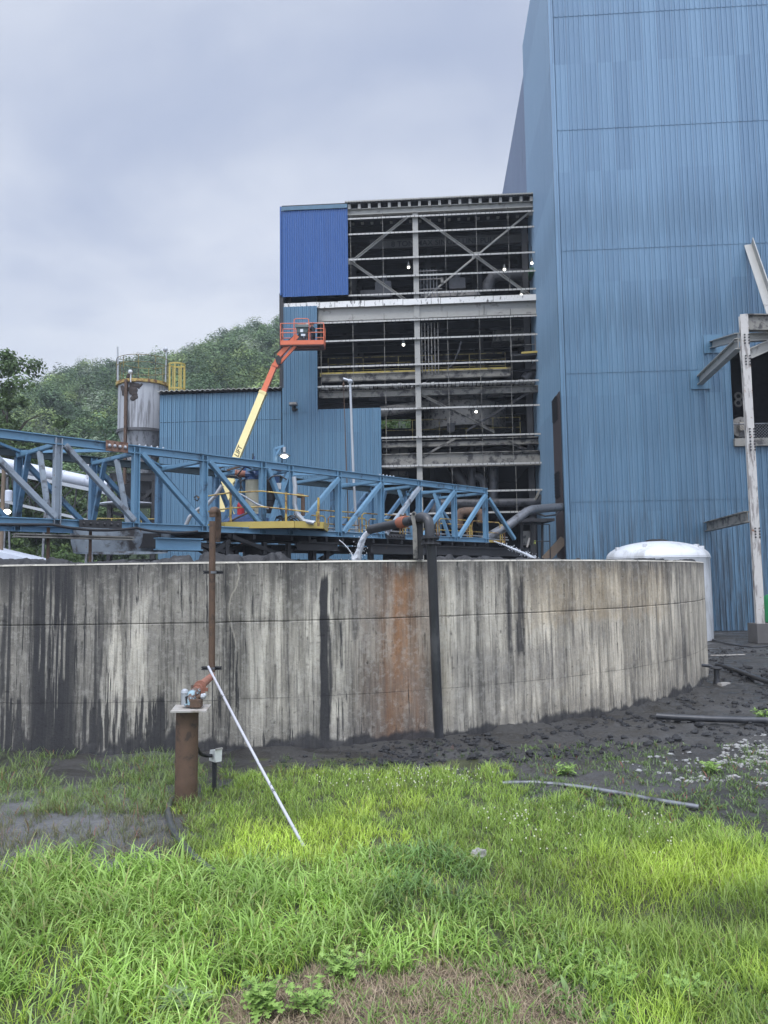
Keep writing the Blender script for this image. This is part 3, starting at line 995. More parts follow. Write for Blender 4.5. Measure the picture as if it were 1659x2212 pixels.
# ------------------------------------------------------------------ the tall blue block
ZTOP = 45.0
tall = thing('tall_blue_building', 'towering windowless block clad in pale blue ribbed sheet, far taller than everything around', 'building', pc)
seams = [0.0] + [T.px(u, v)[1] for u, v in ((1221, 1085), (1215, 808), (1209, 543), (1203, 283), (1196, 38))] + [ZTOP]
S_END = T.px(1659, 900)[0] + 9
so0, so1 = T.px(1580, 860)[0], S_END - 2.0
zo0, zo1 = T.px(1600, 955)[1], T.px(1600, 751)[1]
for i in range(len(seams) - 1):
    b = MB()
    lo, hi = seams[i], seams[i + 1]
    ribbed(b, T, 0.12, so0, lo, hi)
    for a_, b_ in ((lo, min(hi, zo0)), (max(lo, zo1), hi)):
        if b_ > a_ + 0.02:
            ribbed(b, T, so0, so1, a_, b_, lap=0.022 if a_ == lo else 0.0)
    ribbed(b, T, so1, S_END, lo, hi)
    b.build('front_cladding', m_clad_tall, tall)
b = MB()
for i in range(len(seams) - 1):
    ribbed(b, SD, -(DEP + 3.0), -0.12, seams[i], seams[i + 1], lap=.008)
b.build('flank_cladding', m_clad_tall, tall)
b = MB()
SD2 = Plane(pc + AX * 0.35, -BX)
ribbed(b, SD2, -62, -(DEP + 4.3), 0, ZTOP - 0.6)
b.build('rear_flank_cladding', m_clad_far, tall)
b = MB()
b.slab([SD2.pt(-(DEP + 4.6), 0, -.4), SD2.pt(-(DEP + 2.9), 0, -.4), SD2.pt(-(DEP + 2.9), ZTOP - .6, -.4), SD2.pt(-(DEP + 4.6), ZTOP - .6, -.4)], SD2.n * .05)
b.build('dark_reveal', m_dark, tall)
b = MB()
q = T.pt(0, 0)
b.beam(T.pt(0.0, 0, 0.06), T.pt(0.0, ZTOP, 0.06), 0.26, 0.26, AX)
b.build('corner_trim', m_clad_tall, tall)
b = MB()
b.slab([T.pt(0.5, ZTOP - .7, -.2), T.pt(S_END, ZTOP - .7, -.2), T.pt(S_END, ZTOP - .7, -62), T.pt(.5, ZTOP - .7, -62)], (0, 0, 0.08))
b.build('roof', m_clad_far, tall)
b = MB()   # inner shell, back and right side so that nothing is open
b.slab([T.pt(S_END, 0, 0), T.pt(S_END, ZTOP, 0), T.pt(S_END, ZTOP, -62), T.pt(S_END, 0, -62)], AX * 0.2)
b.slab([T.pt(0.5, 0, -62), T.pt(S_END, 0, -62), T.pt(S_END, ZTOP, -62), T.pt(0.5, ZTOP, -62)], BX * 0.2)
b.build('rear_cladding', m_clad_far, tall)
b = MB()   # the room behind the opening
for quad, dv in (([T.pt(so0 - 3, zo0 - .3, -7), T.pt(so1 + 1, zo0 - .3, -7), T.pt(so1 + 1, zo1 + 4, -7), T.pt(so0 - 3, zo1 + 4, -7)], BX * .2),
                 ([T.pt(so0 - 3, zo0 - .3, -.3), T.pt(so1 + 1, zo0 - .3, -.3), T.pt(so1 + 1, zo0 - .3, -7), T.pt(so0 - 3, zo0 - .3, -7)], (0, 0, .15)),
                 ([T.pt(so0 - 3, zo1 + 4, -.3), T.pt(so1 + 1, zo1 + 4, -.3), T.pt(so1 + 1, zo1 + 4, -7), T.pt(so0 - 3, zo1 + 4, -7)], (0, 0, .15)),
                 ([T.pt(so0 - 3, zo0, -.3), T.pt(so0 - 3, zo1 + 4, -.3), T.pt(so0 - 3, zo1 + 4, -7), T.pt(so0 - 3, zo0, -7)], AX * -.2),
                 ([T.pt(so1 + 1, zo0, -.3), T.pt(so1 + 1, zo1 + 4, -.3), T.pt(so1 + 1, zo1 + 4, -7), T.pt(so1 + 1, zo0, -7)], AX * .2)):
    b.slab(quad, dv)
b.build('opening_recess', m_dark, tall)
b = MB()
b.beam(T.pt(so0 - .05, zo0 - .05, .18), T.pt(so1, zo0 - .05, .18), .45, .22, BX)
b.build('opening_sill', m_grime_steel, tall)
b = MB()
zr_ = T.px(*ZR(1300, 1418))[1]
b.tube([T.pt(so0, zr_, -.3), T.pt(so1, zr_, -.3)], .035, 8)
for k in range(60):       # chain-link netting under the rail
    s_ = so0 + k * 0.17
    h_ = zr_ - zo0
    if s_ + h_ < so1:
        b.tube([T.pt(s_, zo0, -.3), T.pt(s_ + h_, zr_, -.3)], .012, 4, False)
        b.tube([T.pt(s_ + h_, zo0, -.31), T.pt(s_, zr_, -.31)], .012, 4, False)
b.build('mesh_guard', m_galv_dark, tall)
# louvre and brown door leaf low on the flank
b = MB()
sl0, sl1 = -2.9, -1.2
lv = []
for va, vb in ((913, 862), (1080, 1025)):
    z_a, z_b = SD.px(1203, va)[1], SD.px(1203, vb)[1]
    lv += [z_a + (z_b - z_a) * k / 8 for k in range(8)]
for z_ in lv:
    b = MB()
    b.slab([SD.pt(sl0, z_, .12), SD.pt(sl1, z_, .12), SD.pt(sl1, z_ + .16, .22), SD.pt(sl0, z_ + .16, .22)], SD.n * .02)
    b.build('louvre_blade', m_dark_steel, tall)
b = MB()
m_brown = M('brown_sheet', (0.055, 0.043, 0.042), 0.6, var=.2)
b.slab([SD.pt(-3.4, 0, .09), SD.pt(-.5, 0, .09), SD.pt(-.5, SD.px(1203, 858)[1], .09), SD.pt(-3.4, SD.px(1203, 858)[1], .09)], SD.n * .02)
b.build('brown_panel', m_brown, tall)

# ------------------------------------------------------------------ open steel frame building
FW = F.px(*Z1(35, 300))[0]                  # left end
ztop_r = F.px(1152, 424)[1]
ztop_l = F.px(612, 442)[1]
FD = 17.0                                   # depth
frame = thing('open_frame_building', 'tall building with its siding stripped off, white girts, braces and dark plant inside showing', 'building', F.pt(FW / 2, 0))


def gz(zf, y0, y1, x0=430, x1=1550, off=0.0):
    """a line across the facade given by its two photo heights: mean level, so that it stays horizontal"""
    return 0.5 * (F.px(*zf(x0, y0), off)[1] + F.px(*zf(x1, y1), off)[1])


s_pan = F.px(*Z1(431, 350))[0]
s_col = F.px(*Z1(836, 400))[0]
s_low = F.px(*Z1(248, 900))[0]
s_st2 = F.px(*Z2(630, 400))[0]
# columns
for s_, nm in ((s_col, 'column'), (-0.6, 'column'), (FW + .25, 'column')):
    b = MB()
    o_ = -.25 if s_ == s_col else -1.3
    b.ibeam(F.pt(s_, 0, o_), F.pt(s_, ztop_r - (.75 if s_ == s_col else 1.6), o_), .36, .40, .05, BX)
    b.build(nm, m_white_steel if s_ == s_col else m_dark_steel, frame)
# roof edge, rafters tails, top beam
b = MB()
npt = 140
Vv, Ff = [], []
for k in range(npt + 1):
    s_ = s_pan - .2 + (0.15 - s_pan + .2) * k / npt
    w = .05 * math.sin(k * math.pi)
    h = (.045 if k % 2 else 0)
    for o_ in (.35, -FD):
        Vv.append(F.pt(s_, ztop_r + h, o_))
        Vv.append(F.pt(s_, ztop_r + .10 + h, o_))
for k in range(npt):
    a = 4 * k
    Ff += [(a, a + 4, a + 5, a + 1), (a + 1, a + 5, a + 7, a + 3), (a, a + 2, a + 6, a + 4)]
b.add(Vv, Ff)
b.build('roof_sheet', m_white_steel, frame)
for k in range(19):
    s_ = s_pan + .12 + k * (0 - s_pan) / 18.4
    b = MB()
    b.beam(F.pt(s_, ztop_r - .22, .16), F.pt(s_, ztop_r - .22, -2.5), .2, .42)
    b.build('rafter_tail', m_white_steel, frame)
z_tb = gz(Z1, 127, 84)
b = MB()
b.ibeam(F.pt(FW, z_tb, -.15), F.pt(0, z_tb, -.15), .48, .35, .05)
b.build('top_beam', m_white_steel, frame)
b = MB()
b.slab([F.pt(FW, ztop_r - .05, .2), F.pt(0, ztop_r - .05, .2), F.pt(0, ztop_r - .05, -FD), F.pt(FW, ztop_r - .05, -FD)], (0, 0, .1))
for k in range(9):
    b.ibeam(F.pt(FW, ztop_r - .5, -1.2 - k * 1.9), F.pt(0, ztop_r - .5, -1.2 - k * 1.9), .5, .3, .05)
b.build('roof_deck', m_dark_steel, frame)
# girts: Z-section, with lap marks
girts = []
for x0, ya, yb in ((430, 174, 130), (430, 265, 226), (430, 418, 378), (430, 528, 488), (430, 632, 597)):
    girts.append((s_pan, gz(Z1, ya, yb)))
for x0, ya, yb in ((285, 800, 753), (285, 910, 866), (250, 1067, 1021), (250, 1185, 1138)):
    girts.append((s_low, gz(Z1, ya, yb, 280, 1565)))
for ya, yb in ((213, 180), (384, 353), (555, 525), (715, 687), (835, 824)):
    girts.append((s_st2, gz(Z2, ya, yb, 632, 1580)))
for s_, z_ in girts:
    b = MB()
    b.beam(F.pt(s_, z_ + .05, .05), F.pt(-.02, z_ + .05, .05), .18, .02)
    b.beam(F.pt(s_, z_, .14), F.pt(-.02, z_, .14), .02, .12)
    b.build('girt', m_girt, frame)
# sag rods
zz_ = [z for _, z in girts]
for x, lo, hi in [(x, 4, 0) for x in (446, 640, 1015, 1203, 1395)] + [(x, 8, 5) for x in (268, 460, 648, 1028, 1220, 1408)] + [(x + 4, 11, 8) for x in (655, 1035, 1230, 1412)] + [(x, 13, 11) for x in (1048, 1240, 1428)]:
    s_ = F.px(*(Z1 if lo <= 8 else Z2)(x, 400 if lo <= 4 else 900 if lo <= 8 else 300))[0]
    b = MB()
    zt_ = z_tb - .2 if hi == 0 else zz_[hi] + (.6 if hi == 5 else 0)
    b.tube([F.pt(s_, zz_[lo], .05), F.pt(s_, zt_, .05)], .022, 6)
    b.build('sag_rod', m_grime_steel, frame)
# wind braces
for (pa, pb, cr_, mm) in ((Z1(450, 425), Z1(800, 142), Z1, m_white_steel), (Z1(450, 425), Z1(785, 660), Z1, m_white_steel), (Z1(852, 140), Z1(1530, 632), Z1, m_white_steel), (Z1(1528, 130), Z1(888, 657), Z1, m_white_steel),
                           (Z2(868, 114), Z2(1312, 340), Z2, m_grime_steel), (Z2(1540, 96), Z2(1145, 340), Z2, m_dark_steel), (Z2(1075, 388), Z2(885, 492), Z2, m_grime_steel), (Z2(1385, 392), Z2(1500, 446), Z2, m_grime_steel), (Z2(1585, 690), Z2(1555, 758), Z2, m_grime_steel)):
    b = MB()
    o_ = -.45 if pb[0] > pa[0] else -.56
    b.angle(F.W(*pa, o_), F.W(*pb, o_), .15, .03, F.n)
    b.build('wind_brace', mm, frame)
for x, y in ((800, 142), (852, 140), (450, 425), (1195, 390), (1530, 130)):
    b = MB()
    q = F.W(*Z1(x, y), -.5)
    b.box(q, (.55, .03, .5), -TPH)
    b.build('gusset_plate', m_white_steel, frame)
# main floor: kerb flashing over a deep white plate girder
z_k = gz(Z1, 690, 648, 60, 1560)
b = MB()
edges = [FW + .05] + [F.px(*Z1(x, 670))[0] for x in (120, 182, 262, 352, 460, 530, 640, 760, 930, 985, 1302)] + [-.02]
for i in range(len(edges) - 1):
    dz_ = .05 * (random.random() - .5)
    b.slab([F.pt(edges[i], z_k - .24 + dz_, .10), F.pt(edges[i + 1] - .03, z_k - .24 + dz_ * .5, .10), F.pt(edges[i + 1] - .03, z_k + .22 + dz_ * .6, .06), F.pt(edges[i], z_k + .22 + dz_, .06)], F.n * .03)
b.build('kerb_flashing', M('stained_white_flashing', (0.62, .61, .58), .6, var=.1, scale=1, col2=(.10, .095, .09), thr=(.56, .64), s2=3.0, stretch2=(1.6, 1.6, .5)), frame)
z_g = gz(Z1, 740, 702, 260, 1560)
b = MB()
b.ibeam(F.pt(s_low, z_g, -.2), F.pt(0, z_g, -.2), 1.05, .4, .05)
for x in (262, 830, 840, 1245, 1251):
    s_ = F.px(*Z1(x, 720))[0]
    b.beam(F.pt(s_, z_g - .4, -.15), F.pt(s_, z_g + .4, -.15), .2, .03, BX)
    for k in range(5):
        b.box(F.pt(s_ + .12, z_g - .3 + .14 * k, -.17), (.05, .06, .05))
b.build('plate_girder', m_white_steel, frame)
# floors
floors = []
z_y = gz(Z1, 1082, 1046, 270, 1400)
b = MB()
b.beam(F.pt(s_low, z_y - .06, -.9), F.pt(F.px(*Z1(1412, 1050))[0], z_y - .06, -.9), .03, .30)
b.build('toe_board', M('dusty_yellow_board', (.36, .28, .07), .6, var=.2, col2=(.10, .08, .04), thr=(.5, .62), s2=1.2), frame)
z_b2 = gz(Z1, 1103, 1072, 270, 1400)
b = MB()
b.ibeam(F.pt(s_low + .2, z_b2 - .1, -.75), F.pt(F.px(*Z1(1410, 1072))[0], z_b2 - .1, -.75), .55, .3, .05)
b.build('floor_beam', m_grime_steel, frame)
z_b3 = gz(Z1, 1217, 1160, 260, 1570)
b = MB()
b.ibeam(F.pt(s_low, z_b3 - .15, -.5), F.pt(0, z_b3 - .15, -.5), .5, .3, .05)
b.build('floor_beam', m_grime_steel, frame)
b = MB()
s_ = s_low
while s_ < -.3:         # torn, ragged edge of a corrugated floor deck
    w = .18 + .1 * random.random()
    b.box(F.pt(s_, z_b3 + .28 + .06 * random.random(), -.25), (w, .5, .16 + .12 * random.random()), -TPH)
    s_ += .30
b.build('deck_edge', m_girt, frame)
z_b4 = gz(Z2, 515, 492, 640, 1580)
b = MB()
b.ibeam(F.pt(s_st2, z_b4, -.5), F.pt(0, z_b4, -.5), 1.05, .4, .06)
b.build('floor_beam', m_grime_steel, frame)
z_b5 = gz(Z2, 378, 372, 640, 1580)
b = MB()
b.ibeam(F.pt(s_st2, z_b5 - .2, -1.0), F.pt(0, z_b5 - .2, -1.0), .55, .4, .06)
b.build('floor_beam', m_grime_steel, frame)
b = MB()
hA = [F.px(*Z2(x, y), -FD) for x, y in ((600, 325), (805, 225))]
s_gap = hA[1][0] + .7
for z_ in (z_k - .1, z_y - .25, z_b3 + .05, z_b5 - .1, z_b4 + .3):
    s_w = s_gap if z_ == z_b3 + .05 else FW      # no floor in front of the hole in the back wall
    b.slab([F.pt(s_w, z_, -.9), F.pt(0, z_, -.9), F.pt(0, z_, -FD), F.pt(s_w, z_, -FD)], (0, 0, .12))
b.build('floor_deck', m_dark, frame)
b = MB()
for o_ in (-6, -12):
    for s_ in (s_col + .9, s_col - 5.2, s_col + 5):
        b.ibeam(F.pt(s_, 0, o_), F.pt(s_, ztop_r - .5, o_), .4, .4, .05)
for z_ in (z_k - .7, z_y - .8, z_b3 - .5, z_b5 - .6):
    for o_ in (-3.5, -6, -9, -12):
        b.ibeam(F.pt(s_gap if (z_ == z_b3 - .5 and o_ < -4) else FW, z_, o_), F.pt(0, z_, o_), .6, .3, .05)
b.build('inner_steelwork', m_dark_steel, frame)
# shell: back wall (with two torn openings that show the hill), left wall
hA = [F.px(*Z2(x, y), -FD) for x, y in ((600, 325), (805, 225))]
b = MB()


def back(s0_, s1_, z0_, z1_):
    b.slab([F.pt(s0_, z0_, -FD), F.pt(s1_, z0_, -FD), F.pt(s1_, z1_, -FD), F.pt(s0_, z1_, -FD)], -F.n * .12)


(ha0, hz0), (ha1, hz1) = hA
back(FW, ha0, 0, ztop_r - .1)
back(ha1, 0.0, 0, ztop_r - .1)
back(ha0, ha1, 0, hz0)
back(ha0, ha1, hz1, ztop_r - .1)
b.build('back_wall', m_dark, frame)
b = MB()
b.slab([F.pt(FW, 0, -.1), F.pt(FW, ztop_r - .1, -.1), F.pt(FW, ztop_r - .1, -FD), F.pt(FW, 0, -FD)], -AX * .06)
b.build('end_wall', m_clad_low, frame)
b = MB()
b.slab([F.pt(0.02, 0, -3.6), F.pt(0.02, ztop_r - .1, -3.6), F.pt(0.02, ztop_r - .1, -FD), F.pt(0.02, 0, -FD)], -AX * .06)
b.build('inner_wall', m_dark, frame)
# cladding that is up: the new panel, the pale strip and step
znp0 = .5 * (F.px(*Z1(55, 648))[1] + F.px(*Z1(435, 634))[1])
b = MB()
ribbed(b, F, FW - .02, s_pan, znp0, ztop_r - .42, pitch=.17, depth=.055, off=.28, lap=0, minor=False)
b.build('new_cladding', m_clad_new, frame)
b = MB()
b.slab([F.pt(FW - .05, ztop_r - .42, .36), F.pt(s_pan, ztop_r - .42, .36), F.pt(s_pan, ztop_r - .12, .36), F.pt(FW - .05, ztop_r - .12, .36)], F.n * .03)
b.build('eave_trim', m_trim, frame)
b = MB()
b.beam(F.pt(FW - .05, znp0 + .1, .38), F.pt(FW - .05, ztop_r - .12, .38), .10, .10, AX)
b.build('corner_flashing', m_clad_new, frame)
z_st0 = F.px(*Z1(150, 703))[1]
z_st1 = F.px(*Z2(240, 213))[1]
z_lap = F.px(*Z2(150, 232))[1]
b = MB()
ribbed(b, F, FW + .02, s_low, z_lap, z_st0, off=.26)
b.build('strip_cladding', m_clad_low, frame)
b = MB()
ribbed(b, F, FW + .02, s_st2, 0, z_lap - .02, off=.26, lap=.02, z1fn=lambda s_: z_lap if s_ < s_low else z_st1)
b.build('lower_cladding', m_clad_low, frame)
b = MB()
b.beam(F.pt(FW - .03, F.px(*Z1(40, 1190))[1], .2), F.pt(FW - .03, znp0 + .3, .2), .16, .3, AX)
b.build('edge_post', m_dark_steel, frame)
# conduit riser banks on the column
for k in range(6):
    s_ = s_col + .32 + k * .24
    b = MB()
    b.tube([F.pt(s_, F.px(*Z1(860, 640))[1], -.5), F.pt(s_, F.px(*Z1(860, 458))[1], -.5)], .045, 6)
    b.build('riser_conduit', m_galv_dark, frame)
    b = MB()
    b.tube([F.pt(s_, F.px(*Z1(860, 1100))[1], -.45), F.pt(s_, F.px(*Z1(860, 785))[1], -.45)], .04, 6)
    b.build('riser_conduit', m_int_lt, frame)
b = MB()
for y in (470, 495, 520, 580):
    z_ = F.px(*Z1(890, y))[1]
    b.beam(F.pt(s_col + .1, z_, -.42), F.pt(s_col + 1.9, z_, -.42), .05, .07)
b.box(F.pt(s_col + 1.9, F.px(*Z1(935, 530))[1], -.4), (.2, .15, .4))
b.build('conduit_rack', m_int_lt, frame)


def railing(mb, pts, h, nr=2, r=.025, step=1.5):
    for k in range(1, nr + 1):
        mb.tube([np.asarray(p_) + np.array([0, 0, h * k / nr]) for p_ in pts], r, 6)
    for i in range(len(pts) - 1):
        p_, q_ = np.asarray(pts[i], float), np.asarray(pts[i + 1], float)
        m_ = max(1, int(round(np.linalg.norm(q_ - p_) / step)))
        for k in range(m_ + 1):
            c_ = p_ + (q_ - p_) * k / m_
            mb.tube([c_, c_ + np.array([0, 0, h])], r * 1.2, 6)
    return mb


b = MB()
railing(b, [F.pt(s_low + .4, z_y + .2, -2.6), F.pt(F.px(*Z1(1395, 1050))[0], z_y + .2, -2.6)], 1.45, 3, .03, 2.6)
b.build('guard_rail', m_yellow_dim, frame)
b = MB()
railing(b, [F.pt(s_st2 + .2, z_b5 + .3, -2.2), F.pt(-1.2, z_b5 + .3, -2.2)], 1.5, 2, .03, 1.9)
b.build('guard_rail', m_yellow_dim, frame)
b = MB()       # little landing by the right side
q0, q1 = F.pt(F.px(*Z1(1415, 990))[0], F.px(*Z1(1415, 988))[1], -.8), F.pt(-.1, F.px(*Z1(1560, 980))[1], -.8)
b.beam(q0, q1, 1.6, .16)
b.build('landing', m_dark_steel, frame)
b = MB()
railing(b, [q0 + (0, 0, .1), q1 + (0, 0, .1)], 1.7, 2, .03, 1.4)
b.build('guard_rail', m_int_lt, frame)
b = MB()
b.beam(q0 + np.array([.6, -.85, .14]), q1 + np.array([0, -.85, .14]), .05, .14)
b.build('toe_board', m_yellow, frame)
# monorail beam with its lettering
zm = .5 * (F.px(*Z1(690, 322), -3.0)[1] + F.px(*Z1(1510, 290), -3.0)[1])
sm0, sm1 = F.px(*Z1(560, 320), -3)[0], F.px(*Z1(1512, 290), -3)[0]
b = MB()
b.ibeam(F.pt(sm0, zm, -3.0), F.pt(sm1, zm, -3.0), .72, .3, .05)
mono = b.build('monorail_beam', M('dull_beam', (.075, .073, .07), .7, var=.2), frame)


def lettering(name, txt, size, M4, mat, parent, ext=.004, shear=0.0):
    cu_ = bpy.data.curves.new(name, 'FONT')
    cu_.body = txt
    cu_.size = size
    cu_.extrude = ext
    cu_.shear = shear
    cu_.offset = size * .012
    cu_.align_x = 'LEFT'
    to = bpy.data.objects.new(name + '_tmp', cu_)
    COL.objects.link(to)
    bpy.context.view_layer.update()
    me = bpy.data.meshes.new_from_object(to.evaluated_get(bpy.context.evaluated_depsgraph_get()))
    bpy.data.objects.remove(to)
    me.name = name
    w = max(v_.co.x for v_ in me.vertices)
    me.transform(Matrix(M4))
    bb = BASE[parent.name]
    me.transform(Matrix.Translation(Vector(-bb)))
    o_ = bpy.data.objects.new(name, me)
    COL.objects.link(o_)
    me.materials.clear()
    me.materials.append(mat)
    o_.parent = parent
    BASE[o_.name] = bb
    return o_, w


def frame_matrix(o_, x, y):
    x = nrm(x)
    z = nrm(np.cross(x, y))
    y = np.cross(z, x)
    return ((x[0], y[0], z[0], o_[0]), (x[1], y[1], z[1], o_[1]), (x[2], y[2], z[2], o_[2]), (0, 0, 0, 1))


st = F.px(*Z1(688, 322), -2.97)[0]
lettering('beam_lettering', '8 TON MAX SINGLE LINE PULL', .60, frame_matrix(F.pt(st, zm - .21, -2.965), AX, (0, 0, 1)), m_text, mono)

# ------------------------------------------------------------------ low blue building at the left
LS0 = F.px(347, 950)[0]
z_lb = .5 * (F.px(348, 849)[1] + F.px(610, 843)[1])
low = thing('low_blue_building', 'low blue ribbed building with a wavy white roof edge left of the stripped frame', 'building', F.pt((LS0 + FW) / 2, 0))
b = MB()
zl2 = F.px(*Z7(1000, 1150))[1]
ribbed(b, F, LS0, FW - .04, zl2, z_lb - .12, off=.26)
b.build('upper_cladding', m_clad_low, low)
b = MB()
ribbed(b, F, LS0, FW - .04, 0, zl2 - .02, off=.26, lap=.02)
b.build('lower_cladding', m_clad_low, low)
b = MB()
n = 96
Vv, Ff = [], []
for k in range(n + 1):
    s_ = LS0 - .15 + (FW - LS0 + .1) * k / n
    h = .055 * math.cos(k * math.pi / 2)
    for o_, dz_ in ((.62, 0), (-15, .9)):
        Vv.append(F.pt(s_, z_lb + h + dz_, o_))
        Vv.append(F.pt(s_, z_lb + h + .05 + dz_, o_))
for k in range(n):
    a = 4 * k
    Ff += [(a, a + 4, a + 5, a + 1), (a + 1, a + 5, a + 7, a + 3), (a, a + 2, a + 6, a + 4)]
b.add(Vv, Ff)
b.build('roof', m_white_steel, low, smooth=False)
b = MB()
b.slab([F.pt(LS0, 0, .2), F.pt(LS0, z_lb - .1, .2), F.pt(LS0, z_lb - .1, -15), F.pt(LS0, 0, -15)], AX * .06)
b.slab([F.pt(LS0, 0, -15), F.pt(FW, 0, -15), F.pt(FW, z_lb, -15), F.pt(LS0, z_lb, -15)], BX * .06)
b.slab([F.pt(LS0, z_lb - .16, .5), F.pt(FW - .05, z_lb - .16, .5), F.pt(FW - .05, z_lb - .16, -15), F.pt(LS0, z_lb - .16, -15)], (0, 0, .05))
b.build('side_wall', m_dark, low)
# roof ladder cage
q = P(382, 846, F.pt(LS0 + 2, 0)[1] + 4)
cage = thing('ladder_cage', 'yellow hooped ladder cage standing above the low blue roof', 'ladder cage', q)
hc = P(382, 800, q[1])[2] - q[2] + .5
b = MB()
for k in range(8):
    a = 2 * math.pi * k / 8
    b.beam(q + (.62 * math.cos(a), .62 * math.sin(a), -.6), q + (.62 * math.cos(a), .62 * math.sin(a), hc), .09, .05)
b.build('cage_bar', m_yellow, cage)
for z_ in (-.4, .1, hc - .12):
    b = MB()
    b.lathe([(.60, z_), (.66, z_), (.66, z_ + .12), (.60, z_ + .12), (.60, z_)], q, 18, False)
    b.build('cage_hoop', m_yellow, cage)
b = MB()
b.tube([q + (.9, 0, -.1), q + (4.4, 0, -.1), q + (4.8, 0, -.5)], .12, 8)
tag(b.build('roof_pipe', m_dark_steel), 'dark pipe lying on the low blue roof beside the yellow cage', 'pipe')

# ------------------------------------------------------------------ the lattice bridge over the tank
# near top chord runs through these two photo points at one level; depth fixed by passing just short of the tank centre
YC = 29.9


def hz(u):
    return float(np.interp(u, [0, 1659], [proj(-5, 10, EYE)[1] + 0, 0])) if False else 1246.9 + ROLL * (829.5 - u)


def chord_v(u):
    return 928 + u * (1055 - 928) / 1045.0


HT = (hz(620) - chord_v(620)) * YC / 1659.0      # top chord above the eye


def near_at(u, h=None):
    """point of the near top chord in the photo column u"""
    d = ray(u, chord_v(u))
    return EYEV + d * (HT / d[2])


NA, NB = near_at(60), near_at(1045)
BD = nrm([NB[0] - NA[0], NB[1] - NA[1], 0])      # along the bridge, away to the right
BN = np.array([-BD[1], BD[0], 0])                # towards the far truss
BO = np.array([NA[0], NA[1], 0])
ZT = EYE + HT
BWID = 3.1
d = ray(720, 1160)


def bs(u, v=1100):
    """photo column -> distance along the near truss"""
    d = ray(u, v)
    t = (BO @ BN - EYEV @ BN) / (d @ BN)
    p_ = EYEV + d * t
    return float((p_ - BO) @ BD), float(p_[2])


ZB = .5 * (bs(122, 1137)[1] + bs(1048, 1171)[1])


def bp(s_, z, w=0.0):
    return BO + BD * s_ + BN * w + np.array([0, 0, z])


print('bridge', ZT, ZB, BD, NA, NB)
post_u = [122, 292, 440, 567, 626, 731, 823, 905, 981, 1048]
post_s = [bs(u, 1100)[0] for u in post_u]
step0 = post_s[1] - post_s[0]
left_s = [post_s[0] - step0 * k for k in (4, 3, 2, 1)]
S0 = left_s[0] - 1.0
m_chord_shaded = M('chord_shaded_teal', (.025, .042, .050), .6, var=.25)  # shade on the far top chord's underside put into its colour
bridge = thing('lattice_bridge', 'long blue steel lattice bridge crossing over the concrete tank', 'bridge', bp(post_s[4], ZB))
allp = left_s + post_s
for w, nm, mm in ((0, 'near', m_truss), (BWID, 'far', m_truss_far)):
    b = MB()
    b.ibeam(bp(S0, ZT - .12, w), bp(post_s[-1] + .15, ZT - .12, w), .27, .2, .03)
    b.build('top_chord', mm if w == 0 else m_chord_shaded, bridge)
    b = MB()
    b.ibeam(bp(S0, ZB + .10, w), bp(post_s[-1] + .2, ZB + .10, w), .22, .2, .03)
    b.build('bottom_chord', m_truss if w == 0 else m_truss_far, bridge)
    for i, s_ in enumerate(allp):
        b = MB()
        b.ibeam(bp(s_, ZB, w), bp(s_, ZT - .05, w), .22, .20, .03, BD)
        b.build('post', m_truss_worn if (w == 0 and i == 4) else mm, bridge)
    diag = []
    P_ = post_s
    for k in range(len(left_s)):
        a = allp[k]
        diag.append((a, ZT, allp[k + 1], ZB, m_truss_worn if k == 3 else mm))
    diag += [(P_[0], ZT, P_[1], ZB, m_truss_worn), (P_[1], ZT, P_[2], ZB, mm), (P_[2], ZT, P_[3], ZB, mm), (P_[3], ZT, P_[4], ZB, mm), (P_[4] - .05, ZT, P_[3] + .1, ZB, mm),
             (P_[5], ZT, P_[4], ZB, mm), (P_[6], ZT, P_[5], ZB, mm), (P_[7], ZT, P_[6], ZB, m_truss_worn if w == 0 else mm), (P_[8], ZT, P_[7], ZB, mm), (P_[9], ZT, P_[8], ZB, mm)]
    s_end = bs(1110, 1172)[0]
    diag.append((P_[9], ZT - .25, s_end, ZB - .05, mm))
    for j, (sa, za, sb, zb, mq) in enumerate(diag):
        o_ = (-.17 if w == 0 else .17)
        if j == len(left_s) + 4:
            o_ *= .5
        b = MB()
        b.angle(bp(sa + .12 * np.sign(sb - sa), za - .3, w + o_), bp(sb - .12 * np.sign(sb - sa), zb + .22, w + o_), .145, .03, BN, 1)
        b.build('diagonal', mq if w == 0 else m_truss_far, bridge)
# inner cross frames: knees leaning in from both bottom chords, strut across the top, plan bracing
for i, s_ in enumerate(allp):
    b = MB()
    b.angle(bp(s_ - .1, ZT - .30, 0.1), bp(s_ - .1, ZT - .30, BWID - .1), .11, .025)
    b.build('cross_strut', m_truss, bridge)
    if i in (4, 5, 11, 12):
        b = MB()
        b.angle(bp(s_ - .14, ZB + .15, .22), bp(s_ - .14, ZT - .32, BWID * .36), .115, .025, BD)
        b.build('knee_brace', m_truss_worn if i in (4, 5) else m_truss, bridge)
        b = MB()
        b.angle(bp(s_ - .14, ZB + .15, BWID - .22), bp(s_ - .14, ZT - .32, BWID * .64), .115, .025, BD)
        b.build('knee_brace', m_truss_far, bridge)
    if i < len(allp) - 1:
        b = MB()
        q = (0.15, BWID - .15) if i % 2 else (BWID - .15, .15)
        b.angle(bp(s_, ZT - .16, q[0]), bp(allp[i + 1], ZT - .16, q[1]), .10, .02)
        b.build('plan_brace', m_truss, bridge)
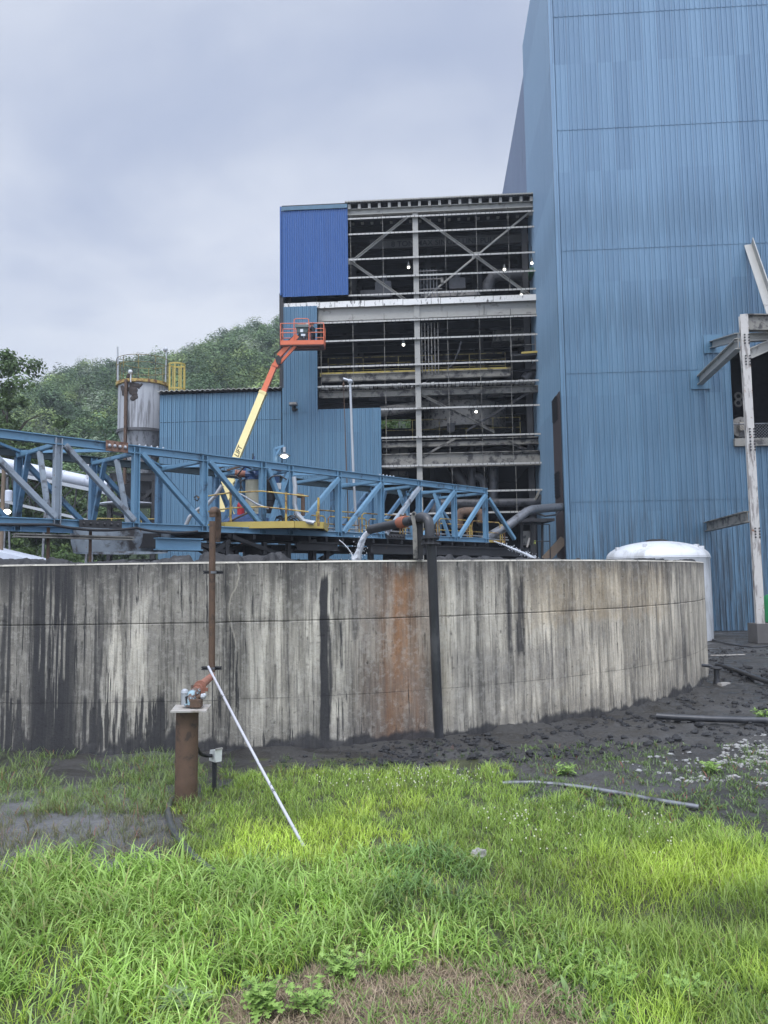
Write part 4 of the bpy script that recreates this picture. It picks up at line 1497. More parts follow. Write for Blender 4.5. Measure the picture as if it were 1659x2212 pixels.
# splice plates with bolts
b = MB()
sp_, zsp = bs(*Z3(885, 1074))
b.box(bp(sp_, ZT - .12, -.16), (.75, .03, .34), math.atan2(BD[1], BD[0]))
spl = b.build('splice_plate', M('rusty_splice', (.22, .13, .09), .7, var=.2, col2=(.10, .05, .035), thr=(.45, .6), s2=8), bridge)
b = MB()
for k in range(4):
    b.ball(bp(sp_ - .27 + .18 * k, ZT - .12, -.19), .06, 8, 5)
b.build('bolt', m_galv, spl)
for s_ in (bs(325, 1010)[0], bs(*Z4(1560, 490))[0]):
    b = MB()
    for k in range(5):
        b.ball(bp(s_ - .4 + .22 * k, ZT + .05, .02), .04, 8, 5)
    b.build('bolt_row', m_galv, bridge)
for uu, lw in ((Z3(760, 1700), 1.4), (Z5(310, 725), 1.2)):
    s_ = bs(*uu)[0]
    b = MB()
    b.box(bp(s_, ZB + .10, -.16), (lw, .03, .24), math.atan2(BD[1], BD[0]))
    for k in range(6):
        b.ball(bp(s_ - lw * .4 + lw * .16 * k, ZB + .10, -.18), .05, 8, 5)
    b.build('lower_splice', m_dark_steel, bridge)
# deck, under-beams
b = MB()
for k in range(int((post_s[-1] - post_s[2]) / .9)):
    s_ = post_s[2] + .4 + .9 * k
    b.beam(bp(s_, ZB - .12, 0), bp(s_, ZB - .12, BWID), .12, .18)
b.build('deck_joists', m_dark_steel, bridge)
b = MB()
b.slab([bp(post_s[2], ZB - .01, .35), bp(post_s[-1] + .6, ZB - .01, .35), bp(post_s[-1] + .6, ZB - .01, BWID - .35), bp(post_s[2], ZB - .01, BWID - .35)], (0, 0, .035))
b.build('walkway_deck', m_dark_steel, bridge)
for sa, sb, hh, mm in ((bs(800, 1170)[0], bs(1140, 1180)[0], .42, m_dark_steel), (bs(640, 1170)[0], bs(728, 1170)[0], .34, m_dark_steel), (bs(336, 1170)[0], bs(433, 1170)[0], .42, m_truss), (bs(30, 1150)[0], bs(285, 1160)[0], .12, m_grime_steel)):
    b = MB()
    b.ibeam(bp(sa, ZB - .26 - hh / 2, -.02), bp(sb, ZB - .26 - hh / 2, -.02), hh, .3, .04)
    b.build('under_beam', mm, bridge)
b = MB()
b.ibeam(bp(post_s[2], ZB - .4, BWID), bp(s_end, ZB - .4, BWID), .35, .3, .04)
b.build('under_beam', m_dark_steel, bridge)
# walkway railing
sd0 = bs(700, 1150)[0]
for w, mm in ((.45, m_yellow_old), (BWID - .45, m_yellow_old)):
    s_ = sd0
    while s_ < s_end - .3:
        e_ = min(s_ + 2.6, s_end)
        b = MB()
        b.tube([bp(s_, ZB, w), bp(s_, ZB + 1.0, w), bp(s_ + .12, ZB + 1.1, w), bp(e_ - .3, ZB + 1.1, w), bp(e_ - .18, ZB + 1.0, w), bp(e_ - .18, ZB, w)], .03, 7)
        b.tube([bp(s_, ZB + .55, w), bp(e_ - .18, ZB + .55, w)], .025, 7)
        b.tube([bp((s_ + e_) / 2, ZB, w), bp((s_ + e_) / 2, ZB + 1.1, w)], .028, 7)
        b.beam(bp(s_, ZB + .1, w), bp(e_ - .18, ZB + .1, w), .02, .12)
        b.build('guard_rail', mm, bridge)
        s_ = e_
for w, zz2 in ((.55, .26), (.62, .40), (BWID - .6, .3)):
    b = MB()
    b.tube([bp(sd0 - 1, ZB + zz2, w), bp(s_end + .3, ZB + zz2 - .05, w)], .035, 7)
    b.build('conduit_run', m_galv, bridge)
# sagging cable slung under the left half
b = MB()
pts = []
sag = [S0, bs(105, 1150)[0], bs(286, 1155)[0], bs(430, 1165)[0]]
for a, c in zip(sag[:-1], sag[1:]):
    for k in range(12):
        t = k / 12
        pts.append(bp(a + (c - a) * t, ZB + .02 - .22 * 4 * t * (1 - t) * .55, -.24))
b.tube(pts, .045, 7)
b.build('slung_cable', m_black, bridge)
# legs of the bridge: dark columns standing in the sludge under the right-hand half and tie rods at the left
stand = thing('underbridge_trestle', 'black sooty trestle of thin legs and cross braces under the blue bridge', 'trestle', bp(post_s[4], 3.2, 1.5))
for u, w in ((Z4(350, 1000), .2), (Z4(640, 1000), .2), (Z4(695, 1000), 2.5), (Z4(825, 1000), .2), (Z4(935, 1000), 2.5), (Z4(1022, 1000), .2), (Z4(1122, 1000), .2), (Z4(1275, 1000), 2.5), (Z4(1457, 1000), .2), (Z5(715, 800), .2), (Z5(1013, 800), .2), (Z5(440, 800), 2.5)):
    b = MB()
    s_ = bs(*u)[0]
    b.beam(bp(s_, 3.2, w), bp(s_, ZB - .3, w), .16, .16, BD)
    b.build('leg', m_dark_steel, stand)
for (ua, ub, w) in ((Z4(345, 940), Z4(820, 1118), .1), (Z4(1040, 958), Z4(640, 1112), .2), (Z4(80, 990), Z4(400, 1090), .2), (Z4(48, 995), Z4(200, 1090), .1), (Z4(370, 960), Z4(250, 1040), .15), (Z4(690, 985), Z4(380, 1090), 2.0), (Z4(1460, 1000), Z4(1290, 1100), 2.0)):
    b = MB()
    sa, za = bs(*ua)
    sb, zb = bs(*ub)
    b.angle(bp(sa, za, w), bp(sb, max(zb, 3.3), w), .14, .03, BN)
    b.build('cross_brace', m_dark_steel, stand)
b = MB()
sa, sb = bs(*Z4(860, 1075))[0], bs(*Z5(1020, 840))[0]
b.beam(bp(sa, 3.75, 2.9), bp(sb, 3.75, 2.9), .1, .75)
for k in range(16):
    s_ = sa + (sb - sa) * k / 15
    b.beam(bp(s_, 3.4, 2.82), bp(s_, 4.15, 2.82), .08, .08, BD)
b.build('weir_trough', m_dark_steel, stand)
cc = np.array([TC[0], TC[1], 0])
b = MB()
b.lathe([(.62, 3.0), (.62, ZB - .35)], cc, 18)
b.build('centre_column', m_black, stand)
for u in (Z3(382, 1800), Z3(707, 1850)):
    b = MB()
    s_ = bs(*u)[0]
    b.tube([bp(s_, 3.2, .1), bp(s_, ZB - .05, .1)], .05, 7)
    b.build('hanger_rod', m_rust, stand)
# feed chute: grimy curved trough and tapering black funnel at the left
chute = thing('feed_chute', 'black tapering chute and grimy curved trough hanging under the bridge near the silo', 'chute', P(315, 1200, 29))
b = MB()
c_ = P(*Z3(1105, 1900), 27.0)
k_ = .28 * 27 / 1659
b.lathe([(95 * k_, 3.2), (112 * k_, 3.4 + 40 * k_), (112 * k_, 3.4 + 75 * k_), (118 * k_, 3.4 + 78 * k_), (118 * k_, 3.4 + 140 * k_)], (c_[0], c_[1], 0), 20)
b.build('funnel', m_dark_steel, chute)
b = MB()
z_ = P(*Z3(870, 1798), 27)[2]
x0_ = P(*Z3(718, 1798), 27)[0]
x1_ = P(*Z3(1020, 1798), 27)[0]
b.lathe([(1.62, z_ - .42), (1.7, z_ - .05), (1.74, z_ + .42)], ((x0_ + x1_) / 2, 27.9, 0), 30, False)
b.build('curved_trough', m_truss_worn, chute)
b = MB()
b.beam(P(*Z3(985, 1805), 26.8), P(*Z3(1235, 1800), 26.8), .3, .5)
b.build('bearing_beam', m_dark_steel, chute)

# ------------------------------------------------------------------ the rake drive in the middle of the bridge
ca = bp(bs(548, 1100)[0], ZB, BWID / 2)
drive = thing('rake_drive', 'yellow-skirted drive platform with a cream gearbox drum and blue motors in the bridge middle', 'machine', ca)
KD = .28 * ca[1] / 1659        # metres per crop pixel at that depth
cz = ca[2]


def D4(x, y, dy=0.0):
    return P(*Z4(x, y), ca[1] + dy)


b = MB()
py = (D4(100, 850)[2], D4(100, 888)[2])
xl, xr = D4(110, 870)[0], D4(1078, 870)[0]
poly = [(xl, .2), (xl + 1.3, -1.3), (xr - 1.0, -1.3), (xr, -.6), (xr, 1.6), (xl + .6, 1.9)]
for i in range(len(poly)):
    p_, q_ = poly[i], poly[(i + 1) % len(poly)]
    b.beam((p_[0], ca[1] + p_[1], (py[0] + py[1]) / 2 - .03), (q_[0], ca[1] + q_[1], (py[0] + py[1]) / 2 - .03), .08, .25)
b.build('skirt', m_yellow, drive)
b = MB()
b.prism([(p_[0], ca[1] + p_[1], py[1] + .02) for p_ in poly], (0, 0, .1))
b.build('platform', m_dark_steel, drive)
b = MB()
zb_ = py[1] + .14
c_ = np.array([D4(490, 800)[0], ca[1], 0])
b.lathe([(210 * KD, zb_), (205 * KD, zb_ + .12), (150 * KD, zb_ + .30), (120 * KD, zb_ + .42)], c_, 28)
b.build('gear_base', m_blue_mach, drive)
b = MB()
cd = np.array([D4(530, 700)[0], ca[1], 0])
zt_ = D4(530, 505)[2]
z0_ = zb_ + .40
b.lathe([(66 * KD, z0_), (64 * KD, z0_ + .05), (58 * KD, z0_ + .08), (58 * KD, zt_ - .05), (60 * KD, zt_)], cd, 28)
b.build('gearbox_drum', m_cream, drive, smooth=True)
b = MB()
b.lathe([(64 * KD, zt_), (64 * KD, zt_ + .10), (50 * KD, zt_ + .20), (20 * KD, zt_ + .24)], cd, 28)
b.box(cd + (-.1, 0, zt_ + .38), (.5, .5, .3))
b.build('drum_cover', m_blue_mach, drive)
b = MB()
q = D4(440, 455, -.2)
b.tube([q + (-.22, 0, 0), q + (-.18, 0, 0)], .17, 12)
b.tube([q + (-.18, 0, 0), q + (.25, .02, -.02)], .14, 12)
b.build('gear_motor', m_rust_lt, drive)
b = MB()
q = D4(515, 460, -.2)
b.tube([q + (-.2, 0, 0), q + (.25, 0, 0)], .15, 10)
b.box(q + (.35, 0, .1), (.3, .4, .35))
b.tube([q + (.1, 0, 0), q + (.1, 0, .7)], .05, 8)
b.build('gear_reducer', m_blue_mach, drive)
b = MB()
q = D4(665, 610, .1)
b.lathe([(48 * KD, -.75), (50 * KD, -.3), (54 * KD, -.28), (54 * KD, .0), (40 * KD, .05), (40 * KD, .45), (34 * KD, .5)], q, 16)
for k in range(14):
    a = 2 * math.pi * k / 14
    b.beam(q + (41 * KD * math.cos(a), 41 * KD * math.sin(a), .06), q + (41 * KD * math.cos(a), 41 * KD * math.sin(a), .44), .03, .05)
b.build('lift_motor', m_black, drive)
b = MB()
q = D4(690, 520, .15)
b.box(q, (.42, .4, .5))
b.box(q + (.32, 0, -.22), (.35, .3, .18))
b.build('motor_head', m_blue_mach, drive)
b = MB()
q = D4(720, 555, -.1)
b.box(q, (.3, .3, .25))
b.build('junction_box', m_white_plastic, drive)
b = MB()
q = D4(436, 780, -.5)
b.lathe([(.14, 0), (.14, .42), (.09, .52), (.04, .55)], q, 12)
b.build('extinguisher', m_red, drive)
b = MB()
rp = [(100, 640), (360, 600), (600, 590), (785, 610), (960, 630)]
for y_off in (0, 120):
    b.tube([D4(x, y + y_off, -1.3) for x, y in rp], .028, 7)
for x, y, y2 in ((128, 630, 850), (357, 590, 830), (785, 600, 850), (1035, 640, 860)):
    b.tube([D4(x, y, -1.3), D4(x, y2, -1.3)], .045, 7)
b.build('platform_rail', m_yellow_old, drive)
b = MB()
b.tube([D4(915, 780, .3), D4(915, 620, .3)], .08, 8)
b.tube([D4(870, 622, .3), D4(920, 628, .3)], .09, 8)
b.build('vent_pipe', m_rust, drive)
for pts, r_, mm in (([(0, 880), (40, 790), (110, 730), (180, 690), (240, 625), (292, 545)], .075, m_galv), ([(846, 480), (856, 560), (850, 690), (870, 770), (920, 820), (1000, 835)], .085, m_galv),
                    ([(860, 700), (880, 760), (930, 815), (1010, 826)], .04, m_galv), ([(390, 590), (480, 640), (560, 690), (650, 725)], .035, m_galv), ([(280, 860), (400, 800), (540, 735)], .035, m_rust)):
    b = MB()
    pp = [D4(x, y, -1.0) for x, y in pts]
    b.tube(pp, r_, 8)
    b.build('conduit', mm, drive)
for k in range(7):
    b = MB()
    c0 = D4(720 + 25 * k, 800, .2 - .1 * k)
    pts = []
    for j in range(15):
        a = math.pi * j / 14
        pts.append(c0 + np.array([(90 - 6 * k) * KD * math.cos(a + .25) , .05 * j * .1, (55 + 8 * (k % 3)) * KD * math.sin(a) - .25]))
    b.tube(pts, .028, 6)
    b.build('hose_loop', m_black, drive)
for pts in ([(310, 500), (350, 470), (400, 475), (440, 510), (430, 600), (400, 660)], [(450, 580), (430, 520), (470, 495)], [(630, 520), (680, 475), (740, 470), (790, 500)], [(400, 480), (430, 440), (470, 400), (520, 420)], [(75, 640), (95, 625), (120, 640), (100, 665), (80, 650)], [(520, 400), (530, 330), (530, 300)]):
    b = MB()
    b.tube([D4(x, y, -.7) for x, y in pts], .03, 6)
    b.build('hose', m_black, drive)
# white covers lying over the top chord bay
b = MB()
for (xa, ya, xb, yb) in ((270, 408, 420, 372), (330, 430, 480, 385), (640, 415, 780, 436), (380, 440, 520, 395)):
    b.beam(D4(xa, ya, .4), D4(xb, yb, .4), .12, .06)
b.build('top_bracing_bar', m_rust, drive)
# work lamp on a bracket on the bridge
yl = 30.5


def L4(x, y, dy=0.0):
    return P(*Z4(x, y), yl + dy)


lampb = thing('bracket_lamp', 'lit shaded lamp on a blue bracket arm above the bridge drive', 'lamp', L4(700, 380))
b = MB()
b.beam(L4(701, 470), L4(700, 258), .10, .10, BD)
b.beam(L4(697, 262), L4(772, 240), .09, .09)
b.beam(L4(702, 318), L4(742, 258), .08, .08)
b.build('bracket', m_truss, lampb)
b = MB()
b.lathe([(.045, .36), (.055, .26), (.055, .15), (.04, .12), (.10, .10), (.235, .025), (.24, .0), (.21, .02), (.08, .08)], L4(772, 318), 24)
b.build('lamp_shade', m_enamel, lampb, smooth=True)
b = MB()
b.tube([L4(772, 250), L4(772, 290)], .06, 8)
b.build('socket', m_galv, lampb)
b = MB()
b.ball(L4(772, 322), .15, 14, 8, (1, 1, .42))
b.build('bulb', m_lamp, lampb, smooth=True)
# davit post with hanging line
yd = 36.5
dav = thing('davit_post', 'slim grey davit post with a short arm and a line hanging from it', 'post', P(*Z4(1330, 940), yd))
b = MB()
q = P(*Z6(1326, 880), yd)
qb = P(*Z4(1330, 935), yd)
qm = P(*Z6(1358, 1780), yd)
b.tube([qb, qm, q], [.07, .065, .06], 10)
b.build('pole', m_galv, dav)
b = MB()
b.tube([q + (.06, 0, 0), P(*Z6(1258, 854), yd)], .07, 8)
b.ball(q, .13, 8, 6)
b.build('arm', m_galv, dav)
b = MB()
pa = P(*Z6(1263, 862), yd)
b.tube([pa, P(*Z6(1262, 925), yd), P(*Z6(1276, 1300), yd), P(*Z6(1292, 1780), yd), P(*Z4(1268, 930), yd)], [.018, .018, .022, .028, .028], 6)
b.ball(P(*Z6(1262, 912), yd), .06, 8, 6, (1, 1, 1.6))
b.build('hanging_line', m_rust, dav)

# ------------------------------------------------------------------ discharge pipe over the rim
dp = thing('discharge_pipe', 'black discharge pipe climbing the tank wall and bending inward over the rim, spilling water', 'pipe', G(947, 1594))
yE = 15.35
foot = G(948, 1597)
top = P(*Z5(602, 760), yE)
b = MB()
b.tube([foot + (0, -.02, -.1), foot * .5 + top * .5, top], .098, 20)
b.build('downpipe', m_hdpe, dp, smooth=True)
b = MB()
for y, r_ in ((712, .185), (757, .185)):
    q = P(*Z5(594, y), yE)
    b.tube([q + (0, 0, -.018), q + (0, 0, .018)], r_, 24)
    for k in range(10):
        a = 2 * math.pi * k / 10
        b.tube([q + (.155 * math.cos(a), .155 * math.sin(a), -.05), q + (.155 * math.cos(a), .155 * math.sin(a), .05)], .016, 6)
b.tube([P(*Z5(594, 757), yE), P(*Z5(594, 712), yE)], .12, 18)
b.build('flange', m_dark_steel, dp)
b = MB()
el = [P(*Z5(592, 745), yE), P(*Z5(588, 620), yE), P(*Z5(580, 585), yE + .02), P(*Z5(560, 560), yE + .08), P(*Z5(530, 552), yE + .18), P(*Z5(490, 566), yE + .35), P(*Z5(435, 585), yE + .62)]
b.tube(el, [.098, .098, .1, .102, .102, .1, .098], 20)
b.build('elbow', m_hdpe, dp, smooth=True)
b = MB()
b.tube([P(*Z5(455, 580), yE + .5), P(*Z5(130, 648), yE + 2.1)], [.098, .102], 20, True)
b.build('spout', m_hdpe, dp, smooth=True)
b = MB()
q0, q1 = P(*Z5(412, 585), yE + .72), P(*Z5(356, 598), yE + 1.0)
dd = q1 - q0
b.tube([q0, q0 + dd * .15, q0 + dd * .85, q1], [.118, .128, .128, .118], 20)
b.build('coupling', m_rust_or, dp, smooth=True)
b = MB()
for t in (.2, .8):
    b.box(q0 + dd * t + (0, 0, .14), (.05, .1, .06))
b.build('coupling_bolt', m_rust, dp)
post = thing('pipe_support_post', 'pale upright support strap and post holding the bent discharge pipe at the rim', 'post', P(893, 1210, yE + .55))
b = MB()
qa = P(*Z5(470, 875), yE + .3)
pl_ = [P(*Z5(x, y), yE + .22) for x, y in ((463, 872), (455, 600), (446, 560), (452, 520), (466, 508), (482, 514), (487, 545), (480, 590), (490, 640), (497, 872))]
b.prism(pl_, (0.01, .05, 0))
b.build('strap', m_grime_steel, post)
b = MB()
b.beam(P(*Z5(512, 878), yE + .42), P(*Z5(510, 590), yE + .42), .2, .14, (1, 0, 0))
b.build('post_body', m_dark_steel, post)
b = MB()
b.tube([P(*Z5(466, 528), yE + .18), P(*Z5(466, 528), yE + .3)], .03, 8)
b.build('strap_bolt', m_black, post)

# water
m_water, gw, bw = new_mat('falling_water')
bw.inputs['Base Color'].default_value = (.86, .89, .92, 1)
bw.inputs['Roughness'].default_value = .3
bw.inputs['Transmission Weight'].default_value = .45
bw.inputs['IOR'].default_value = 1.33
cw = gw.n('ShaderNodeTexCoord').outputs['Object']
bpw = gw.n('ShaderNodeBump')
bpw.inputs['Strength'].default_value = .8
bpw.inputs['Distance'].default_value = .05
gw.link(gw.noise(gw.vscale(cw, (1, 1, .35)), 14, 5, .6), bpw.inputs['Height'])
gw.link(bpw.outputs[0], bw.inputs['Normal'])


def stream(name, label, pts, widths, drops, rd, seed):
    r = np.random.default_rng(seed)
    b = MB()
    m_ = 26
    pts = np.array(pts)
    t = np.linspace(0, 1, len(pts))
    tt_ = np.linspace(0, 1, m_)
    C_ = np.stack([np.interp(tt_, t, pts[:, i]) for i in range(3)], 1)
    for _ in range(2):
        C_[1:-1] = (C_[:-2] + 2 * C_[1:-1] + C_[2:]) / 4
    W_ = np.interp(tt_, t, widths)
    for sline in range(7):
        ph = r.random(3) * 9
        off = np.stack([np.sin(tt_ * 9 + ph[0]) * .42 + r.normal(0, .04, m_), np.sin(tt_ * 7 + ph[1]) * .3 + r.normal(0, .04, m_), r.normal(0, .03, m_)], 1) * W_[:, None]
        b.tube(list(C_ + off), list(W_ * (.34 + .22 * r.random(m_))), 7)
    for k in range(drops):
        i = int(m_ * (r.random() ** .6) * .999)
        q = C_[i] + r.normal(0, 1, 3) * W_[i] * (1.1, 1.1, .8)
        b.ball(q, rd * (.4 + r.random()), 5, 3, (1, 1, 1.3))
    o_ = b.build(name, m_water, smooth=True)
    return tag(o_, label, 'water')


ys_ = yE + 2.12
stream('water_stream', 'thick white stream of water falling from the black discharge pipe into the tank', [P(*Z5(x, y), ys_ + .04 * i) for i, (x, y) in enumerate(((140, 652), (112, 672), (84, 710), (62, 760), (42, 815), (22, 872), (18, 890)))], [.075, .08, .085, .09, .10, .115, .12], 110, .009, 3)
yj = bp(s_end, 0)[1] - 1.4
stream('water_jet', 'thin arcing water jet spraying out below the bridge end at the right', [P(*Z5(x, y), yj) for x, y in ((1085, 740), (1150, 762), (1220, 790), (1290, 822), (1360, 855), (1420, 885))], [.04, .06, .08, .10, .12, .12], 260, .020, 5)
stream('water_jet', 'faint little spray of water dripping beside the thick falling stream', [P(*Z4(x, y), 29) for x, y in ((1195, 965), (1225, 990), (1255, 1020), (1285, 1060), (1300, 1100))], [.018, .02, .02, .02, .02], 70, .010, 6)

# rusty pipe with return bend on the wall, strapped by two channel irons
rs = thing('riser_pipe', 'rusty brown riser pipe strapped to the tank wall with a return bend on top', 'pipe', P(459, 1640, 13.7))
yR = 13.62
rr = .055 * 1.02
b = MB()
b.tube([P(457.5, 1452, yR), P(458, 1300, yR), P(459, 1126, yR)], rr, 14)
b.build('riser', m_rust, rs, smooth=True)
b = MB()
arc = [P(*Z4(x, y), yR + dy_) for x, y, dy_ in ((219, 790, 0), (219, 755, 0), (224, 738, .05), (236, 735, .13), (250, 742, .2), (260, 760, .24), (262, 800, .25))]
b.tube(arc, [rr * 1.05, rr * 1.12, rr * 1.15, rr * 1.1, rr * 1.05, rr, rr], 14)
b.ball(P(*Z4(219, 752), yR), rr * 1.22, 12, 8)
b.build('return_bend', m_rust, rs, smooth=True)
b = MB()
for y0_, y1_, r_ in ((795, 890, 1.05), (890, 950, .9), (950, 985, .7)):
    b.tube([P(*Z4(262, y0_), yR + .25), P(*Z4(261, y1_), yR + .25)], rr * r_, 12)
b.build('drop_nozzle', m_rust, rs, smooth=True)
for (cx_, cy_) in ((WL(1281, 301)), (WL(1270, 876))):
    b = MB()
    wl_ = 58 * .36
    b.beam(P(cx_ - wl_, cy_ - 2.2, yR + .10), P(cx_ + wl_, cy_ - 2.2, yR + .10), .10, .025)
    b.beam(P(cx_ - wl_, cy_ + 2.2, yR + .10), P(cx_ + wl_, cy_ + 2.2, yR + .10), .10, .02)
    b.beam(P(cx_ - wl_, cy_, yR + .14), P(cx_ + wl_, cy_, yR + .14), .02, .05)
    b.build('strut_channel', m_dark_steel, rs)
    b = MB()
    b.tube([P(cx_ - .5, cy_ - 2.4, yR), P(cx_ - .5, cy_ + 2.4, yR)], rr * 1.14, 14)
    b.build('pipe_clamp', m_galv_dark, rs)
# pedestal, plate, valve
yP = 11.75
pb_ = G(402, 1722)
pb_ = P(402, 1722, yP)
ped = thing('valve_pedestal', 'rusty round pipe pedestal with a square plate and valve elbow on top', 'pedestal', (pb_[0], pb_[1], 0))
zpl = P(400, 1532, yP)[2]
rp_ = 112 * .21 * yP / 1659
b = MB()
b.tube([(pb_[0] + .005, pb_[1], -.3), (pb_[0], pb_[1], .27), (pb_[0], pb_[1], .29), (pb_[0], pb_[1], .31), (pb_[0] + .01, pb_[1], zpl)], [rp_, rp_, rp_ * 1.012, rp_, rp_], 32)
b.build('pipe_column', m_rust, ped, smooth=True)
b = MB()
k_ = .21 * yP / 1659
cx_ = pb_[0]
pq = [P(*PD(170, 662), yP - .30), P(*PD(545, 655), yP - .30), P(*PD(592, 590), yP + .30), P(*PD(228, 600), yP + .30)]
for q in pq:
    q[2] = zpl
b.slab(pq, (0, 0, .022))
b.build('top_plate', m_plate, ped)
b = MB()
V0 = lambda x, y, dy_=0: P(*PD(x, y), yP + dy_)
e = [V0(385, 612), V0(383, 560), V0(392, 520, .02), V0(420, 490, .08), V0(445, 470, .16)]
b.tube(e, [.075, .075, .078, .078, .075], 14)
b.tube([V0(385, 622), V0(385, 600)], .10, 14)
b.build('valve_elbow', m_teal, ped, smooth=True)
b = MB()
b.tube([V0(430, 480, .1), V0(470, 430, .3), V0(600, 318, 1.75)], [.072, .066, .058], 14)
b.build('slanted_pipe', m_rust_lt, ped, smooth=True)
b = MB()
for x, y, dy_ in ((446, 462, .15), (478, 424, .28)):
    q = V0(x, y, dy_)
    d_ = nrm(V0(600, 318, 1.75) - V0(430, 480, .1))
    b.tube([q - d_ * .025, q + d_ * .025], .092, 16)
    b.box(q + (.09, 0, -.05), (.06, .05, .05))
b.build('grooved_clamp', m_rust_lt, ped)
b = MB()
b.tube([V0(320, 612), V0(320, 505)], .055, 12)
b.lathe([(.05, 0), (.06, .02), (.05, .06), (.02, .08)], V0(320, 505), 12)
b.build('pale_gauge', m_galv, ped, smooth=True)
b = MB()
b.tube([V0(348, 520, .02), V0(362, 590, .02)], [.09, .09], 4)
b.build('handle', m_black, ped)
b = MB()
b.box(V0(440, 600, -.06), (.16, .14, .1))
b.box(V0(440, 572, -.06), (.13, .11, .04))
b.build('nut_block', m_rust, ped)
b = MB()
b.tube([V0(450, 545), V0(470, 528), V0(500, 528)], .035, 10)
b.build('side_nipple', m_rust, ped)
b = MB()
b.tube([V0(490, 528), V0(530, 530)], .042, 10)
b.ball(V0(520, 520), .04, 8, 6)
b.build('drain_cock', m_galv, ped)
b = MB()
b.tube([V0(395, 415, .1), V0(398, 470, .06), V0(380, 500, .03)], .02, 8)
b.build('hook', m_rust, ped)
# junction box
yJ = 12.35
jb = thing('junction_box', 'white weathered electrical box on a short post beside the rusty pedestal', 'junction box', (P(465, 1690, yJ)[0], yJ, 0))
J = lambda x, y, dy_=0: P(*PD(x, y), yJ + dy_)
b = MB()
b.hexa([J(570, 1185), J(630, 1208, -.1), J(700, 1195), J(660, 1180, .15)], [J(580, 1078), J(632, 1082, -.1), J(706, 1068), J(660, 1068, .15)])
b.build('box_body', M('weathered_white_box', (.66, .66, .62), .5, var=.08, col2=(.28, .27, .25), thr=(.55, .7), s2=18, stretch2=(1, 1, .2)), jb)
b = MB()
b.beam(J(640, 1074, -.1), J(706, 1062, .0), .03, .025)
b.build('lid', m_plate, jb)
b = MB()
b.beam((*J(626, 1420)[:2], -.2), J(626, 1195), .06, .06, (1, 0, 0))
b.build('stake', m_dark_steel, jb)
b = MB()
b.tube([J(445, 1050, -.5), J(460, 1085, -.4), J(490, 1120, -.25), J(540, 1138, -.1), J(600, 1138, -.05)], .028, 10)
b.build('cable', m_black, jb, smooth=True)
# leaning conduit
b = MB()
lt_, lb_ = P(450, 1440, 13.42), G(657, 1830)
pts = [lt_ + (lb_ - lt_) * k / 8 + np.array([0, 0, -.03 * math.sin(math.pi * k / 8)]) for k in range(9)]
b.tube(pts, .021, 12)
lean = b.build('leaning_pole', M('scuffed_white_pole', (.40, .40, .425), .4, var=.1, scale=1, col2=(.10, .10, .11), thr=(.62, .66), s2=7), smooth=True)
tag(lean, 'long thin white pole leaning from the grass up to the tank wall bracket', 'pole')
# hoses and pipes on the ground
m_hose = M('grey_hose', (.05, .055, .06), .35, var=.2, col2=(.10, .10, .10), thr=(.5, .7), s2=3)


def ground_line(name, label, pix, r_, mat, lift=.0):
    pts = [G(u, v, r_ + lift) for u, v in pix]
    fine = []
    for a in range(len(pts) - 1):
        p0, p1, p2, p3 = pts[max(a - 1, 0)], pts[a], pts[a + 1], pts[min(a + 2, len(pts) - 1)]
        for k in range(6):
            t = k / 6
            fine.append(.5 * ((2 * p1) + (-p0 + p2) * t + (2 * p0 - 5 * p1 + 4 * p2 - p3) * t * t + (-p0 + 3 * p1 - 3 * p2 + p3) * t ** 3))
    fine.append(pts[-1])
    gzs = np.array([float(ground_z(np.array(q[0]), np.array(q[1]))) for q in fine])
    kw = 9 if len(fine) > 14 else 3
    gzs = np.convolve(np.pad(gzs, kw, mode='edge'), np.ones(2 * kw + 1) / (2 * kw + 1), 'valid')
    for q, gz_ in zip(fine, gzs):
        q[2] += gz_
    b = MB()
    b.tube(fine, r_, 10)
    return tag(b.build(name, mat, smooth=True), label, 'hose')


ground_line('hose', 'dark hose curving through the weeds in front of the rusty pedestal', [(382, 1715), (364, 1740), (368, 1775), (384, 1805), (412, 1840), (448, 1872), (500, 1905)], .045, m_hose, .0)
ground_line('hose', 'grey pipe lying half hidden along the grass edge at the right', [(1085, 1693), (1150, 1692), (1230, 1699), (1330, 1712), (1420, 1727), (1510, 1741)], .040, m_galv_dark, -.005)
ground_line('hose', 'black pipe lying straight across the mud right of the tank', [(1418, 1547), (1500, 1551), (1580, 1554), (1700, 1557), (1800, 1560)], .07, m_hdpe, .05)
ground_line('hose', 'black hose running from the small standpipe towards the right edge', [(1548, 1438), (1575, 1444), (1610, 1456), (1660, 1473), (1740, 1490)], .075, m_hdpe, .08)
ground_line('hose', 'thin cable lying on the mud between the white vat and the pillar', [(1532, 1378), (1560, 1386), (1600, 1394), (1640, 1396), (1700, 1390)], .04, m_hdpe, .03)
ground_line('stick', 'pale straight stick lying on the mud behind the concrete tank', [(1535, 1415), (1570, 1414), (1609, 1412)], .025, m_plate, .05)['category'] = 'stick'
sp = thing('standpipe', 'small black standpipe with a round cap on the mud right of the tank', 'standpipe', G(1549, 1482))
b = MB()
q = G(1549, 1482)
b.tube([q, q + (0, 0, .52)], .075, 12)
b.tube([q, q + (0, 0, .2)], [.11, .085], 12)
b.build('pipe_stub', m_hdpe, sp, smooth=True)
b = MB()
b.lathe([(.16, .50), (.18, .52), (.16, .55), (.05, .57)], q, 18)
b.build('cap', m_dark_steel, sp)
b = MB()
b.tube([q + (-.1, .1, .56), q + (-.42, .15, .60), q + (-.58, .2, .85), q + (-.40, .2, 1.1)], .05, 10)
b.build('hose_end', m_hdpe, sp, smooth=True)
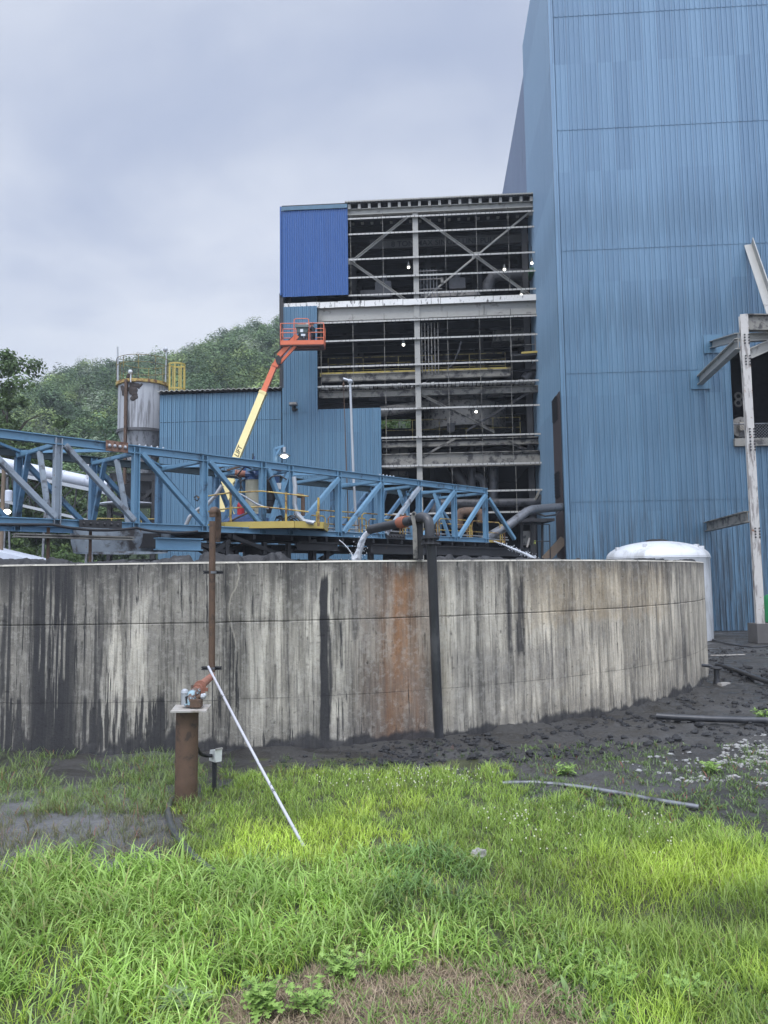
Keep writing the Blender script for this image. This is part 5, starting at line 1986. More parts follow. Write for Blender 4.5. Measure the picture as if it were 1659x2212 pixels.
o_ = MB().box(G(1564, 1484) + np.array([0, 0, .07]), (.34, .16, .1), .4).build('brick', m_plate)
tag(o_, 'pale brick lying at the foot of the black standpipe', 'brick')

# white vat behind the tank
vc = np.array([P(1422, 1250, 39.4)[0], 39.4, 0])
kv = 39.4 / 1659
vr = 106 * kv
vat = thing('plastic_vat', 'white plastic vat with a domed top behind the right end of the tank', 'tank', vc)
zs_ = P(1527, 1203, 39.4)[2]
zd_ = P(1422, 1169, 39.4)[2]
b = MB()
prof = [(vr * .985, 0)]
for k in range(5):
    prof += [(vr * .99, zs_ * (k + 1) / 6.5)]
prof += [(vr * .99, zs_ - .12), (vr * 1.01, zs_ - .03), (vr * 1.0, zs_)]
b.lathe(prof, vc, 64)
b.build('vat_body', m_white_plastic, vat, smooth=True)
b = MB()
b.lathe([(vr * math.cos(a), zs_ + (zd_ - zs_) * math.sin(a)) for a in np.linspace(0.02, math.pi / 2 - .05, 12)], vc, 64)
b.build('dome', m_white_plastic, vat, smooth=True)
for ang, rr2 in ((-2.2, .78), (-.75, .80), (-.25, .85), (-2.95, .86)):
    b = MB()
    q = vc + (vr * rr2 * math.cos(ang), vr * rr2 * math.sin(ang), zs_ + (zd_ - zs_) * math.sqrt(1 - rr2 * rr2))
    b.box(q, (.22, .16, .22), ang)
    b.build('lifting_lug', m_white_plastic, vat)
b = MB()
b.lathe([(.52, 0), (.52, .1), (.35, .15), (.1, .16)], vc + (0, 0, zd_ - .05), 24)
b.build('manway_cap', m_dark_steel, vat)
b = MB()
q = P(*Z8(1158, 590), 37.8)
b.box(q + (0, 0, 0), (.18, .08, .1))
b.build('warning_mark', m_red, vat)
b = MB()
q = P(*Z8(1160, 695), 37.6)
b.tube([q + (0, 0, .3), q + (.02, 0, -.3)], .09, 8)
b.build('valve_fitting', m_black, vat)

# pillar and struts at the right
yW = 35.2
q = G(1644, 1388)
pil = thing('steel_pillar', 'tall peeling white steel pillar with beams bracing it to the blue wall', 'pillar', (q[0], q[1], 0))
W_ = lambda x, y, dy_=0: P(*ZR(x, y), q[1] + dy_)
ptop = P(*ZR(1350, 555), q[1])
pbot = np.array([q[0], q[1], .9])
ptop[0:2] = pbot[0:2] + (ptop[0:2] - pbot[0:2]) * 0.0
wd = 0.42
b = MB()
b.ibeam(pbot, ptop, .40, .36, .05, (.25, 1, 0))
b.build('shaft', M('peeling_white_steel', (.46, .44, .41), .6, var=.12, scale=1.2, col2=(.22, .20, .185), thr=(.50, .60), s2=2.2, stretch2=(2, 2, .35), col3=(.20, .09, .04), thr3=(.60, .68), s3=3), pil)
b = MB()
for zf in (.93, .86, .62, .58, .3):
    for k in range(4):
        z_ = pbot[2] + (ptop[2] - pbot[2]) * zf - k * .14
        for sx_ in (-.1, .1):
            b.box((pbot[0] + sx_, pbot[1] - .25, z_), (.06, .06, .06))
b.build('bolt_group', m_dark_steel, pil)
b = MB()
b.box((q[0] + .1, q[1], .45), (.95, .95, .9))
b.build('footing', m_concrete_block, pil)


def z_on_pillar(y):
    return np.array([pbot[0], pbot[1], P(*ZR(1350, y), q[1])[2]])


for (xa, ya, yb2, h_, nm) in ((930, 1075, 770, .55, 'strut'), (1032, 788, 718, .42, 'strut')):
    b = MB()
    w0 = T.W(*ZR(xa, ya), .1)
    b.ibeam(w0, z_on_pillar(yb2) + np.array([-.2, .2, 0]), h_, .34, .05)
    b.build(nm, m_white_steel, pil)
b = MB()
b.ibeam(T.W(*Z8(1190, 272), .1), np.array([pbot[0] - .2, pbot[1] + .2, P(*Z8(1590, 190), q[1])[2]]), .55, .34, .05)
b.build('strut', m_grime_steel, pil)
b = MB()
b.ibeam(z_on_pillar(615) + np.array([.2, 0, 0]), z_on_pillar(615) + np.array([6, .4, 0]), .8, .36, .05)
b.build('top_rail_beam', m_grime_steel, pil)
b = MB()
b.ibeam(z_on_pillar(725) + np.array([.2, .2, 0]), z_on_pillar(640) + np.array([5, 2.5, .3]), .4, .3, .05)
b.ibeam(z_on_pillar(860) + np.array([.2, .2, 0]), z_on_pillar(690) + np.array([3.4, 1.4, .4]), .5, .34, .05)
b.build('side_strut', m_white_steel, pil)
b = MB()
b.angle(z_on_pillar(1010) + np.array([-.15, .1, 0]), W_(1250, 880, 2.0), .22, .04)
b.angle(z_on_pillar(950) + np.array([-.15, .1, 0]), W_(1300, 870, 1.0), .2, .04)
b.build('knee_brace', m_white_steel, pil)
b = MB()
wa = T.W(*ZR(1345, -10), .1)
b.angle(wa, P(*ZR(1560, 620), 39.0), .42, .05)
b.build('raking_strut', m_white_steel, pil)
for pp in ((930, 1075), (1032, 788)):
    b = MB()
    w0 = T.px(*ZR(*pp))
    b.slab([T.pt(w0[0] - .55, w0[1] - .55, .09), T.pt(w0[0] + .55, w0[1] - .55, .09), T.pt(w0[0] + .55, w0[1] + .55, .09), T.pt(w0[0] - .55, w0[1] + .55, .09)], T.n * .03)
    b.build('wall_patch', m_clad_low, pil)
# reel seen in the opening
q2 = T.W(*ZR(1262, 1450), -1.6)
reel = thing('cable_reel', 'big grey cable reel inside the dark opening of the tall block', 'reel', q2 + np.array([0, 0, -.8]))
b = MB()
b.tube([q2 + BX * .0, q2 + BX * .12], .62, 28)
b.tube([q2 + BX * .6, q2 + BX * .72], .62, 28)
b.build('reel_flange', m_int_lt, reel)
b = MB()
b.tube([q2, q2 + BX * .7], .3, 16)
b.box(q2 + np.array([.05, -.2, 0]), (.55, .2, .5))
b.build('hub', M('reel_hub', (.32, .29, .24), .6), reel)
b = MB()
b.beam(q2 + np.array([.1, -.2, 0]), T.W(*ZR(1310, 1550), -1.0), .1, .12)
b.build('reel_leg', m_int_lt, reel)
for k, y in enumerate((1203, 1258)):
    q3 = T.W(*ZR(1236, y), -4.5)
    b = MB()
    pts = [q3 + np.array([.2 * math.cos(a), 0, .2 * math.sin(a)]) for a in np.linspace(0, 2 * math.pi, 20)]
    b.tube(pts, .07, 8)
    tag(b.build('pulley_ring', m_int_lt), 'upper pale ring hanging in the dark wall opening' if k == 0 else 'lower dim ring hanging in the dark wall opening', 'ring')
# green drum
q = P(1676, 1300, 37.0) * np.array([1, 1, 0])
gd = thing('green_drum', 'bright green drum at the right edge beside the peeling pillar', 'drum', q)
b = MB()
b.lathe([(.55, 0.2), (.62, .3), (.62, .9), (.65, .95), (.62, 1.0), (.62, 1.9), (.5, 2.15), (.3, 2.25)], q, 28)
b.build('drum_body', m_green, gd, smooth=True)
b = MB()
b.lathe([(.63, .42), (.66, .42), (.66, .52), (.63, .52)], q, 28, False)
b.build('pale_band', m_plate, gd)
# sloped pipe from the tall block down to the bridge end
b = MB()
ya = SD.pt(-2.5, 0)[1]
b.tube([P(*Z5(1605, 475), 45), P(*Z5(1480, 485), 43.5), P(*Z5(1380, 494), 42.4), P(*Z5(1340, 510), 42.1), P(*Z5(1200, 615), 41.2), P(*Z5(990, 738), 40.2)], .24, 16)
pp = b.build('sloped_pipe', m_galv_dark, smooth=True)
tag(pp, 'grey steel pipe sloping from the tall block down to the bridge end', 'pipe')
b = MB()
b.tube([P(*Z5(1400, 520), 43), P(*Z5(1480, 545), 43), P(*Z5(1560, 535), 43.5), P(*Z5(1605, 495), 45)], .05, 8)
tag(b.build('cable', m_black, smooth=True), 'black cable sagging below the grey sloped pipe', 'cable')
b = MB()
b.tube([P(*Z5(812, 640), 44), P(*Z5(812, 545), 44), P(*Z5(830, 520), 44), P(*Z5(870, 513), 44), P(*Z5(940, 513), 44), P(*Z5(975, 523), 44), P(*Z5(990, 550), 44), P(*Z5(990, 600), 44)], .28, 14)
tag(b.build('bent_pipe', m_rust, smooth=True), 'brown pipe with two bends behind the right end of the bridge', 'pipe')
b = MB()
b.beam(P(*Z5(1478, 885), 45.5), P(*Z5(1625, 725), 45.5), .2, .5)
tag(b.build('leaning_plank', m_wood), 'brown plank leaning at the foot of the tall blue block', 'plank')

# ------------------------------------------------------------------ plant inside the open frame
def FI(cr_, x, y, o_):
    return F.W(*cr_(x, y), o_)


def pipe_thing(name, label, pts, r_, mat, cat='pipe'):
    b = MB()
    b.tube(pts, r_, 12)
    return tag(b.build(name, mat, smooth=True), label, cat)


pipe_thing('slurry_pipe', 'long dusty pipe slanting up to the right inside the open frame', [FI(Z2, 625, 222, -1.6), FI(Z2, 820, 195, -2.0), FI(Z2, 1040, 148, -2.4), FI(Z2, 1280, 108, -2.8), FI(Z2, 1420, 98, -3.2)], .40, m_int_lt)
pipe_thing('slurry_pipe', 'dark level pipe under the ragged deck edge inside the open frame', [FI(Z2, 560, 125, -1.6), FI(Z2, 690, 128, -1.6), FI(Z2, 825, 133, -1.6)], .38, m_int_pipe)
pipe_thing('slurry_pipe', 'fat curved pipe under the upper right lamps of the open frame', [FI(Z1, 1270, 610, -2.5), FI(Z1, 1272, 560, -2.5), FI(Z1, 1295, 525, -2.5), FI(Z1, 1340, 508, -2.5), FI(Z1, 1440, 505, -2.5), FI(Z1, 1560, 512, -2.5)], .46, m_int_pipe)
pipe_thing('slurry_pipe', 'thick pipe slanting by the landing at the right side of the frame', [FI(Z1, 1490, 1140, -1.5), FI(Z1, 1530, 1090, -1.5), FI(Z1, 1570, 1050, -1.5), FI(Z1, 1600, 1000, -1.5)], .42, m_int_pipe)
pipe_thing('slurry_pipe', 'upright grey pipe through the low floors, left of its neighbour', [FI(Z2, 1173, 690, -2.5), FI(Z2, 1172, 420, -2.5)], .30, m_int_pipe)
pipe_thing('slurry_pipe', 'upright grey pipe under the low grimy floor beam, right of its neighbour', [FI(Z2, 1303, 790, -2.0), FI(Z2, 1305, 545, -2.0)], .33, m_int_pipe)
pipe_thing('slurry_pipe', 'short grey pipe bent like an elbow between two upright pipes', [FI(Z2, 1190, 605, -2.2), FI(Z2, 1215, 610, -2.2), FI(Z2, 1240, 635, -2.2), FI(Z2, 1248, 690, -2.2)], .28, m_int_pipe)
pipe_thing('slurry_pipe', 'slanting grey pipe in the dark bay just above the bridge end', [FI(Z2, 1055, 550, -3), FI(Z2, 1140, 680, -3)], .4, m_int_pipe)
pipe_thing('slurry_pipe', 'level pipe at the bottom of the frame that turns up at the right', [FI(Z2, 945, 830, -.8), FI(Z2, 950, 790, -.8), FI(Z2, 980, 772, -.8), FI(Z2, 1300, 768, -.8), FI(Z2, 1540, 766, -.8), FI(Z2, 1575, 755, -.8), FI(Z2, 1590, 725, -.8)], .30, m_int_pipe)
pipe_thing('slurry_pipe', 'pipe hanging behind the plate girder in the second bay', [FI(Z1, 300, 850, -4), FI(Z1, 830, 835, -4)], .3, m_int_pipe)
pipe_thing('slurry_pipe', 'dim pipe along the wall of the second bay near the landing', [FI(Z1, 940, 830, -4), FI(Z1, 1400, 815, -4)], .3, m_int_pipe)
pipe_thing('electric_cable', 'thin cable looping from the second floor rail in the frame', [FI(Z1, 1108, 905, -1), FI(Z1, 1095, 960, -1), FI(Z1, 1060, 1040, -1), FI(Z1, 1010, 1085, -1), FI(Z1, 930, 1110, -1), FI(Z1, 870, 1180, -1)], .05, m_int_pipe, 'cable')
c_ = FI(Z2, 1130, 345, -5.0)
hT = FI(Z2, 1130, 205, -5.0)[2] - c_[2]
tk = thing('process_tank', 'pale dusty round tank standing inside behind the low braces', 'tank', c_)
b = MB()
b.lathe([(3.2, 0), (3.2, hT), (3.1, hT + .05)], c_, 40)
b.build('shell', m_int_lt, tk, smooth=True)
b = MB()
b.box(FI(Z2, 1047, 316, -1.7), (.55, .2, .65), -TPH)
b.build('control_box', m_black, tk)
for (x0, x1, y0, y1, o_, nm, lb, mm) in ((860, 1225, 588, 640, -1.8, 'screen_deck', 'long dusty vibrating screen on the top floor right of the white column', m_int_lt), (590, 690, 535, 640, -3, 'hood', 'dark hooded machine on the top floor left of the white column', m_int_pipe), (1035, 1135, 515, 590, -3, 'hood', 'dark hooded machine above the long screen on the top floor', m_int_pipe),
                                         (1300, 1520, 780, 905, -4, 'duct_panel', 'grey square duct at the right of the second bay', m_int_lt), (680, 800, 436, 490, -2, 'bin', 'grey bin beside the gap in the back wall above the lower beam', m_int_lt), (675, 790, 575, 606, -2, 'bin', 'pale low bin left of the white column just above the bridge', m_int_lt), (1355, 1585, 455, 478, -.4, 'deck_shelf', 'sooty shelf of coal dust above the low beam at the right', m_dark_steel), (1518, 1556, 455, 490, -.4, 'control_cabinet', 'small green cabinet under the top right lamp', m_green), (1030, 1160, 465, 490, -2, 'bin', 'pale long bin between brace and upright pipe above the low beam', m_int_lt), (500, 600, 590, 640, -3, 'mud_heap', 'dirty crusted machine at the foot of the upper left brace', m_int_pipe)):
    cr_ = Z2 if nm in ('bin', 'deck_shelf') else Z1
    p0, p1 = F.px(*cr_(x0, y1), o_), F.px(*cr_(x1, y0), o_)
    w_, h_ = p1[0] - p0[0], p1[1] - p0[1]
    root = thing(nm, lb, nm.replace('_', ' '), F.pt(p0[0] + w_ / 2, p0[1], o_))
    b = MB()
    q = [F.pt(p0[0], p0[1], o_), F.pt(p1[0], p0[1], o_), F.pt(p1[0] - .06 * w_, p1[1], o_ - .2), F.pt(p0[0] + .06 * w_, p1[1], o_ - .2)]
    b.slab(q, -F.n * 1.6)
    b.build('casing', mm, root)
    for t in (.05, .5, .95):
        s_ = p0[0] + w_ * t
        b = MB()
        b.beam(F.pt(s_, p0[1] + .02, o_ + .03), F.pt(s_, p1[1] - .1 * h_, o_ - .13), .08, .05, F.n)
        b.build('stiffener', m_int_pipe, root)
    if nm == 'hood':
        b = MB()
        b.lathe([(w_ * .2, 0), (w_ * .2, h_ * .5), (w_ * .05, h_ * .6)], F.pt(p0[0] + w_ / 2, p1[1], o_ - .8), 14)
        b.build('vent_cowl', m_int_pipe, root)
# low sheds and clutter at the foot of the frame
sh = thing('pump_shed', 'low sooty shed roof with thin posts at the foot of the open frame', 'shed', P(*Z5(1380, 870), 46.5))
b = MB()
for k in range(12):
    b.box(P(*Z5(1268 + 19 * k, 588 + random.uniform(-5, 4)), 46.5), (.5, 2.6, .16), .1 * random.random())
b.build('shed_roof', m_dark_steel, sh)
for x in (1300, 1378, 1458):
    b = MB()
    b.beam(P(*Z5(x, 590), 46), P(*Z5(x, 900), 46), .14, .14, (0, 1, 0))
    b.build('post', m_dark_steel, sh)
b = MB()
b.box(P(*Z5(1340, 715), 46.3), (.7, .3, .85))
b.build('panel_box', m_int_lt, sh)
b = MB()
b.tube([P(*Z5(1398, 760), 45.7), P(*Z5(1398, 733), 45.7)], .05, 8)
b.build('indicator', emit_mat('yellow_indicator', (.6, .7, .1), .6), sh)
b = MB()
b.beam(P(*Z5(1360, 712), 45.8), P(*Z5(1340, 785), 45.8), .1, .1)
b.build('loose_board', m_plate, sh)
b = MB()
railing(b, [P(*Z5(1400, 870), 45.4), P(*Z5(1520, 870), 45.4)], 2.0, 2, .03, 1.5)
b.build('guard_rail', m_dark_steel, sh)
# lamps in the frame: one built, the rest copies
labs = [('bright round lamp hanging left of the white column in the top bay', Z1(793, 462)), ('bright round lamp inside the top bay near the brace foot', Z1(1368, 475)), ('bright round lamp by the tall block wall above the green cabinet', Z1(1533, 437)),
        ('bright round lamp low in the top bay just above the white girder', Z1(1470, 628)), ('bright round lamp hanging alone in the second bay left of the column', Z1(762, 927)), ('bright round lamp in front of the pale round tank', Z2(1198, 222))]
first = None
q00 = F.W(*labs[0][1], -1.0)
pl_ = thing('pendant_lamp', labs[0][0], 'lamp', q00, 'lit lamps hanging in the open frame')
b = MB()
b.lathe([(.05, .40), (.08, .28), (.14, .12), (.17, .07)], q00, 16)
b.build('lamp_shade', m_enamel, pl_, smooth=True)
b = MB()
b.ball(q00, .10, 14, 8, (1, 1, .8))
b.build('bulb', m_lamp, pl_, smooth=True)
b = MB()
b.tube([q00 + (0, 0, .4), q00 + (0, 0, 1.3)], .02, 5)
b.build('stem', m_dark_steel, pl_)
for lb, px in labs[1:]:
    q = F.W(*px, -1.0)
    c = copy_tree(pl_, q - q00)
    c['label'] = lb

# floodlight on the wall
fl = thing('floodlight', 'grey boxy floodlight on a black bracket on the blue wall', 'floodlight', F.W(*Z6(770, 1160), .3))
b = MB()
q = F.W(*Z6(770, 1103), .95)
b.box(q, (.56, .5, .22), -TPH)
b.build('housing', m_galv_dark, fl)
b = MB()
b.box(q + np.array([-.02, -.27, 0]), (.48, .03, .14), -TPH)
b.build('lens', m_plate, fl)
b = MB()
b.box(F.W(*Z6(775, 1145), .5), (.26, .4, .3), -TPH)
b.tube([F.W(*Z6(775, 1130), .5), F.W(*Z6(770, 1108), .8)], .06, 8)
b.ball(F.W(*Z6(800, 1155), .5), .09, 8, 6)
b.build('bracket', m_black, fl)

# ------------------------------------------------------------------ boom lift
YL = 52.2
R6 = lambda x, y, dy_=0.0: P(*Z6(x, y), YL + dy_)
lift = thing('boom_lift', 'orange and cream boom lift reaching up to the stripped wall', 'boom lift', (P(490, 1100, 50)[0], 50, 0))
b = MB()
b.beam(R6(186, 1690, -1.2), R6(466, 1006, 0), .47, .48, (0, 1, 0))
o_boom = b.build('main_boom', m_boom, lift)
d_b = nrm(R6(466, 1006) - R6(186, 1690, -1.2))
up_b = np.cross(nrm(np.cross(d_b, np.array([0, 1.0, 0]))), d_b)
face_n = np.array([0, -1.0, 0])
face_n = nrm(face_n - d_b * (face_n @ d_b))
side = nrm(np.cross(face_n, d_b))
# black letters running along the boom near its lower end
ydir = np.cross(face_n, d_b)
org = R6(186, 1690, -1.2) + d_b * 0.80 + face_n * .247 - ydir * .15
lettering('boom_lettering', 'LIFT', .44, frame_matrix(org - d_b * .35, d_b, np.cross(face_n, d_b) ), m_text, o_boom, shear=.25)
b = MB()
b.beam(R6(466, 1006, 0), R6(478, 1006 - 26, 0), .52, .54, (0, 1, 0))
b.build('boom_collar', m_boom, lift)
b = MB()
b.beam(R6(470, 1000, 0), R6(590, 716, .3), .36, .34, (0, 1, 0))
b.build('fly_boom', m_orange, lift)
b = MB()
b.beam(R6(462, 985, 0), R6(570, 725, .2), .06, .05, (0, 1, 0))
b.build('cable_carrier', m_orange, lift)
b = MB()
b.prism([R6(x, y, .05) for x, y in ((560, 720), (590, 660), (618, 660), (640, 690), (612, 740))], (0, .5, 0))
b.build('knuckle', m_orange, lift)
b = MB()
b.prism([R6(x, y, .0) for x, y in ((592, 655), (625, 620), (650, 650), (640, 705), (615, 715), (600, 690))], (0, .42, 0))
b.build('knuckle_joint', m_black, lift)
b = MB()
b.beam(R6(625, 632, .2), R6(812, 430, -.1), .32, .28, (0, 1, 0))
b.build('jib', m_orange, lift)
b = MB()
b.beam(R6(638, 700, .2), R6(835, 482, -.1), .19, .18, (0, 1, 0))
b.build('jib_link', m_orange, lift)
b = MB()
b.tube([R6(715, 590, .1), R6(768, 515, .0)], .045, 8)
b.build('jib_cylinder', m_galv, lift)
b = MB()
b.tube([R6(618, 640, .2), R6(585, 645, .1), R6(590, 600, .1), R6(640, 560, .1), R6(720, 480, 0), R6(790, 420, -.1)], .045, 7)
b.build('hose', m_black, lift)
b = MB()
b.prism([R6(x, y, -.2) for x, y in ((808, 425), (835, 405), (860, 430), (880, 470), (905, 490), (880, 530), (840, 520), (820, 480))], (0, .5, 0))
b.build('basket_rotator', m_black, lift)
# basket
bx0, bx1 = R6(648, 500)[0], R6(1070, 500)[0]
zf, zb0 = R6(860, 488)[2], R6(860, 545)[2]
zmid, ztopr = R6(860, 411)[2], R6(860, 320)[2]
zc = R6(860, 275)[2]
y0, y1 = YL - .25, YL + .95
b = MB()
b.box(((bx0 + bx1) / 2, y0, (zf + zf - .28) / 2), (bx1 - bx0, .05, .30))
b.box(((bx0 + bx1) / 2, y1, (zf + zf - .28) / 2), (bx1 - bx0, .05, .30))
b.box((bx0, (y0 + y1) / 2, zf - .14), (.05, y1 - y0 - .06, .30))
b.box((bx1, (y0 + y1) / 2, zf - .14), (.05, y1 - y0 - .06, .30))
b.build('toe_board', m_orange, lift)
b = MB()
b.box(((bx0 + bx1) / 2, (y0 + y1) / 2, zf - .33), (bx1 - bx0 - .02, y1 - y0, .06))
b.box(((bx0 + bx1) / 2 + .3, (y0 + y1) / 2, zf - .42), (1.7, .5, .12))
b.build('basket_floor', M('rusty_basket_floor', (.14, .06, .045), .7), lift)
b = MB()
for y_ in (y0, y1):
    for z_ in (zmid, ztopr):
        b.tube([(bx0, y_, z_), (bx1, y_, z_)], .032, 8)
    for x in (648, 780, 925, 1070):
        xx = R6(x, 400)[0]
        b.tube([(xx, y_, zf), (xx, y_, ztopr)], .036, 8)
    b.tube([(R6(780, 400)[0], y_, ztopr), (R6(782, 400)[0], y_, zc - .06), (R6(800, 400)[0], y_, zc), (R6(905, 400)[0], y_, zc), (R6(922, 400)[0], y_, zc - .06), (R6(925, 400)[0], y_, ztopr)], .034, 8)
for x_ in (bx0, bx1):
    for z_ in (zmid, ztopr, (zmid + zf) / 2):
        b.tube([(x_, y0, z_), (x_, y1, z_)], .032, 8)
b.tube([(bx0, y1, (zmid + zf) / 2), (bx1, y1, (zmid + zf) / 2)], .03, 8)
b.build('basket_rail', m_orange, lift)
b = MB()
b.slab([R6(782, 318, -.42), R6(918, 318, -.42), R6(918, 345, -.46), R6(790, 345, -.46)], (0, .3, 0))
b.slab([R6(792, 345, -.36), R6(915, 345, -.36), R6(905, 400, -.36), R6(805, 400, -.36)], (0, .2, 0))
b.build('control_console', M('console_grey', (.06, .085, .08), .5), lift)
b = MB()
b.box(R6(851, 381, -.42), (.20, .02, .22))
b.box(R6(865, 423, -.38), (.3, .02, .14))
b.build('placard', m_white_plastic, lift)
# lower boom, turntable, wheels
Q4 = lambda x, y, dy_=0.0: P(*Z4(x, y), 50.2 + dy_)
b = MB()
b.prism([Q4(x, y) for x, y in ((330, 450), (372, 470), (388, 510), (372, 530), (395, 600), (400, 640), (380, 620), (352, 560), (330, 520))], (0, .5, 0))
b.build('boom_elbow', m_boom, lift)
b = MB()
b.beam(Q4(330, 520, .2), Q4(322, 750, .2), .42, .8, (1, 0, 0))
b.build('tower_boom', m_boom, lift)
b = MB()
b.beam(Q4(340, 745, .2), Q4(470, 960, .2), .5, .7, (0, 1, 0))
b.build('lower_link', m_boom, lift)
b = MB()
qz = Q4(455, 1000, 0)
b.prism([Q4(x, y, -.4) for x, y in ((430, 940), (485, 960), (500, 1110), (460, 1110), (445, 1040))], (0, 2.0, 0))
b.box((qz[0] + .6, 50.8, 1.7), (3.2, 2.1, 1.1))
b.build('turntable', m_orange, lift)
b = MB()
b.box((qz[0] + .6, 50.8, .85), (3.4, 1.6, .5))
b.build('chassis', m_dark_steel, lift)
for sx_ in (-1, 1):
    for sy_ in (-1, 1):
        c_ = np.array([qz[0] + .6 + 1.3 * sx_, 50.8 + 1.05 * sy_, .5])
        b = MB()
        b.tube([c_ - (0, .2, 0), c_ - (0, .17, 0), c_ + (0, .17, 0), c_ + (0, .2, 0)], [.42, .5, .5, .42], 24)
        w_ = b.build('wheel', m_black, lift)
        b = MB()
        b.tube([c_ - (0, .215, 0), c_ + (0, .215, 0)], .26, 16)
        b.build('rim', m_boom, w_)
# the two people in the basket
m_cloth = M('dark_work_clothes', (.022, .026, .036), .85, var=.3, scale=6)
m_cloth2 = M('grey_work_clothes', (.10, .10, .11), .85, var=.25, scale=6)
m_skin = M('skin', (.30, .17, .12), .6, var=.1)
m_hat_b = M('blue_hard_hat', (.018, .032, .07), .35, var=.05)
m_hat_g = M('grey_hard_hat', (.42, .44, .45), .35, var=.05)


def person(label, base, facing, J, cloth, hat, hat_c, tilt=0.0):
    """J: joint name -> local point (x right, y forward, z up); one skinned body"""
    chains = [('pelvis', 'belly', .14, .13), ('belly', 'chest', .13, .16), ('chest', 'neck', .16, .065), ('neck', 'head0', .065, .085), ('head0', 'head1', .085, .10), ('head1', 'head2', .10, .075)]
    for s_ in ('l', 'r'):
        chains += [('chest', 'sh' + s_, .16, .085), ('sh' + s_, 'el' + s_, .085, .058), ('el' + s_, 'wr' + s_, .058, .036), ('wr' + s_, 'pa' + s_, .036, .038),
                   ('pelvis', 'hip' + s_, .14, .105), ('hip' + s_, 'kn' + s_, .105, .07), ('kn' + s_, 'an' + s_, .07, .05), ('an' + s_, 'toe' + s_, .05, .04)]
        pa, wr = np.array(J['pa' + s_]), np.array(J['wr' + s_])
        d_ = nrm(pa - wr)
        x_ = nrm(np.cross(d_, (0, 0, 1.0)))
        for k in range(4):
            f0 = pa + x_ * (-.03 + .02 * k) + d_ * .03
            ln = (.065, .078, .074, .058)[k]
            J['f%s%d' % (s_, k)] = f0
            J['g%s%d' % (s_, k)] = f0 + d_ * ln * .6 + np.array([0, 0, -.03])
            chains += [('pa' + s_, 'f%s%d' % (s_, k), .038, .009), ('f%s%d' % (s_, k), 'g%s%d' % (s_, k), .009, .008)]
        J['t' + s_] = pa + x_ * -.055 + d_ * .02
        chains += [('wr' + s_, 't' + s_, .036, .010)]
    c_, s2 = math.cos(facing), math.sin(facing)
    names, R_, idx = [], {}, {}
    for a, c, ra, rc in chains:
        for nme, r_ in ((a, ra), (c, rc)):
            if nme not in idx:
                idx[nme] = len(names)
                names.append(nme)
                R_[nme] = r_
    def tow(p_):
        return (p_[0] * c_ - p_[1] * s2, p_[0] * s2 + p_[1] * c_, p_[2])
    me = bpy.data.meshes.new('person')
    me.from_pydata([tow(J[n_]) for n_ in names], [(idx[a], idx[c]) for a, c, _, _ in chains], [])
    o_ = bpy.data.objects.new('person', me)
    COL.objects.link(o_)
    md = o_.modifiers.new('skin', 'SKIN')
    md.use_smooth_shade = True
    for n_, sv_ in zip(names, me.skin_vertices[0].data):
        sv_.radius = (R_[n_], R_[n_])
        sv_.use_root = n_ == 'pelvis'
    sb = o_.modifiers.new('sub', 'SUBSURF')
    sb.levels = sb.render_levels = 1
    bpy.context.view_layer.update()
    me2 = bpy.data.meshes.new_from_object(o_.evaluated_get(bpy.context.evaluated_depsgraph_get()))
    o_.modifiers.clear()
    o_.data = me2
    me2.name = 'person'
    me2.materials.clear()
    me2.materials.append(cloth)
    me2.materials.append(m_skin)
    hc_ = np.array(tow(J['head0']))
    hands = [np.array(tow(J['pa' + s_])) for s_ in 'lr']
    for p_ in me2.polygons:
        ce = np.array(p_.center)
        if ce[2] > hc_[2] - .05 or min(np.linalg.norm(ce - h) for h in hands) < .09:
            p_.material_index = 1
    o_.location = tuple(base)
    BASE[o_.name] = np.asarray(base, float)
    h1 = np.asarray(base) + np.array(tow(J['head1']))
    fw = np.array(tow((0, 1, 0)))
    rt = np.array(tow((1, 0, 0)))
    b = MB()   # nose, brow and ears belong to the head
    b.ball(h1 + fw * .105 + (0, 0, -.01), .022, 6, 5, (1, 1, 1.4))
    for k in (-1, 1):
        b.ball(h1 + rt * .10 * k, .028, 6, 5, (.6, 1, 1.3))
    b.build('face_features', m_skin, o_)
    b = MB()
    for k in (-1, 1):
        b.ball(h1 + fw * .094 + rt * .035 * k + (0, 0, .025), .013, 6, 4)
    b.ball(h1 + fw * .092 + (0, 0, -.055), .018, 6, 4, (1.4, .5, .4))
    b.build('eyes_and_mouth', m_black, o_)
    b = MB()
    q = h1 + np.array([0, 0, .045])
    b.lathe([(.150, .0), (.152, .02), (.128, .03), (.125, .07), (.105, .12), (.06, .15), (.01, .157)], q, 18)
    b.box(q + fw * .15 + (0, 0, .012), (.16, .09, .016), facing)
    b.build('hard_hat', hat, o_, smooth=True)
    tag(o_, label, 'person')
    return o_


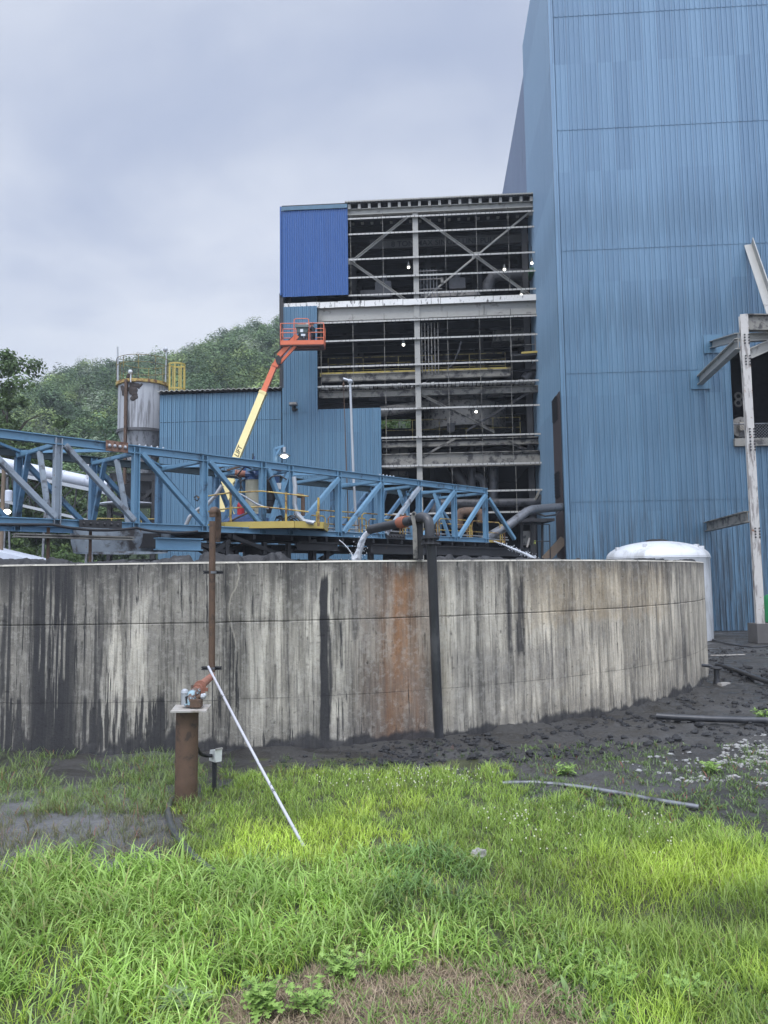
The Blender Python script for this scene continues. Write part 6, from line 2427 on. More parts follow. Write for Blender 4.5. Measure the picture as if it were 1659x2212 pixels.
def stand_pose(crouch=0.0, lean=0.0):
    z0 = .88 - crouch
    J = {'pelvis': (0, 0, z0), 'belly': (0, lean * .12, z0 + .2), 'chest': (0, lean * .35, z0 + .40), 'neck': (0, lean * .5, z0 + .56), 'head0': (0, lean * .58 + .02, z0 + .63), 'head1': (0, lean * .62 + .03, z0 + .71), 'head2': (0, lean * .64 + .02, z0 + .78)}
    for s_, k in (('l', -1), ('r', 1)):
        J['sh' + s_] = (.19 * k, lean * .38, z0 + .47)
        J['el' + s_] = (.25 * k, lean * .38 + .12, z0 + .24)
        J['wr' + s_] = (.20 * k, lean * .38 + .36, z0 + .30)
        J['pa' + s_] = (.18 * k, lean * .38 + .44, z0 + .31)
        J['hip' + s_] = (.10 * k, 0, z0 - .05)
        J['kn' + s_] = (.12 * k, .05 + crouch * .7, (z0 - .05) * .53 + .02)
        J['an' + s_] = (.12 * k, -.04, .08)
        J['toe' + s_] = (.14 * k, .12, .045)
    return J


fz = zf - .29
person('person in dark work clothes and blue hard hat standing right in the lift basket', (R6(962, 400)[0], YL + .30, fz), math.radians(60), stand_pose(0, .12), m_cloth, m_hat_b, None)
person('person with a grey hard hat stooping behind the console in the lift basket', (R6(890, 400)[0], YL + .48, fz), math.radians(-15), stand_pose(.0, .22), m_cloth2, m_hat_g, None)

# ------------------------------------------------------------------ silo
YS = 61.5
S7 = lambda x, y, dy_=0.0: P(*Z7(x, y), YS + dy_)
ks = YS / 1659
sr = 53 * ks
sc = np.array([S7(690, 900)[0], YS, 0])
zt_, zc1 = S7(690, 635)[2] - .25, S7(690, 1225, -sr)[2]
zc2 = P(*Z3(1130, 1290), YS)[2]
silo = thing('silo', 'pale grey weathered silo with a yellow rim and cone bottom on a dark steel frame', 'silo', sc)
b = MB()
b.lathe([(sr, zc1), (sr, zt_)], sc, 48)
b.build('drum', m_silo, silo, smooth=True)
b = MB()
b.lathe([(sr * 1.02, zc1 - .12), (sr * 1.05, zc1 - .10), (sr * 1.05, zc1 + .12), (sr * 1.02, zc1 + .14), (sr * 1.02, zc1 - .12)], sc, 48, False)
b.build('ring_band', m_int_pipe, silo)
b = MB()
b.lathe([(.75, zc2 - .4), (.75, zc2), (sr * .985, zc1 - .05)], sc, 40)
b.build('cone', m_silo, silo, smooth=True)
b = MB()
b.lathe([(sr, zt_), (sr * 1.09, zt_ + .02), (sr * 1.09, zt_ + .26), (sr, zt_ + .28)], sc, 48)
b.build('rim_walk', m_yellow_old, silo)
b = MB()
zr1 = S7(640, 410, sr)[2]
zr2 = S7(640, 500, sr)[2]
for zz_2 in (zr1 - zt_, (zr2 - zt_)):
    pts = [sc + np.array([sr * 1.07 * math.cos(a), sr * 1.07 * math.sin(a), zt_ + zz_2]) for a in np.linspace(0, 2 * math.pi, 48)]
    b.tube(pts, .026, 6)
for a in np.linspace(-.2, 2 * math.pi - .2, 11)[:-1]:
    b.tube([sc + np.array([sr * 1.07 * math.cos(a), sr * 1.07 * math.sin(a), zt_ + .2]), sc + np.array([sr * 1.07 * math.cos(a), sr * 1.07 * math.sin(a), zr1])], .03, 6)
b.build('guard_rail', m_yellow_dim, silo)
b = MB()
xq = S7(572, 900)[0]
yq = YS - sr - .12
b.beam((xq, yq, P(*Z3(1042, 1070), yq)[2] - 3), (xq, yq, P(*Z7(580, 560), yq)[2]), .28, .2, (1, 0, 0))
b.build('rust_leg', m_rust, silo)
b = MB()
rg = np.random.default_rng(5)
for (x, y, r_) in ((490, 650, .22), (505, 690, .3), (520, 730, .22), (640, 650, .36), (670, 690, .38), (660, 730, .26), (655, 800, .36), (680, 790, .2), (590, 560, .26), (700, 640, .26), (740, 635, .16)):
    th_ = -math.pi / 2 + (x - 690) * .16 / 53 * .95
    z_ = S7(x, y, -sr)[2]
    for k in range(7):
        t2 = th_ + rg.normal(0, .05)
        rr_k = r_ * (.35 + .5 * rg.random())
        b.ball(sc + np.array([(sr) * math.cos(t2), (sr) * math.sin(t2), z_ + rg.normal(0, r_ * .5)]), rr_k, 7, 5, (1, .28, .8))
b.build('caked_crust', M('caked_brown_crust', (.05, .04, .036), .9, var=.4, scale=8, bump=.6), silo)
b = MB()
b.tube([P(*Z7(345, 600), YS - .3), P(*Z7(346, 330), YS - .3), P(*Z7(343, 120), YS - .3)], [.09, .08, .06], 6)
b.build('aerial', m_galv, silo)
b = MB()
b.tube([P(*Z7(990, 600), YS - .3), P(*Z7(1004, 175), YS - .3)], .055, 6)
b.ball(P(*Z7(988, 160), YS - .3), .2, 8, 6)
b.build('light_mast', m_galv, silo)
b = MB()
b.tube([P(*Z7(521, 600), yq), P(*Z7(522, 470), yq)], .05, 6)
b.ball(P(*Z7(515, 458), yq), .18, 8, 6)
b.build('rim_lamp', m_white_plastic, silo)
# its dark supporting frame
sf = silo
S3 = lambda x, y, dy_=0.0: P(*Z3(x, y), YS + dy_)
for x, dy_ in ((850, -1.5), (1190, -1.5), (860, 1.8), (1180, 1.8)):
    b = MB()
    q = S3(x, 1300, dy_)
    b.beam((q[0], q[1], 0), q, .3, .3, (0, 1, 0))
    b.build('leg', m_dark_steel, sf)
for dy_ in (-1.5, 1.8):
    b = MB()
    b.ibeam(S3(845, 1312, dy_), S3(1215, 1312, dy_), .65, .3, .05)
    b.build('support_beam', m_dark_steel, sf)
for a, c in (((870, 1380), (1000, 1500)), ((1200, 1400), (1050, 1540)), ((880, 1700), (1100, 1480)), ((860, 1590), (1190, 1700))):
    b = MB()
    b.angle(S3(*a, -1.4), S3(*c, -1.4), .2, .04)
    b.build('brace', m_dark_steel, sf)
b = MB()
b.lathe([(2.2, -.1), (2.35, .0), (2.3, .08), (1.2, .1)], S3(1000, 1525), 30)
b.build('pale_ledge', m_conv, sf)
b = MB()
b.box(S3(1060, 1430, .3), (2.6, 2, 2.0))
b.box(S3(1130, 1390, -.8), (.8, .5, 1.0))
b.build('feeder_casing', m_dark_steel, sf)
b = MB()
b.box(S3(1000, 1710, .3), (4.6, 3, .18))
b.build('platform', m_dark_steel, sf)
b = MB()
railing(b, [S3(745, 1700, -1.7), S3(1205, 1705, -1.7)], .72, 2, .04, 1.2)
b.beam(S3(755, 1690, -1.75), S3(762, 1670, -1.75), .25, .1)
b.build('guard_rail', m_yellow, sf)
# conveyor
YV = 57.0
V3 = lambda x, y, dy_=0.0: P(*Z3(x, y), YV + dy_)
conv = thing('covered_conveyor', 'white covered conveyor sloping down behind the bridge at the left', 'conveyor', (V3(300, 1300)[0], YV, 0))
b = MB()
ca_, cb_ = V3(-420, 1115), V3(838, 1378)
b.tube([ca_ + (cb_ - ca_) * t for t in np.linspace(0, 1, 5)], .44, 20)
b.build('cover', m_conv, conv, smooth=True)
b = MB()
for t in np.linspace(.05, .999, 8):
    q = ca_ + (cb_ - ca_) * t
    dd = nrm(cb_ - ca_)
    b.tube([q - dd * .03, q + dd * .03], .47, 20)
b.build('cover_rib', m_conv, conv)
b = MB()
for dy_ in (-.6, .6):
    b.beam(V3(-420, 1178, dy_), V3(845, 1437, dy_), .1, .26)
    b.beam(V3(-420, 1395, dy_), V3(690, 1648, dy_), .1, .2)
b.build('stringer', m_galv, conv)
b = MB()
for k in range(10):
    t0, t1 = k / 10, (k + .9) / 10
    A0, A1 = V3(-420, 1178, -.6), V3(845, 1437, -.6)
    B0, B1 = V3(-420, 1395, -.6), V3(690, 1648, -.6)
    b.beam(A0 + (A1 - A0) * t0, B0 + (B1 - B0) * t1, .08, .08)
    b.beam(A0 + (A1 - A0) * t1, B0 + (B1 - B0) * (t0 + .02), .07, .07)
b.build('lattice', m_dark_steel, conv)
for x in (60, 360, 690):
    b = MB()
    q = V3(x, 1300 + x * .2)
    b.beam((q[0] - .3, q[1], 0), q, .16, .16)
    b.beam((q[0] + .6, q[1], 0), q, .12, .12)
    b.build('trestle_leg', m_galv_dark, conv)
b = MB()
q = V3(675, 1240, -.4)
b.tube([q, q + (0, 0, -.8)], .06, 6)
b.ball(q + (0, 0, .1), .3, 10, 6, (1, 1, 1.2))
b.build('conveyor_lamp', m_white_plastic, conv)
# utility pole with lamp and transformer, wires
YU = 55.0
U3 = lambda x, y, dy_=0.0: P(*Z3(x, y), YU + dy_)
up_ = thing('utility_pole', 'wooden utility pole at the left edge with a lit lamp and pale transformer', 'utility pole', (U3(18, 1800)[0], YU, 0))
b = MB()
qt = U3(30, 1250)
b.tube([(qt[0] - .1, YU, 0), (qt[0], YU, qt[2])], [.17, .13], 12)
b.build('pole_shaft', m_wood, up_)
b = MB()
b.lathe([(.22, 0), (.25, .05), (.25, .75), (.2, .82)], U3(66, 1500, -.2), 14)
b.build('transformer', m_conv, up_)
b = MB()
b.ball(U3(55, 1578, -.3), .25, 12, 8, (1, 1, .7))
b.build('lamp_globe', m_lamp, up_)
b = MB()
b.tube([U3(55, 1560, -.3), U3(45, 1550, -.2), U3(28, 1560)], .04, 6)
b.build('lamp_arm', m_dark_steel, up_)
for k, (ya, yb) in enumerate(((1180, 1262), (1205, 1290), (1235, 1300))):
    b = MB()
    A, B_ = U3(-300, ya - 40), P(*Z3(1000, yb), YS)
    b.tube([A + (B_ - A) * t + np.array([0, 0, -.5 * 4 * t * (1 - t)]) for t in np.linspace(0, 1, 12)], .018, 5)
    tag(b.build('power_line', m_galv_dark), ('topmost', 'middle', 'lowest')[k] + ' of the thin power lines above the white conveyor', 'power line')
# white low roof behind the rim at the left
b = MB()
wr_ = [P(*Z3(x, y), 53) for x, y in ((-500, 1800), (-200, 1840), (0, 1888), (90, 1908), (170, 1930), (245, 1960), (250, 2000), (-500, 2000))]
b.prism(wr_, (0, 4, 0))
wr2 = b.build('white_shed', m_conv)
tag(wr2, 'white sloping shed roof peeping over the sludge at the left edge', 'shed')

# ------------------------------------------------------------------ hill and woods
m_leaf = attr_mat('foliage', rough=0.75, fine=0.0, bump=0, trans=0.25, spec=0.2)
m_bark = M('bark', (.07, .055, .045), .9, var=.3, bump=.4)
m_hillg = M('hill_ground', (.025, .038, .018), .95, var=.3)


def leaf_cards(n, centres, radii, size, rg, up=0.35, heart=None):
    """n small leaf quads through an ellipsoid volume set of clumps -> V (4n,3), and clump index"""
    k = rg.integers(0, len(centres), n)
    d = rg.normal(0, 1, (n, 3))
    d /= np.linalg.norm(d, axis=1)[:, None]
    rad = rg.random(n) ** .45
    c = centres[k] + d * rad[:, None] * radii[k]
    nr_ = d * .9 + rg.normal(0, .38, (n, 3)) + np.array([0, 0, up])
    if heart is not None:
        hd = c - heart
        nr_ = nr_ * .6 + hd / np.linalg.norm(hd, axis=1)[:, None]
    nr_ /= np.linalg.norm(nr_, axis=1)[:, None]
    a = np.cross(nr_, rg.normal(0, 1, (n, 3)))
    a /= np.linalg.norm(a, axis=1)[:, None]
    b_ = np.cross(nr_, a)
    s = size * (.6 + .8 * rg.random(n))[:, None]
    V = np.stack([c - a * s * .55, c - b_ * s * .3 + a * s * .02, c + a * s * .6, c + b_ * s * .3], 1)
    return V.reshape(-1, 3), k, c


ridge_u = [-400, 0, 75, 120, 170, 250, 310, 365, 450, 520, 560, 612, 700, 850, 1000, 1100, 1300]
ridge_v = [1010, 895, 838, 815, 796, 786, 782, 771, 742, 713, 700, 697, 672, 640, 610, 600, 600]
YR_ = 250.0
HY = np.linspace(84, YR_, 30)
Rg = [P(u, v + 22, YR_) for u, v in zip(ridge_u, ridge_v)]
rx = np.array([p_[0] for p_ in Rg])
rz = np.array([p_[2] for p_ in Rg]) - 3.5


def hill_z(x, y):
    t = np.clip((y - 80) / (YR_ - 80), 0, 1.2)
    top_ = np.interp(x * YR_ / np.maximum(y, 1) * (.35 + .65 * t) + (1 - (.35 + .65 * t)) * x, rx, rz)
    return top_ * (t ** .85) + 2.5 * (fbm(x * .05, y * .05, 301) - .5) * t


hx = np.linspace(-170, 130, 90)
hy = np.linspace(76, 330, 60)
HX, HYY = np.meshgrid(hx, hy)
HZ = np.where(HYY <= YR_, hill_z(HX, np.minimum(HYY, YR_)), hill_z(HX, np.full_like(HX, YR_)) - (HYY - YR_) * .25) - .4
idx = np.arange(HX.size).reshape(HX.shape)
Fq = np.stack([idx[:-1, :-1], idx[:-1, 1:], idx[1:, 1:], idx[1:, :-1]], -1).reshape(-1, 4)
tag(np_mesh('hill', np.stack([HX, HYY, HZ], -1).reshape(-1, 3), Fq, m_hillg, smooth=True), kind='structure')

rg = np.random.default_rng(23)
Vs, Cs = [], []
cnt = 0
for y in np.linspace(92, YR_ + 6, 34):
    x = -95.0 * y / 150 - 12
    while x < 12 * y / 150 + 20:
        xx, yy = x + rg.normal(0, 1.6), y + rg.normal(0, 2.0)
        x += 5.6 * (.8 + .5 * rg.random())
        u, v = proj(np.array(xx), np.array(yy), np.array(20.0))
        if u < -60 or (u > 640 and not (810 < u < 920)):
            continue
        z = float(hill_z(np.array(xx), np.array(min(yy, YR_))))
        h = rg.uniform(6.5, 11.0)
        w = h * rg.uniform(.34, .46)
        nc = 13
        d = rg.normal(0, 1, (nc, 3))
        d /= np.linalg.norm(d, axis=1)[:, None]
        d[:, 2] = np.abs(d[:, 2]) * 1.15 - .25
        cen = np.array([xx, yy, z + h * .55]) + d * np.array([w * .75, w * .75, h * .38])
        rad = np.full((nc, 3), w * .42) * rg.uniform(.7, 1.3, (nc, 1))
        n = 620 if y < 170 else 470
        Vq, k, c = leaf_cards(n, cen, rad, .47 if y < 170 else .60, rg, 0.35, np.array([xx, yy, z + h * .42]))
        hue = rg.random()
        if hue < .18:
            base = np.array([.19, .25, .095])
        elif hue < .30:
            base = np.array([.19, .23, .155])
        elif hue < .65:
            base = np.array([.115, .175, .075])
        else:
            base = np.array([.07, .115, .058])
        cl = rg.uniform(.8, 1.22, nc)[k] * rg.uniform(.75, 1.25)
        col = base[None] * (cl * rg.uniform(.8, 1.2, n))[:, None]
        Vs.append(Vq)
        Cs.append(np.repeat(col, 4, 0))
        cnt += 1
V = np.concatenate(Vs)
C_ = np.concatenate(Cs)
o = np_mesh('hill_forest', V, np.arange(len(V)).reshape(-1, 4), m_leaf, C_)
tag(o, kind='stuff')
print('forest trees', cnt, 'faces', len(V) // 4)


def tree(label, x, y, h, w, base, seed, n=3500, size=.35, z0=0.0, trunk=.2, group=None, name='tree', low=.25):
    rg = np.random.default_rng(seed)
    t = thing(name, label, 'tree' if name != 'bush' else 'bush', (x, y, z0), group)
    b = MB()
    b.tube([(x, y, z0 - .3), (x + .1 * trunk, y, z0 + h * .3), (x - .2 * trunk, y, z0 + h * .6), (x, y, z0 + h * .88)], [trunk, trunk * .8, trunk * .5, trunk * .15], 8)
    for k in range(9):
        a = rg.random() * 6.28
        zz_3 = z0 + h * rg.uniform(low, .75)
        rr3 = w * rg.uniform(.45, .9)
        b.tube([(x, y, zz_3), (x + math.cos(a) * rr3 * .5, y + math.sin(a) * rr3 * .5, zz_3 + h * .10), (x + math.cos(a) * rr3, y + math.sin(a) * rr3, zz_3 + h * .13)], [trunk * .4, trunk * .22, trunk * .06], 6)
    b.build('trunk', m_bark, t)
    nc = 84
    d = rg.normal(0, 1, (nc, 3))
    d /= np.linalg.norm(d, axis=1)[:, None]
    rr4 = rg.random(nc) ** .4
    cen = np.array([x, y, z0 + h * (low + 1) / 2]) + d * rr4[:, None] * np.array([w, w, h * (1 - low) / 2])
    rad = w * rg.uniform(.12, .26, (nc, 1)) * np.array([[1, 1, .75]])
    Vq, k, c = leaf_cards(n, cen, rad, size, rg)
    cl = rg.uniform(.75, 1.3, nc)[k]
    col = np.array(base)[None] * (cl * rg.uniform(.75, 1.25, n))[:, None]
    np_mesh('crown', Vq, np.arange(len(Vq)).reshape(-1, 4), m_leaf, np.repeat(col, 4, 0), t)
    return t


def at(u, Y):
    return float(P(u, 1200, Y)[0])


TR_ = [('tall dark green leafy tree at the left edge of the picture', 8, 62, 22.8, 4.6, (.10, .15, .06), 1, 16000, .30),
       ('leafy tree in front of the hill right beside the tall dark tree at left', 75, 64, 15.6, 3.3, (.11, .16, .07), 2, 6500, .32),
       ('small dark tree behind the white conveyor near the silo legs', 165, 68, 10.5, 3.6, (.11, .165, .075), 3, 5500, .32),
       ('mid green tree behind the conveyor left of the silo', 232, 72, 11.5, 3.4, (.12, .17, .08), 4, 5000, .32),
       ('low bright green tree under the conveyor at the left edge', 20, 60, 6.6, 2.9, (.13, .19, .065), 5, 5000, .28),
       ('low bushy tree under the white conveyor between the bridge posts', 95, 61, 6.4, 3.0, (.125, .185, .065), 6, 5000, .28),
       ('low bushy tree right under the conveyor head beside the silo frame', 165, 60.5, 5.8, 2.9, (.13, .20, .07), 7, 5000, .28),
       ('yellow green tree peeping over the low blue roof beside the boom', 582, 78, 20.5, 3.6, (.12, .17, .03), 8, 5000, .36),
       ('pale green tree over the low blue roof in the hill foot', 505, 84, 19.5, 5.0, (.085, .13, .03), 9, 6000, .40),
       ('bright tree right beside the silo behind the blue roof', 425, 86, 18.0, 4.5, (.075, .125, .045), 10, 5500, .40),
       ('yellowish tree at the hill foot left of the silo cone', 205, 80, 15.0, 4.0, (.085, .13, .045), 12, 5500, .38),
       ('green leafy tree seen through the gap in the frame back wall', 866, 84, 24.0, 5.5, (.085, .14, .04), 11, 4000, .42)]
for lb, u, Y, h, w, c, sd_, n, sz in TR_:
    tree(lb, at(u, Y), Y, h, w, c, sd_, n, sz, group='trees behind the plant')


# ------------------------------------------------------------------ grass
def blades(name, X, Y, H, W, lean, azim, bend, col, mat, seg=5, tip=.12):
    n = len(X)
    Z = ground_z(X, Y)
    t = np.linspace(0, 1, seg + 1)
    dirx, diry = np.cos(azim), np.sin(azim)
    # bending arc
    ang = lean[:, None] + bend[:, None] * t[None] ** 1.5
    dl = H[:, None] / seg
    px = np.concatenate([np.zeros((n, 1)), np.cumsum(np.sin(ang[:, 1:]) * dl, 1)], 1)
    pz = np.concatenate([np.zeros((n, 1)), np.cumsum(np.cos(ang[:, 1:]) * dl, 1)], 1)
    cx = X[:, None] + px * dirx[:, None]
    cy = Y[:, None] + px * diry[:, None]
    cz = Z[:, None] + pz - .01
    tw = rng.normal(0, .5, n)
    sxv = -np.sin(azim + tw)
    syv = np.cos(azim + tw)
    wid = W[:, None] * np.where(t < .35, .65 + t, 1 - (t - .35) ** 1.6 * 1.75)[None]
    wid = np.maximum(wid, W[:, None] * tip * .4) * .5
    Lx, Ly = cx - sxv[:, None] * wid, cy - syv[:, None] * wid
    Rx, Ry = cx + sxv[:, None] * wid, cy + syv[:, None] * wid
    V = np.stack([np.stack([Lx, Ly, cz], -1), np.stack([Rx, Ry, cz], -1)], 2).reshape(-1, 3)
    m_ = (seg + 1) * 2
    q = np.array([[2 * i, 2 * i + 1, 2 * i + 3, 2 * i + 2] for i in range(seg)])
    Fq = (np.arange(n)[:, None, None] * m_ + q[None]).reshape(-1, 4)
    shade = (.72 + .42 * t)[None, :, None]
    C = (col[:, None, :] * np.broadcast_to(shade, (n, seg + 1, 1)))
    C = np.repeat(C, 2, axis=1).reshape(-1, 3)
    o = np_mesh(name, V, Fq, mat, C, smooth=True)
    tag(o, kind='stuff')
    print(name, n)
    return o


def scatter(n, x0, x1, y0, y1):
    return rng.uniform(x0, x1, n), rng.uniform(y0, y1, n)


m_blade = attr_mat('grass_blade', rough=0.42, fine=0.0, bump=0, trans=0.38, spec=0.5)
m_straw = attr_mat('dry_straw', rough=0.8, fine=0.0, bump=0, trans=0.1, spec=0.2)


def mixcol(a, b_, k):
    return np.array(a)[None] * (1 - k[:, None]) + np.array(b_)[None] * k[:, None]


# tall lush grass, near left and in a tongue across the middle
X, Y = scatter(98000, -9.2, 4.8, 4.9, 9.6)
u, v = proj(X, Y, X * 0)
ju, jv = 50 * (fbm(X * 1.3, Y * 1.3, 401) - .5) + 110 * (fbm(X * 3.4, Y * 3.4, 205, 3) - .5), 34 * (fbm(X * 1.3, Y * 1.3, 403) - .5) + 80 * (fbm(X * 3.4, Y * 3.4, 207, 3) - .5)
clump = fbm(X * 3.2, Y * 3.2, 405, 3)
keep = inpoly(u + ju, v + jv, POLY_TALL) & (clump > .34) & (u > -1300) & (u < 1900) & (rng.random(len(X)) < .52)
X, Y, u, v, clump = X[keep], Y[keep], u[keep], v[keep], clump[keep]
n = len(X)
edge_r = sst(u, 1000, 1350)
small = sst(u, 560, 760) * (1 - sst(v, 2130, 2180)) * .25
H = (.18 + .28 * rng.random(n)) * (.55 + .85 * clump) * (1 - .35 * edge_r) * (1 - small)
H = H * np.where((u < 420) & (v < 2000) & (u > 60), 1.12, 1.0)
W = .009 + .011 * rng.random(n)
blue = sst(u, 780, 860) * (1 - sst(u, 1000, 1100)) * (1 - sst(v, 1940, 2010))
col = mixcol((.22, .38, .055), (.38, .54, .14), rng.random(n))
col = col * (1 - .6 * blue[:, None]) + np.array([.10, .21, .07]) * .6 * blue[:, None]
col = col * (.47 + 1.02 * fbm(X * 1.4, Y * 1.4, 407, 3))[:, None] * rng.uniform(.8, 1.15, n)[:, None]
yel = (rng.random(n) < .08)
col[yel] = np.array([.30, .30, .10])
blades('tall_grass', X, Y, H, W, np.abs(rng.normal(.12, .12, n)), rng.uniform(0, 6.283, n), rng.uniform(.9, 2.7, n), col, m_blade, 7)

# shorter mixed grass over the rest
X, Y = scatter(340000, -5.4, 10.0, 4.9, 13.6)
u, v = proj(X, Y, X * 0)
ju, jv = 60 * (fbm(X * 1.3, Y * 1.3, 201) - .5) + 150 * (fbm(X * 3.4, Y * 3.4, 205, 3) - .5), 40 * (fbm(X * 1.3, Y * 1.3, 203) - .5) + 110 * (fbm(X * 3.4, Y * 3.4, 207, 3) - .5)
cl2 = fbm(X * 4.5, Y * 4.5, 415, 3)
keep = inpoly(u + ju, v + jv, POLY_GRASS) & ~inpoly(u + ju, v + jv, POLY_DRY) & (u > -200) & (u < 2000)
keep &= (cl2 > .36 - .15 * sst(v, 1750, 1850)) & (rng.random(len(X)) < np.where(v < 1760, .40, .55))
intall = inpoly(u + ju, v + jv, POLY_TALL)
keep &= ~intall | (rng.random(len(X)) < .3)
X, Y, u, v, cl2 = X[keep], Y[keep], u[keep], v[keep], cl2[keep]
n = len(X)
patch = fbm(X * .8, Y * .8, 417, 3)
bright = sst(patch, .46, .6)
H = (.08 + .14 * rng.random(n)) * (.55 + .9 * cl2)
H = H * (1 + .5 * sst(u, 1250, 1450) * sst(v, 1780, 1850))
W = .005 + .006 * rng.random(n)
col = mixcol((.20, .31, .055), (.34, .47, .085), rng.random(n))
yg = mixcol((.38, .54, .06), (.50, .63, .11), rng.random(n))
kk = bright * (.35 + .65 * sst(v, 1700, 1760) * (1 - .6 * sst(u, 1050, 1180) * (1 - sst(u, 1330, 1450))))
col = col * (1 - kk[:, None]) + yg * kk[:, None]
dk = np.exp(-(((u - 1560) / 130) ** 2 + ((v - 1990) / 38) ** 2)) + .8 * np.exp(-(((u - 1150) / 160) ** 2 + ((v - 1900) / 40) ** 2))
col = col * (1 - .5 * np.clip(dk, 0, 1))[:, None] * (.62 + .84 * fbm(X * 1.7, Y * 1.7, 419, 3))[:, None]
stw = rng.random(n) < .05
col[stw] = np.array([.26, .21, .10])
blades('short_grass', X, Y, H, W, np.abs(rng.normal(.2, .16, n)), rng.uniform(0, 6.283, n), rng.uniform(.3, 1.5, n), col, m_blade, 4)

# sparse tufts on the mud, left and right
tx, ty = [], []
TU = []
for (n_, box_, r_, hh, ww, c1, c2) in ((1900, (-520, 440, 1640, 1760), .11, (.12, .32), .007, (.14, .24, .06), (.26, .33, .10)), (820, (-520, 420, 1730, 1860), .08, (.10, .30), .006, (.11, .17, .06), (.24, .19, .10)), (900, (1120, 1740, 1610, 1785), .10, (.05, .17), .012, (.10, .17, .05), (.19, .27, .08)), (40, (820, 1120, 1610, 1660), .08, (.06, .14), .006, (.07, .12, .04), (.12, .18, .05)), (40, (560, 900, 1640, 1668), .08, (.1, .24), .006, (.1, .17, .045), (.17, .25, .06)), (26, (360, 520, 1640, 1740), .1, (.2, .42), .007, (.09, .16, .04), (.18, .25, .07))):
    for k in range(n_):
        u_, v_ = rng.uniform(*box_[:2]), rng.uniform(*box_[2:])
        g_ = G(u_, v_)
        if fbm(np.array(g_[0] * .9), np.array(g_[1] * .9), 431) < .33:
            continue
        m_ = rng.integers(5, 13)
        TU.append((g_[0] + rng.normal(0, r_ * .5, m_), g_[1] + rng.normal(0, r_ * .5, m_), rng.uniform(*hh, m_) * rng.uniform(.6, 1.1), np.full(m_, ww) * rng.uniform(.7, 1.5, m_), mixcol(c1, c2, np.full(m_, rng.random()) * .6 + .4 * rng.random(m_))))
X = np.concatenate([t[0] for t in TU])
Y = np.concatenate([t[1] for t in TU])
n = len(X)
col = np.concatenate([t[4] for t in TU])
red = rng.random(n) < .04
col[red] = np.array([.28, .09, .06])
blades('weed_tufts', X, Y, np.concatenate([t[2] for t in TU]), np.concatenate([t[3] for t in TU]), np.abs(rng.normal(.35, .25, n)), rng.uniform(0, 6.283, n), rng.uniform(.2, 1.4, n), col, m_blade, 4)

# broad-leaved ground cover (clover, plantain) among the short grass
X, Y = scatter(60000, -4, 9, 4.9, 13.4)
u, v = proj(X, Y, X * 0)
keep = (inpoly(u, v, POLY_GRASS) & ~inpoly(u, v, POLY_TALL) & (v < 1900) | (inpoly(u, v, [(820, 1985), (1250, 2040), (1700, 2030), (1700, 2230), (1260, 2230), (1150, 2130), (850, 2110)]))) & (fbm(X * 1.6, Y * 1.6, 441) > .47) & (u > -20) & (u < 1720) & (rng.random(len(X)) < .5)
X, Y, u, v = X[keep], Y[keep], u[keep], v[keep]
n = len(X)
near = sst(v, 1950, 2050)
blades('clover_leaves', X, Y, (.035 + .05 * rng.random(n)) * (1 + .9 * near), (.016 + .014 * rng.random(n)) * (1 + .8 * near), rng.uniform(.3, 1.3, n), rng.uniform(0, 6.283, n), rng.uniform(.2, 1.0, n), mixcol((.11, .20, .05), (.19, .31, .075), rng.random(n)), m_blade, 3, .5)
# flower heads
X, Y = scatter(9000, -2, 8, 7, 13)
u, v = proj(X, Y, X * 0)
keep = (inpoly(u, v, [(660, 1650), (900, 1655), (1080, 1690), (860, 1730), (690, 1720)]) & (rng.random(len(X)) < .22)) | (inpoly(u, v, [(1040, 1740), (1300, 1760), (1560, 1800), (1420, 1880), (1150, 1870), (1010, 1800)]) & (rng.random(len(X)) < .11))
X, Y = X[keep], Y[keep]
b = MB()
for x, y in zip(X, Y):
    z = float(ground_z(np.array(x), np.array(y))) + rng.uniform(.09, .2)
    b.ball((x, y, z), rng.uniform(.008, .013), 6, 4)
tag(b.build('clover_flowers', M('flower_white', (.50, .50, .36), .8, var=.15), loc=(0, 0, 0)), kind='stuff')
# dry cut straw
X, Y = scatter(52000, -2.6, 2.4, 4.9, 7.0)
u, v = proj(X, Y, X * 0)
ju, jv = 60 * (fbm(X * 1.3, Y * 1.3, 201) - .5) + 150 * (fbm(X * 3.4, Y * 3.4, 205, 3) - .5), 40 * (fbm(X * 1.3, Y * 1.3, 203) - .5) + 110 * (fbm(X * 3.4, Y * 3.4, 207, 3) - .5)
keep = inpoly(u + ju, v + jv, POLY_DRY) & (rng.random(len(X)) < .85)
X, Y = X[keep], Y[keep]
n = len(X)
col = mixcol((.20, .14, .09), (.46, .37, .25), rng.random(n))
gr_ = rng.random(n) < .14
col[gr_] = np.array([.14, .22, .05])
# a few green shoots standing in the straw
gk = rng.random(n) < .025
XG, YG = X[gk], Y[gk]
XG = np.concatenate([XG + rng.normal(0, .03, len(XG)) for _ in range(7)])
YG = np.concatenate([YG + rng.normal(0, .03, len(YG)) for _ in range(7)])
kg = fbm(XG * 2.5, YG * 2.5, 451) > .52
XG, YG = XG[kg], YG[kg]
ng = len(XG)
blades('green_shoots', XG, YG, rng.uniform(.05, .2, ng), rng.uniform(.006, .014, ng), np.abs(rng.normal(.45, .3, ng)), rng.uniform(0, 6.283, ng), rng.uniform(.3, 1.5, ng), mixcol((.15, .27, .05), (.28, .42, .1), rng.random(ng)), m_blade, 4)
blades('dry_straw', X, Y, .05 + .12 * rng.random(n), .0035 + .003 * rng.random(n), rng.uniform(.7, 1.5, n), rng.uniform(0, 6.283, n), rng.uniform(-.3, .6, n), col, m_straw, 3)

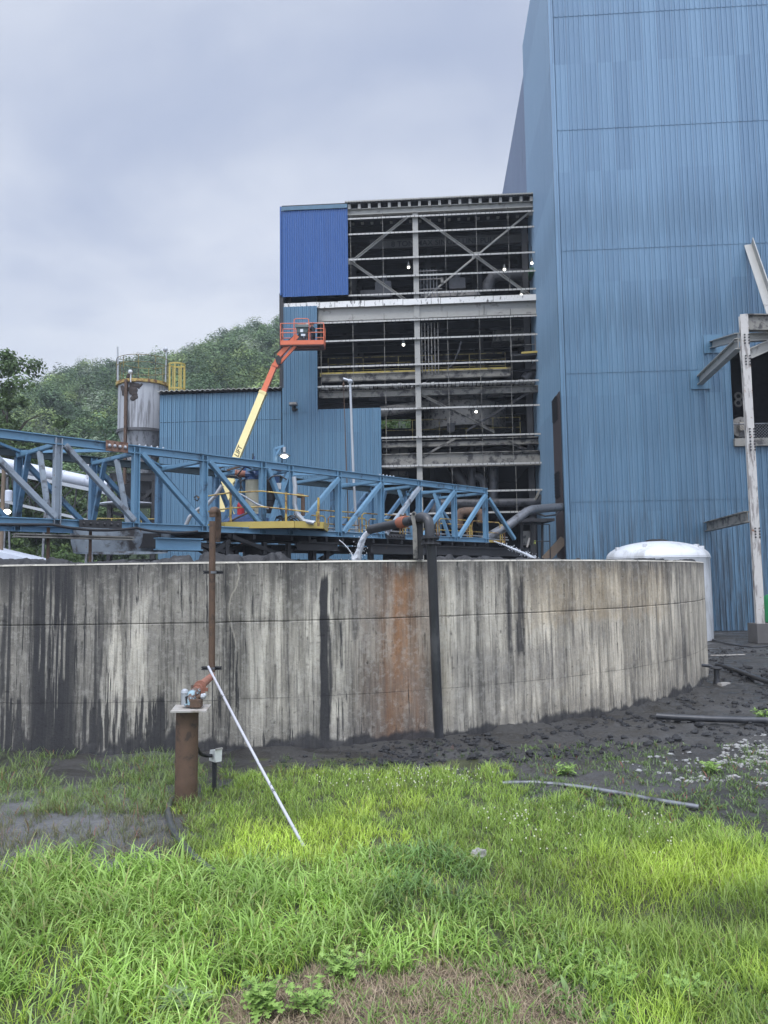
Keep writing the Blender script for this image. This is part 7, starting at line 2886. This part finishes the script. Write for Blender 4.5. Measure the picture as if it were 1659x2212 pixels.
# leafy weeds in the foreground: each a plant of its own
m_mug = attr_mat('weed_leaf', rough=.55, fine=.1, fscale=30, bump=.2, trans=.3)


def lobed_leaf(L_, W_, lobes=3):
    """outline of one deeply lobed leaf in its own plane"""
    pts = [(0, -.02), (.25, -.05)]
    for k in range(lobes):
        x = .3 + .22 * k
        w = 1 - .22 * k
        pts += [(x + .05, -.18 * w), (x + .10, -.46 * w), (x + .20, -.40 * w), (x + .17, -.14 * w)]
    pts += [(.9, -.13), (1.0, 0)]
    full = pts + [(x, -y) for x, y in reversed(pts[:-1])]
    return [(x * L_, y * W_) for x, y in full]


def weed(label, base, h, nst, seed, leafL=.13, lobes=3, colr=((.20, .33, .07), (.33, .48, .13)), name='leafy_weed', spread=.22):
    r = np.random.default_rng(seed)
    gz_ = float(ground_z(np.array(base[0]), np.array(base[1])))
    t = thing(name, label, 'weed', (base[0], base[1], gz_), 'leafy weeds in the foreground')
    V, Fc, Cc = [], [], []
    bs_ = MB()
    for s_ in range(nst):
        a = r.random() * 6.28
        tip_ = np.array([math.cos(a) * spread * r.uniform(.3, 1), math.sin(a) * spread * r.uniform(.3, 1), h * r.uniform(.55, 1)])
        o0 = np.array([base[0] + r.normal(0, .04), base[1] + r.normal(0, .04), gz_])
        pts = [o0 + tip_ * k * np.array([k, k, 1]) for k in (0.0, .35, .7, 1)]
        bs_.tube(pts, [.006, .005, .004, .002], 5)
        for j in range(8):
            tt = .25 + .75 * j / 7
            q = o0 + tip_ * tt * np.array([tt, tt, 1])
            la = a + j * 2.4 + r.normal(0, .3)
            el_ = r.uniform(-.15, .6)
            d_ = np.array([math.cos(la) * math.cos(el_), math.sin(la) * math.cos(el_), math.sin(el_)])
            sd_ = nrm(np.cross(d_, (0, 0, 1)) + r.normal(0, .2, 3))
            nn = nrm(np.cross(sd_, d_))
            sc_ = (1.1 - .55 * tt) * r.uniform(.75, 1.2)
            out = lobed_leaf(leafL * sc_, leafL * .85 * sc_, lobes)
            k0 = len(V)
            cc_ = np.array(colr[0]) + (np.array(colr[1]) - np.array(colr[0])) * r.random()
            nh = len(out) // 2
            # midrib vertices to fold and droop the blade
            for x, y in out:
                V.append(q + d_ * x + sd_ * y + nn * (abs(y) * .25 - (x / leafL) ** 2 * leafL * .22))
                Cc.append(cc_)
            Fc.append(tuple(range(k0, k0 + len(out))))
    me = bpy.data.meshes.new('foliage')
    bb = BASE[t.name]
    me.from_pydata([tuple(np.array(p_) - bb) for p_ in V], [], Fc)
    at_ = me.color_attributes.new('tint', 'FLOAT_COLOR', 'POINT')
    at_.data.foreach_set('color', np.concatenate([np.array(Cc), np.ones((len(Cc), 1))], 1).astype(np.float32).ravel())
    me.materials.append(m_mug)
    o_ = bpy.data.objects.new('foliage', me)
    COL.objects.link(o_)
    o_.parent = t
    BASE[o_.name] = bb
    bs_.build('stem', m_mug if False else M('weed_stem', (.10, .16, .05), .7), t)
    return t


weed('largest lobed leafy weed at the bottom beside the dry straw', G(572, 2190), .30, 9, 1, .15)
weed('lobed leafy weed right next to the largest one, nearer the straw', G(665, 2178), .22, 7, 2, .13)
weed('pale lobed weed farther back at the top of the dry straw', G(740, 2105), .22, 8, 3, .13)
weed('leafy weed with small leaves at the bottom right of the picture', G(1470, 2165), .26, 9, 4, .12)
weed('low leafy weed at the right between grass and straw', G(1330, 2130), .18, 7, 5, .11)
weed('broad leafy weed growing in the mud right of the tank foot', G(1225, 1672), .22, 6, 6, .16, 1)
weed('broad low weed on the mud near the grey pipe at right', G(1540, 1665), .2, 6, 7, .16, 1)
weed('small broad weed in the mud by the black straight pipe', G(1650, 1552), .25, 5, 8, .2, 1)
weed('low weed with long pale leaves in the straw left of the lobed weeds', G(405, 2180), .2, 4, 9, .2, 1, ((.15, .22, .09), (.24, .32, .14)))

# mud clods, gravel, a stone
def rocks(name, pix_poly, n, r0_, r1_, mat, seed, flat=.6, dens=None):
    r = np.random.default_rng(seed)
    b = MB()
    us = [p_[0] for p_ in pix_poly]
    vs2 = [p_[1] for p_ in pix_poly]
    k = 0
    tries = 0
    while k < n and tries < n * 30:
        tries += 1
        u_, v_ = r.uniform(min(us), max(us)), r.uniform(min(vs2), max(vs2))
        if not inpoly(np.array([u_]), np.array([v_]), pix_poly)[0]:
            continue
        g_ = G(u_, v_)
        if math.hypot(g_[0] - TC[0], g_[1] - TC[1]) < TR + .05:
            continue
        if fbm(np.array(g_[0] * .8), np.array(g_[1] * .8), seed) < .40:
            continue
        k += 1
        s_ = r0_ + (r1_ - r0_) * r.random() ** 3
        z_ = float(ground_z(np.array(g_[0]), np.array(g_[1])))
        m0 = len(b.v)
        b.ball((g_[0], g_[1], z_ + s_ * flat * .25), s_, 7, 5, (1, r.uniform(.6, 1), flat))
        c_ = np.array([g_[0], g_[1], z_])
        for i in range(m0, len(b.v)):
            b.v[i] = tuple(c_ + (np.array(b.v[i]) - c_) * r.uniform(.72, 1.2))
    o_ = b.build(name, mat, loc=(0, 0, 0))
    return tag(o_, kind='stuff')


m_clod = M('mud_clod', (.022, .022, .023), .75, var=.35, scale=9, bump=.6, bscale=30)
rocks('mud_clods', [(830, 1612), (960, 1598), (1220, 1566), (1400, 1532), (1530, 1490), (1659, 1480), (1700, 1600), (1400, 1632), (1000, 1655), (780, 1650)], 900, .018, .11, m_clod, 51)
rocks('mud_clods', [(540, 1645), (800, 1606), (960, 1600), (900, 1650), (640, 1662)], 160, .015, .06, m_clod, 52)
rocks('mud_clods', [(1530, 1400), (1700, 1400), (1700, 1480), (1530, 1480)], 160, .04, .16, m_clod, 55)
rocks('gravel', [(1480, 1690), (1560, 1610), (1640, 1590), (1740, 1600), (1740, 1720), (1600, 1690)], 520, .015, .07, M('pale_gravel', (.25, .245, .23), .8, var=.3, scale=5, bump=.3), 53, .5)
rocks('gravel', [(1330, 1650), (1480, 1620), (1560, 1650), (1480, 1700)], 60, .015, .06, M('grey_gravel', (.25, .25, .24), .8, var=.25, scale=5, bump=.3), 54, .5)
st_ = G(1034, 1856)
b = MB()
b.ball(st_ + np.array([0, 0, .06]), .085, 9, 7, (1.1, .9, .75))
r = np.random.default_rng(9)
b.v = [tuple(st_ + (np.array(p_) - st_) * r.uniform(.85, 1.15)) for p_ in b.v]
tag(b.build('stone', M('pale_stone', (.27, .255, .24), .85, var=.2, scale=12, bump=.4)), 'pale rough stone lying in the grass', 'stone')
r = np.random.default_rng(19)

# ------------------------------------------------------------------ damp air: one even box of haze
mh, gh, bh = new_mat('haze_air')
mh.node_tree.nodes.remove(bh)
pv = gh.n('ShaderNodeVolumePrincipled')
pv.inputs['Color'].default_value = (.82, .88, .96, 1)
pv.inputs['Density'].default_value = 0.00045
gh.link(pv.outputs[0], mh.node_tree.nodes['Material Output'].inputs['Volume'])
b = MB()
b.box((0, 600, 58), (1900, 1900, 118))
hz_o = b.build('haze', mh, loc=(0, 0, 0))
tag(hz_o, kind='stuff')
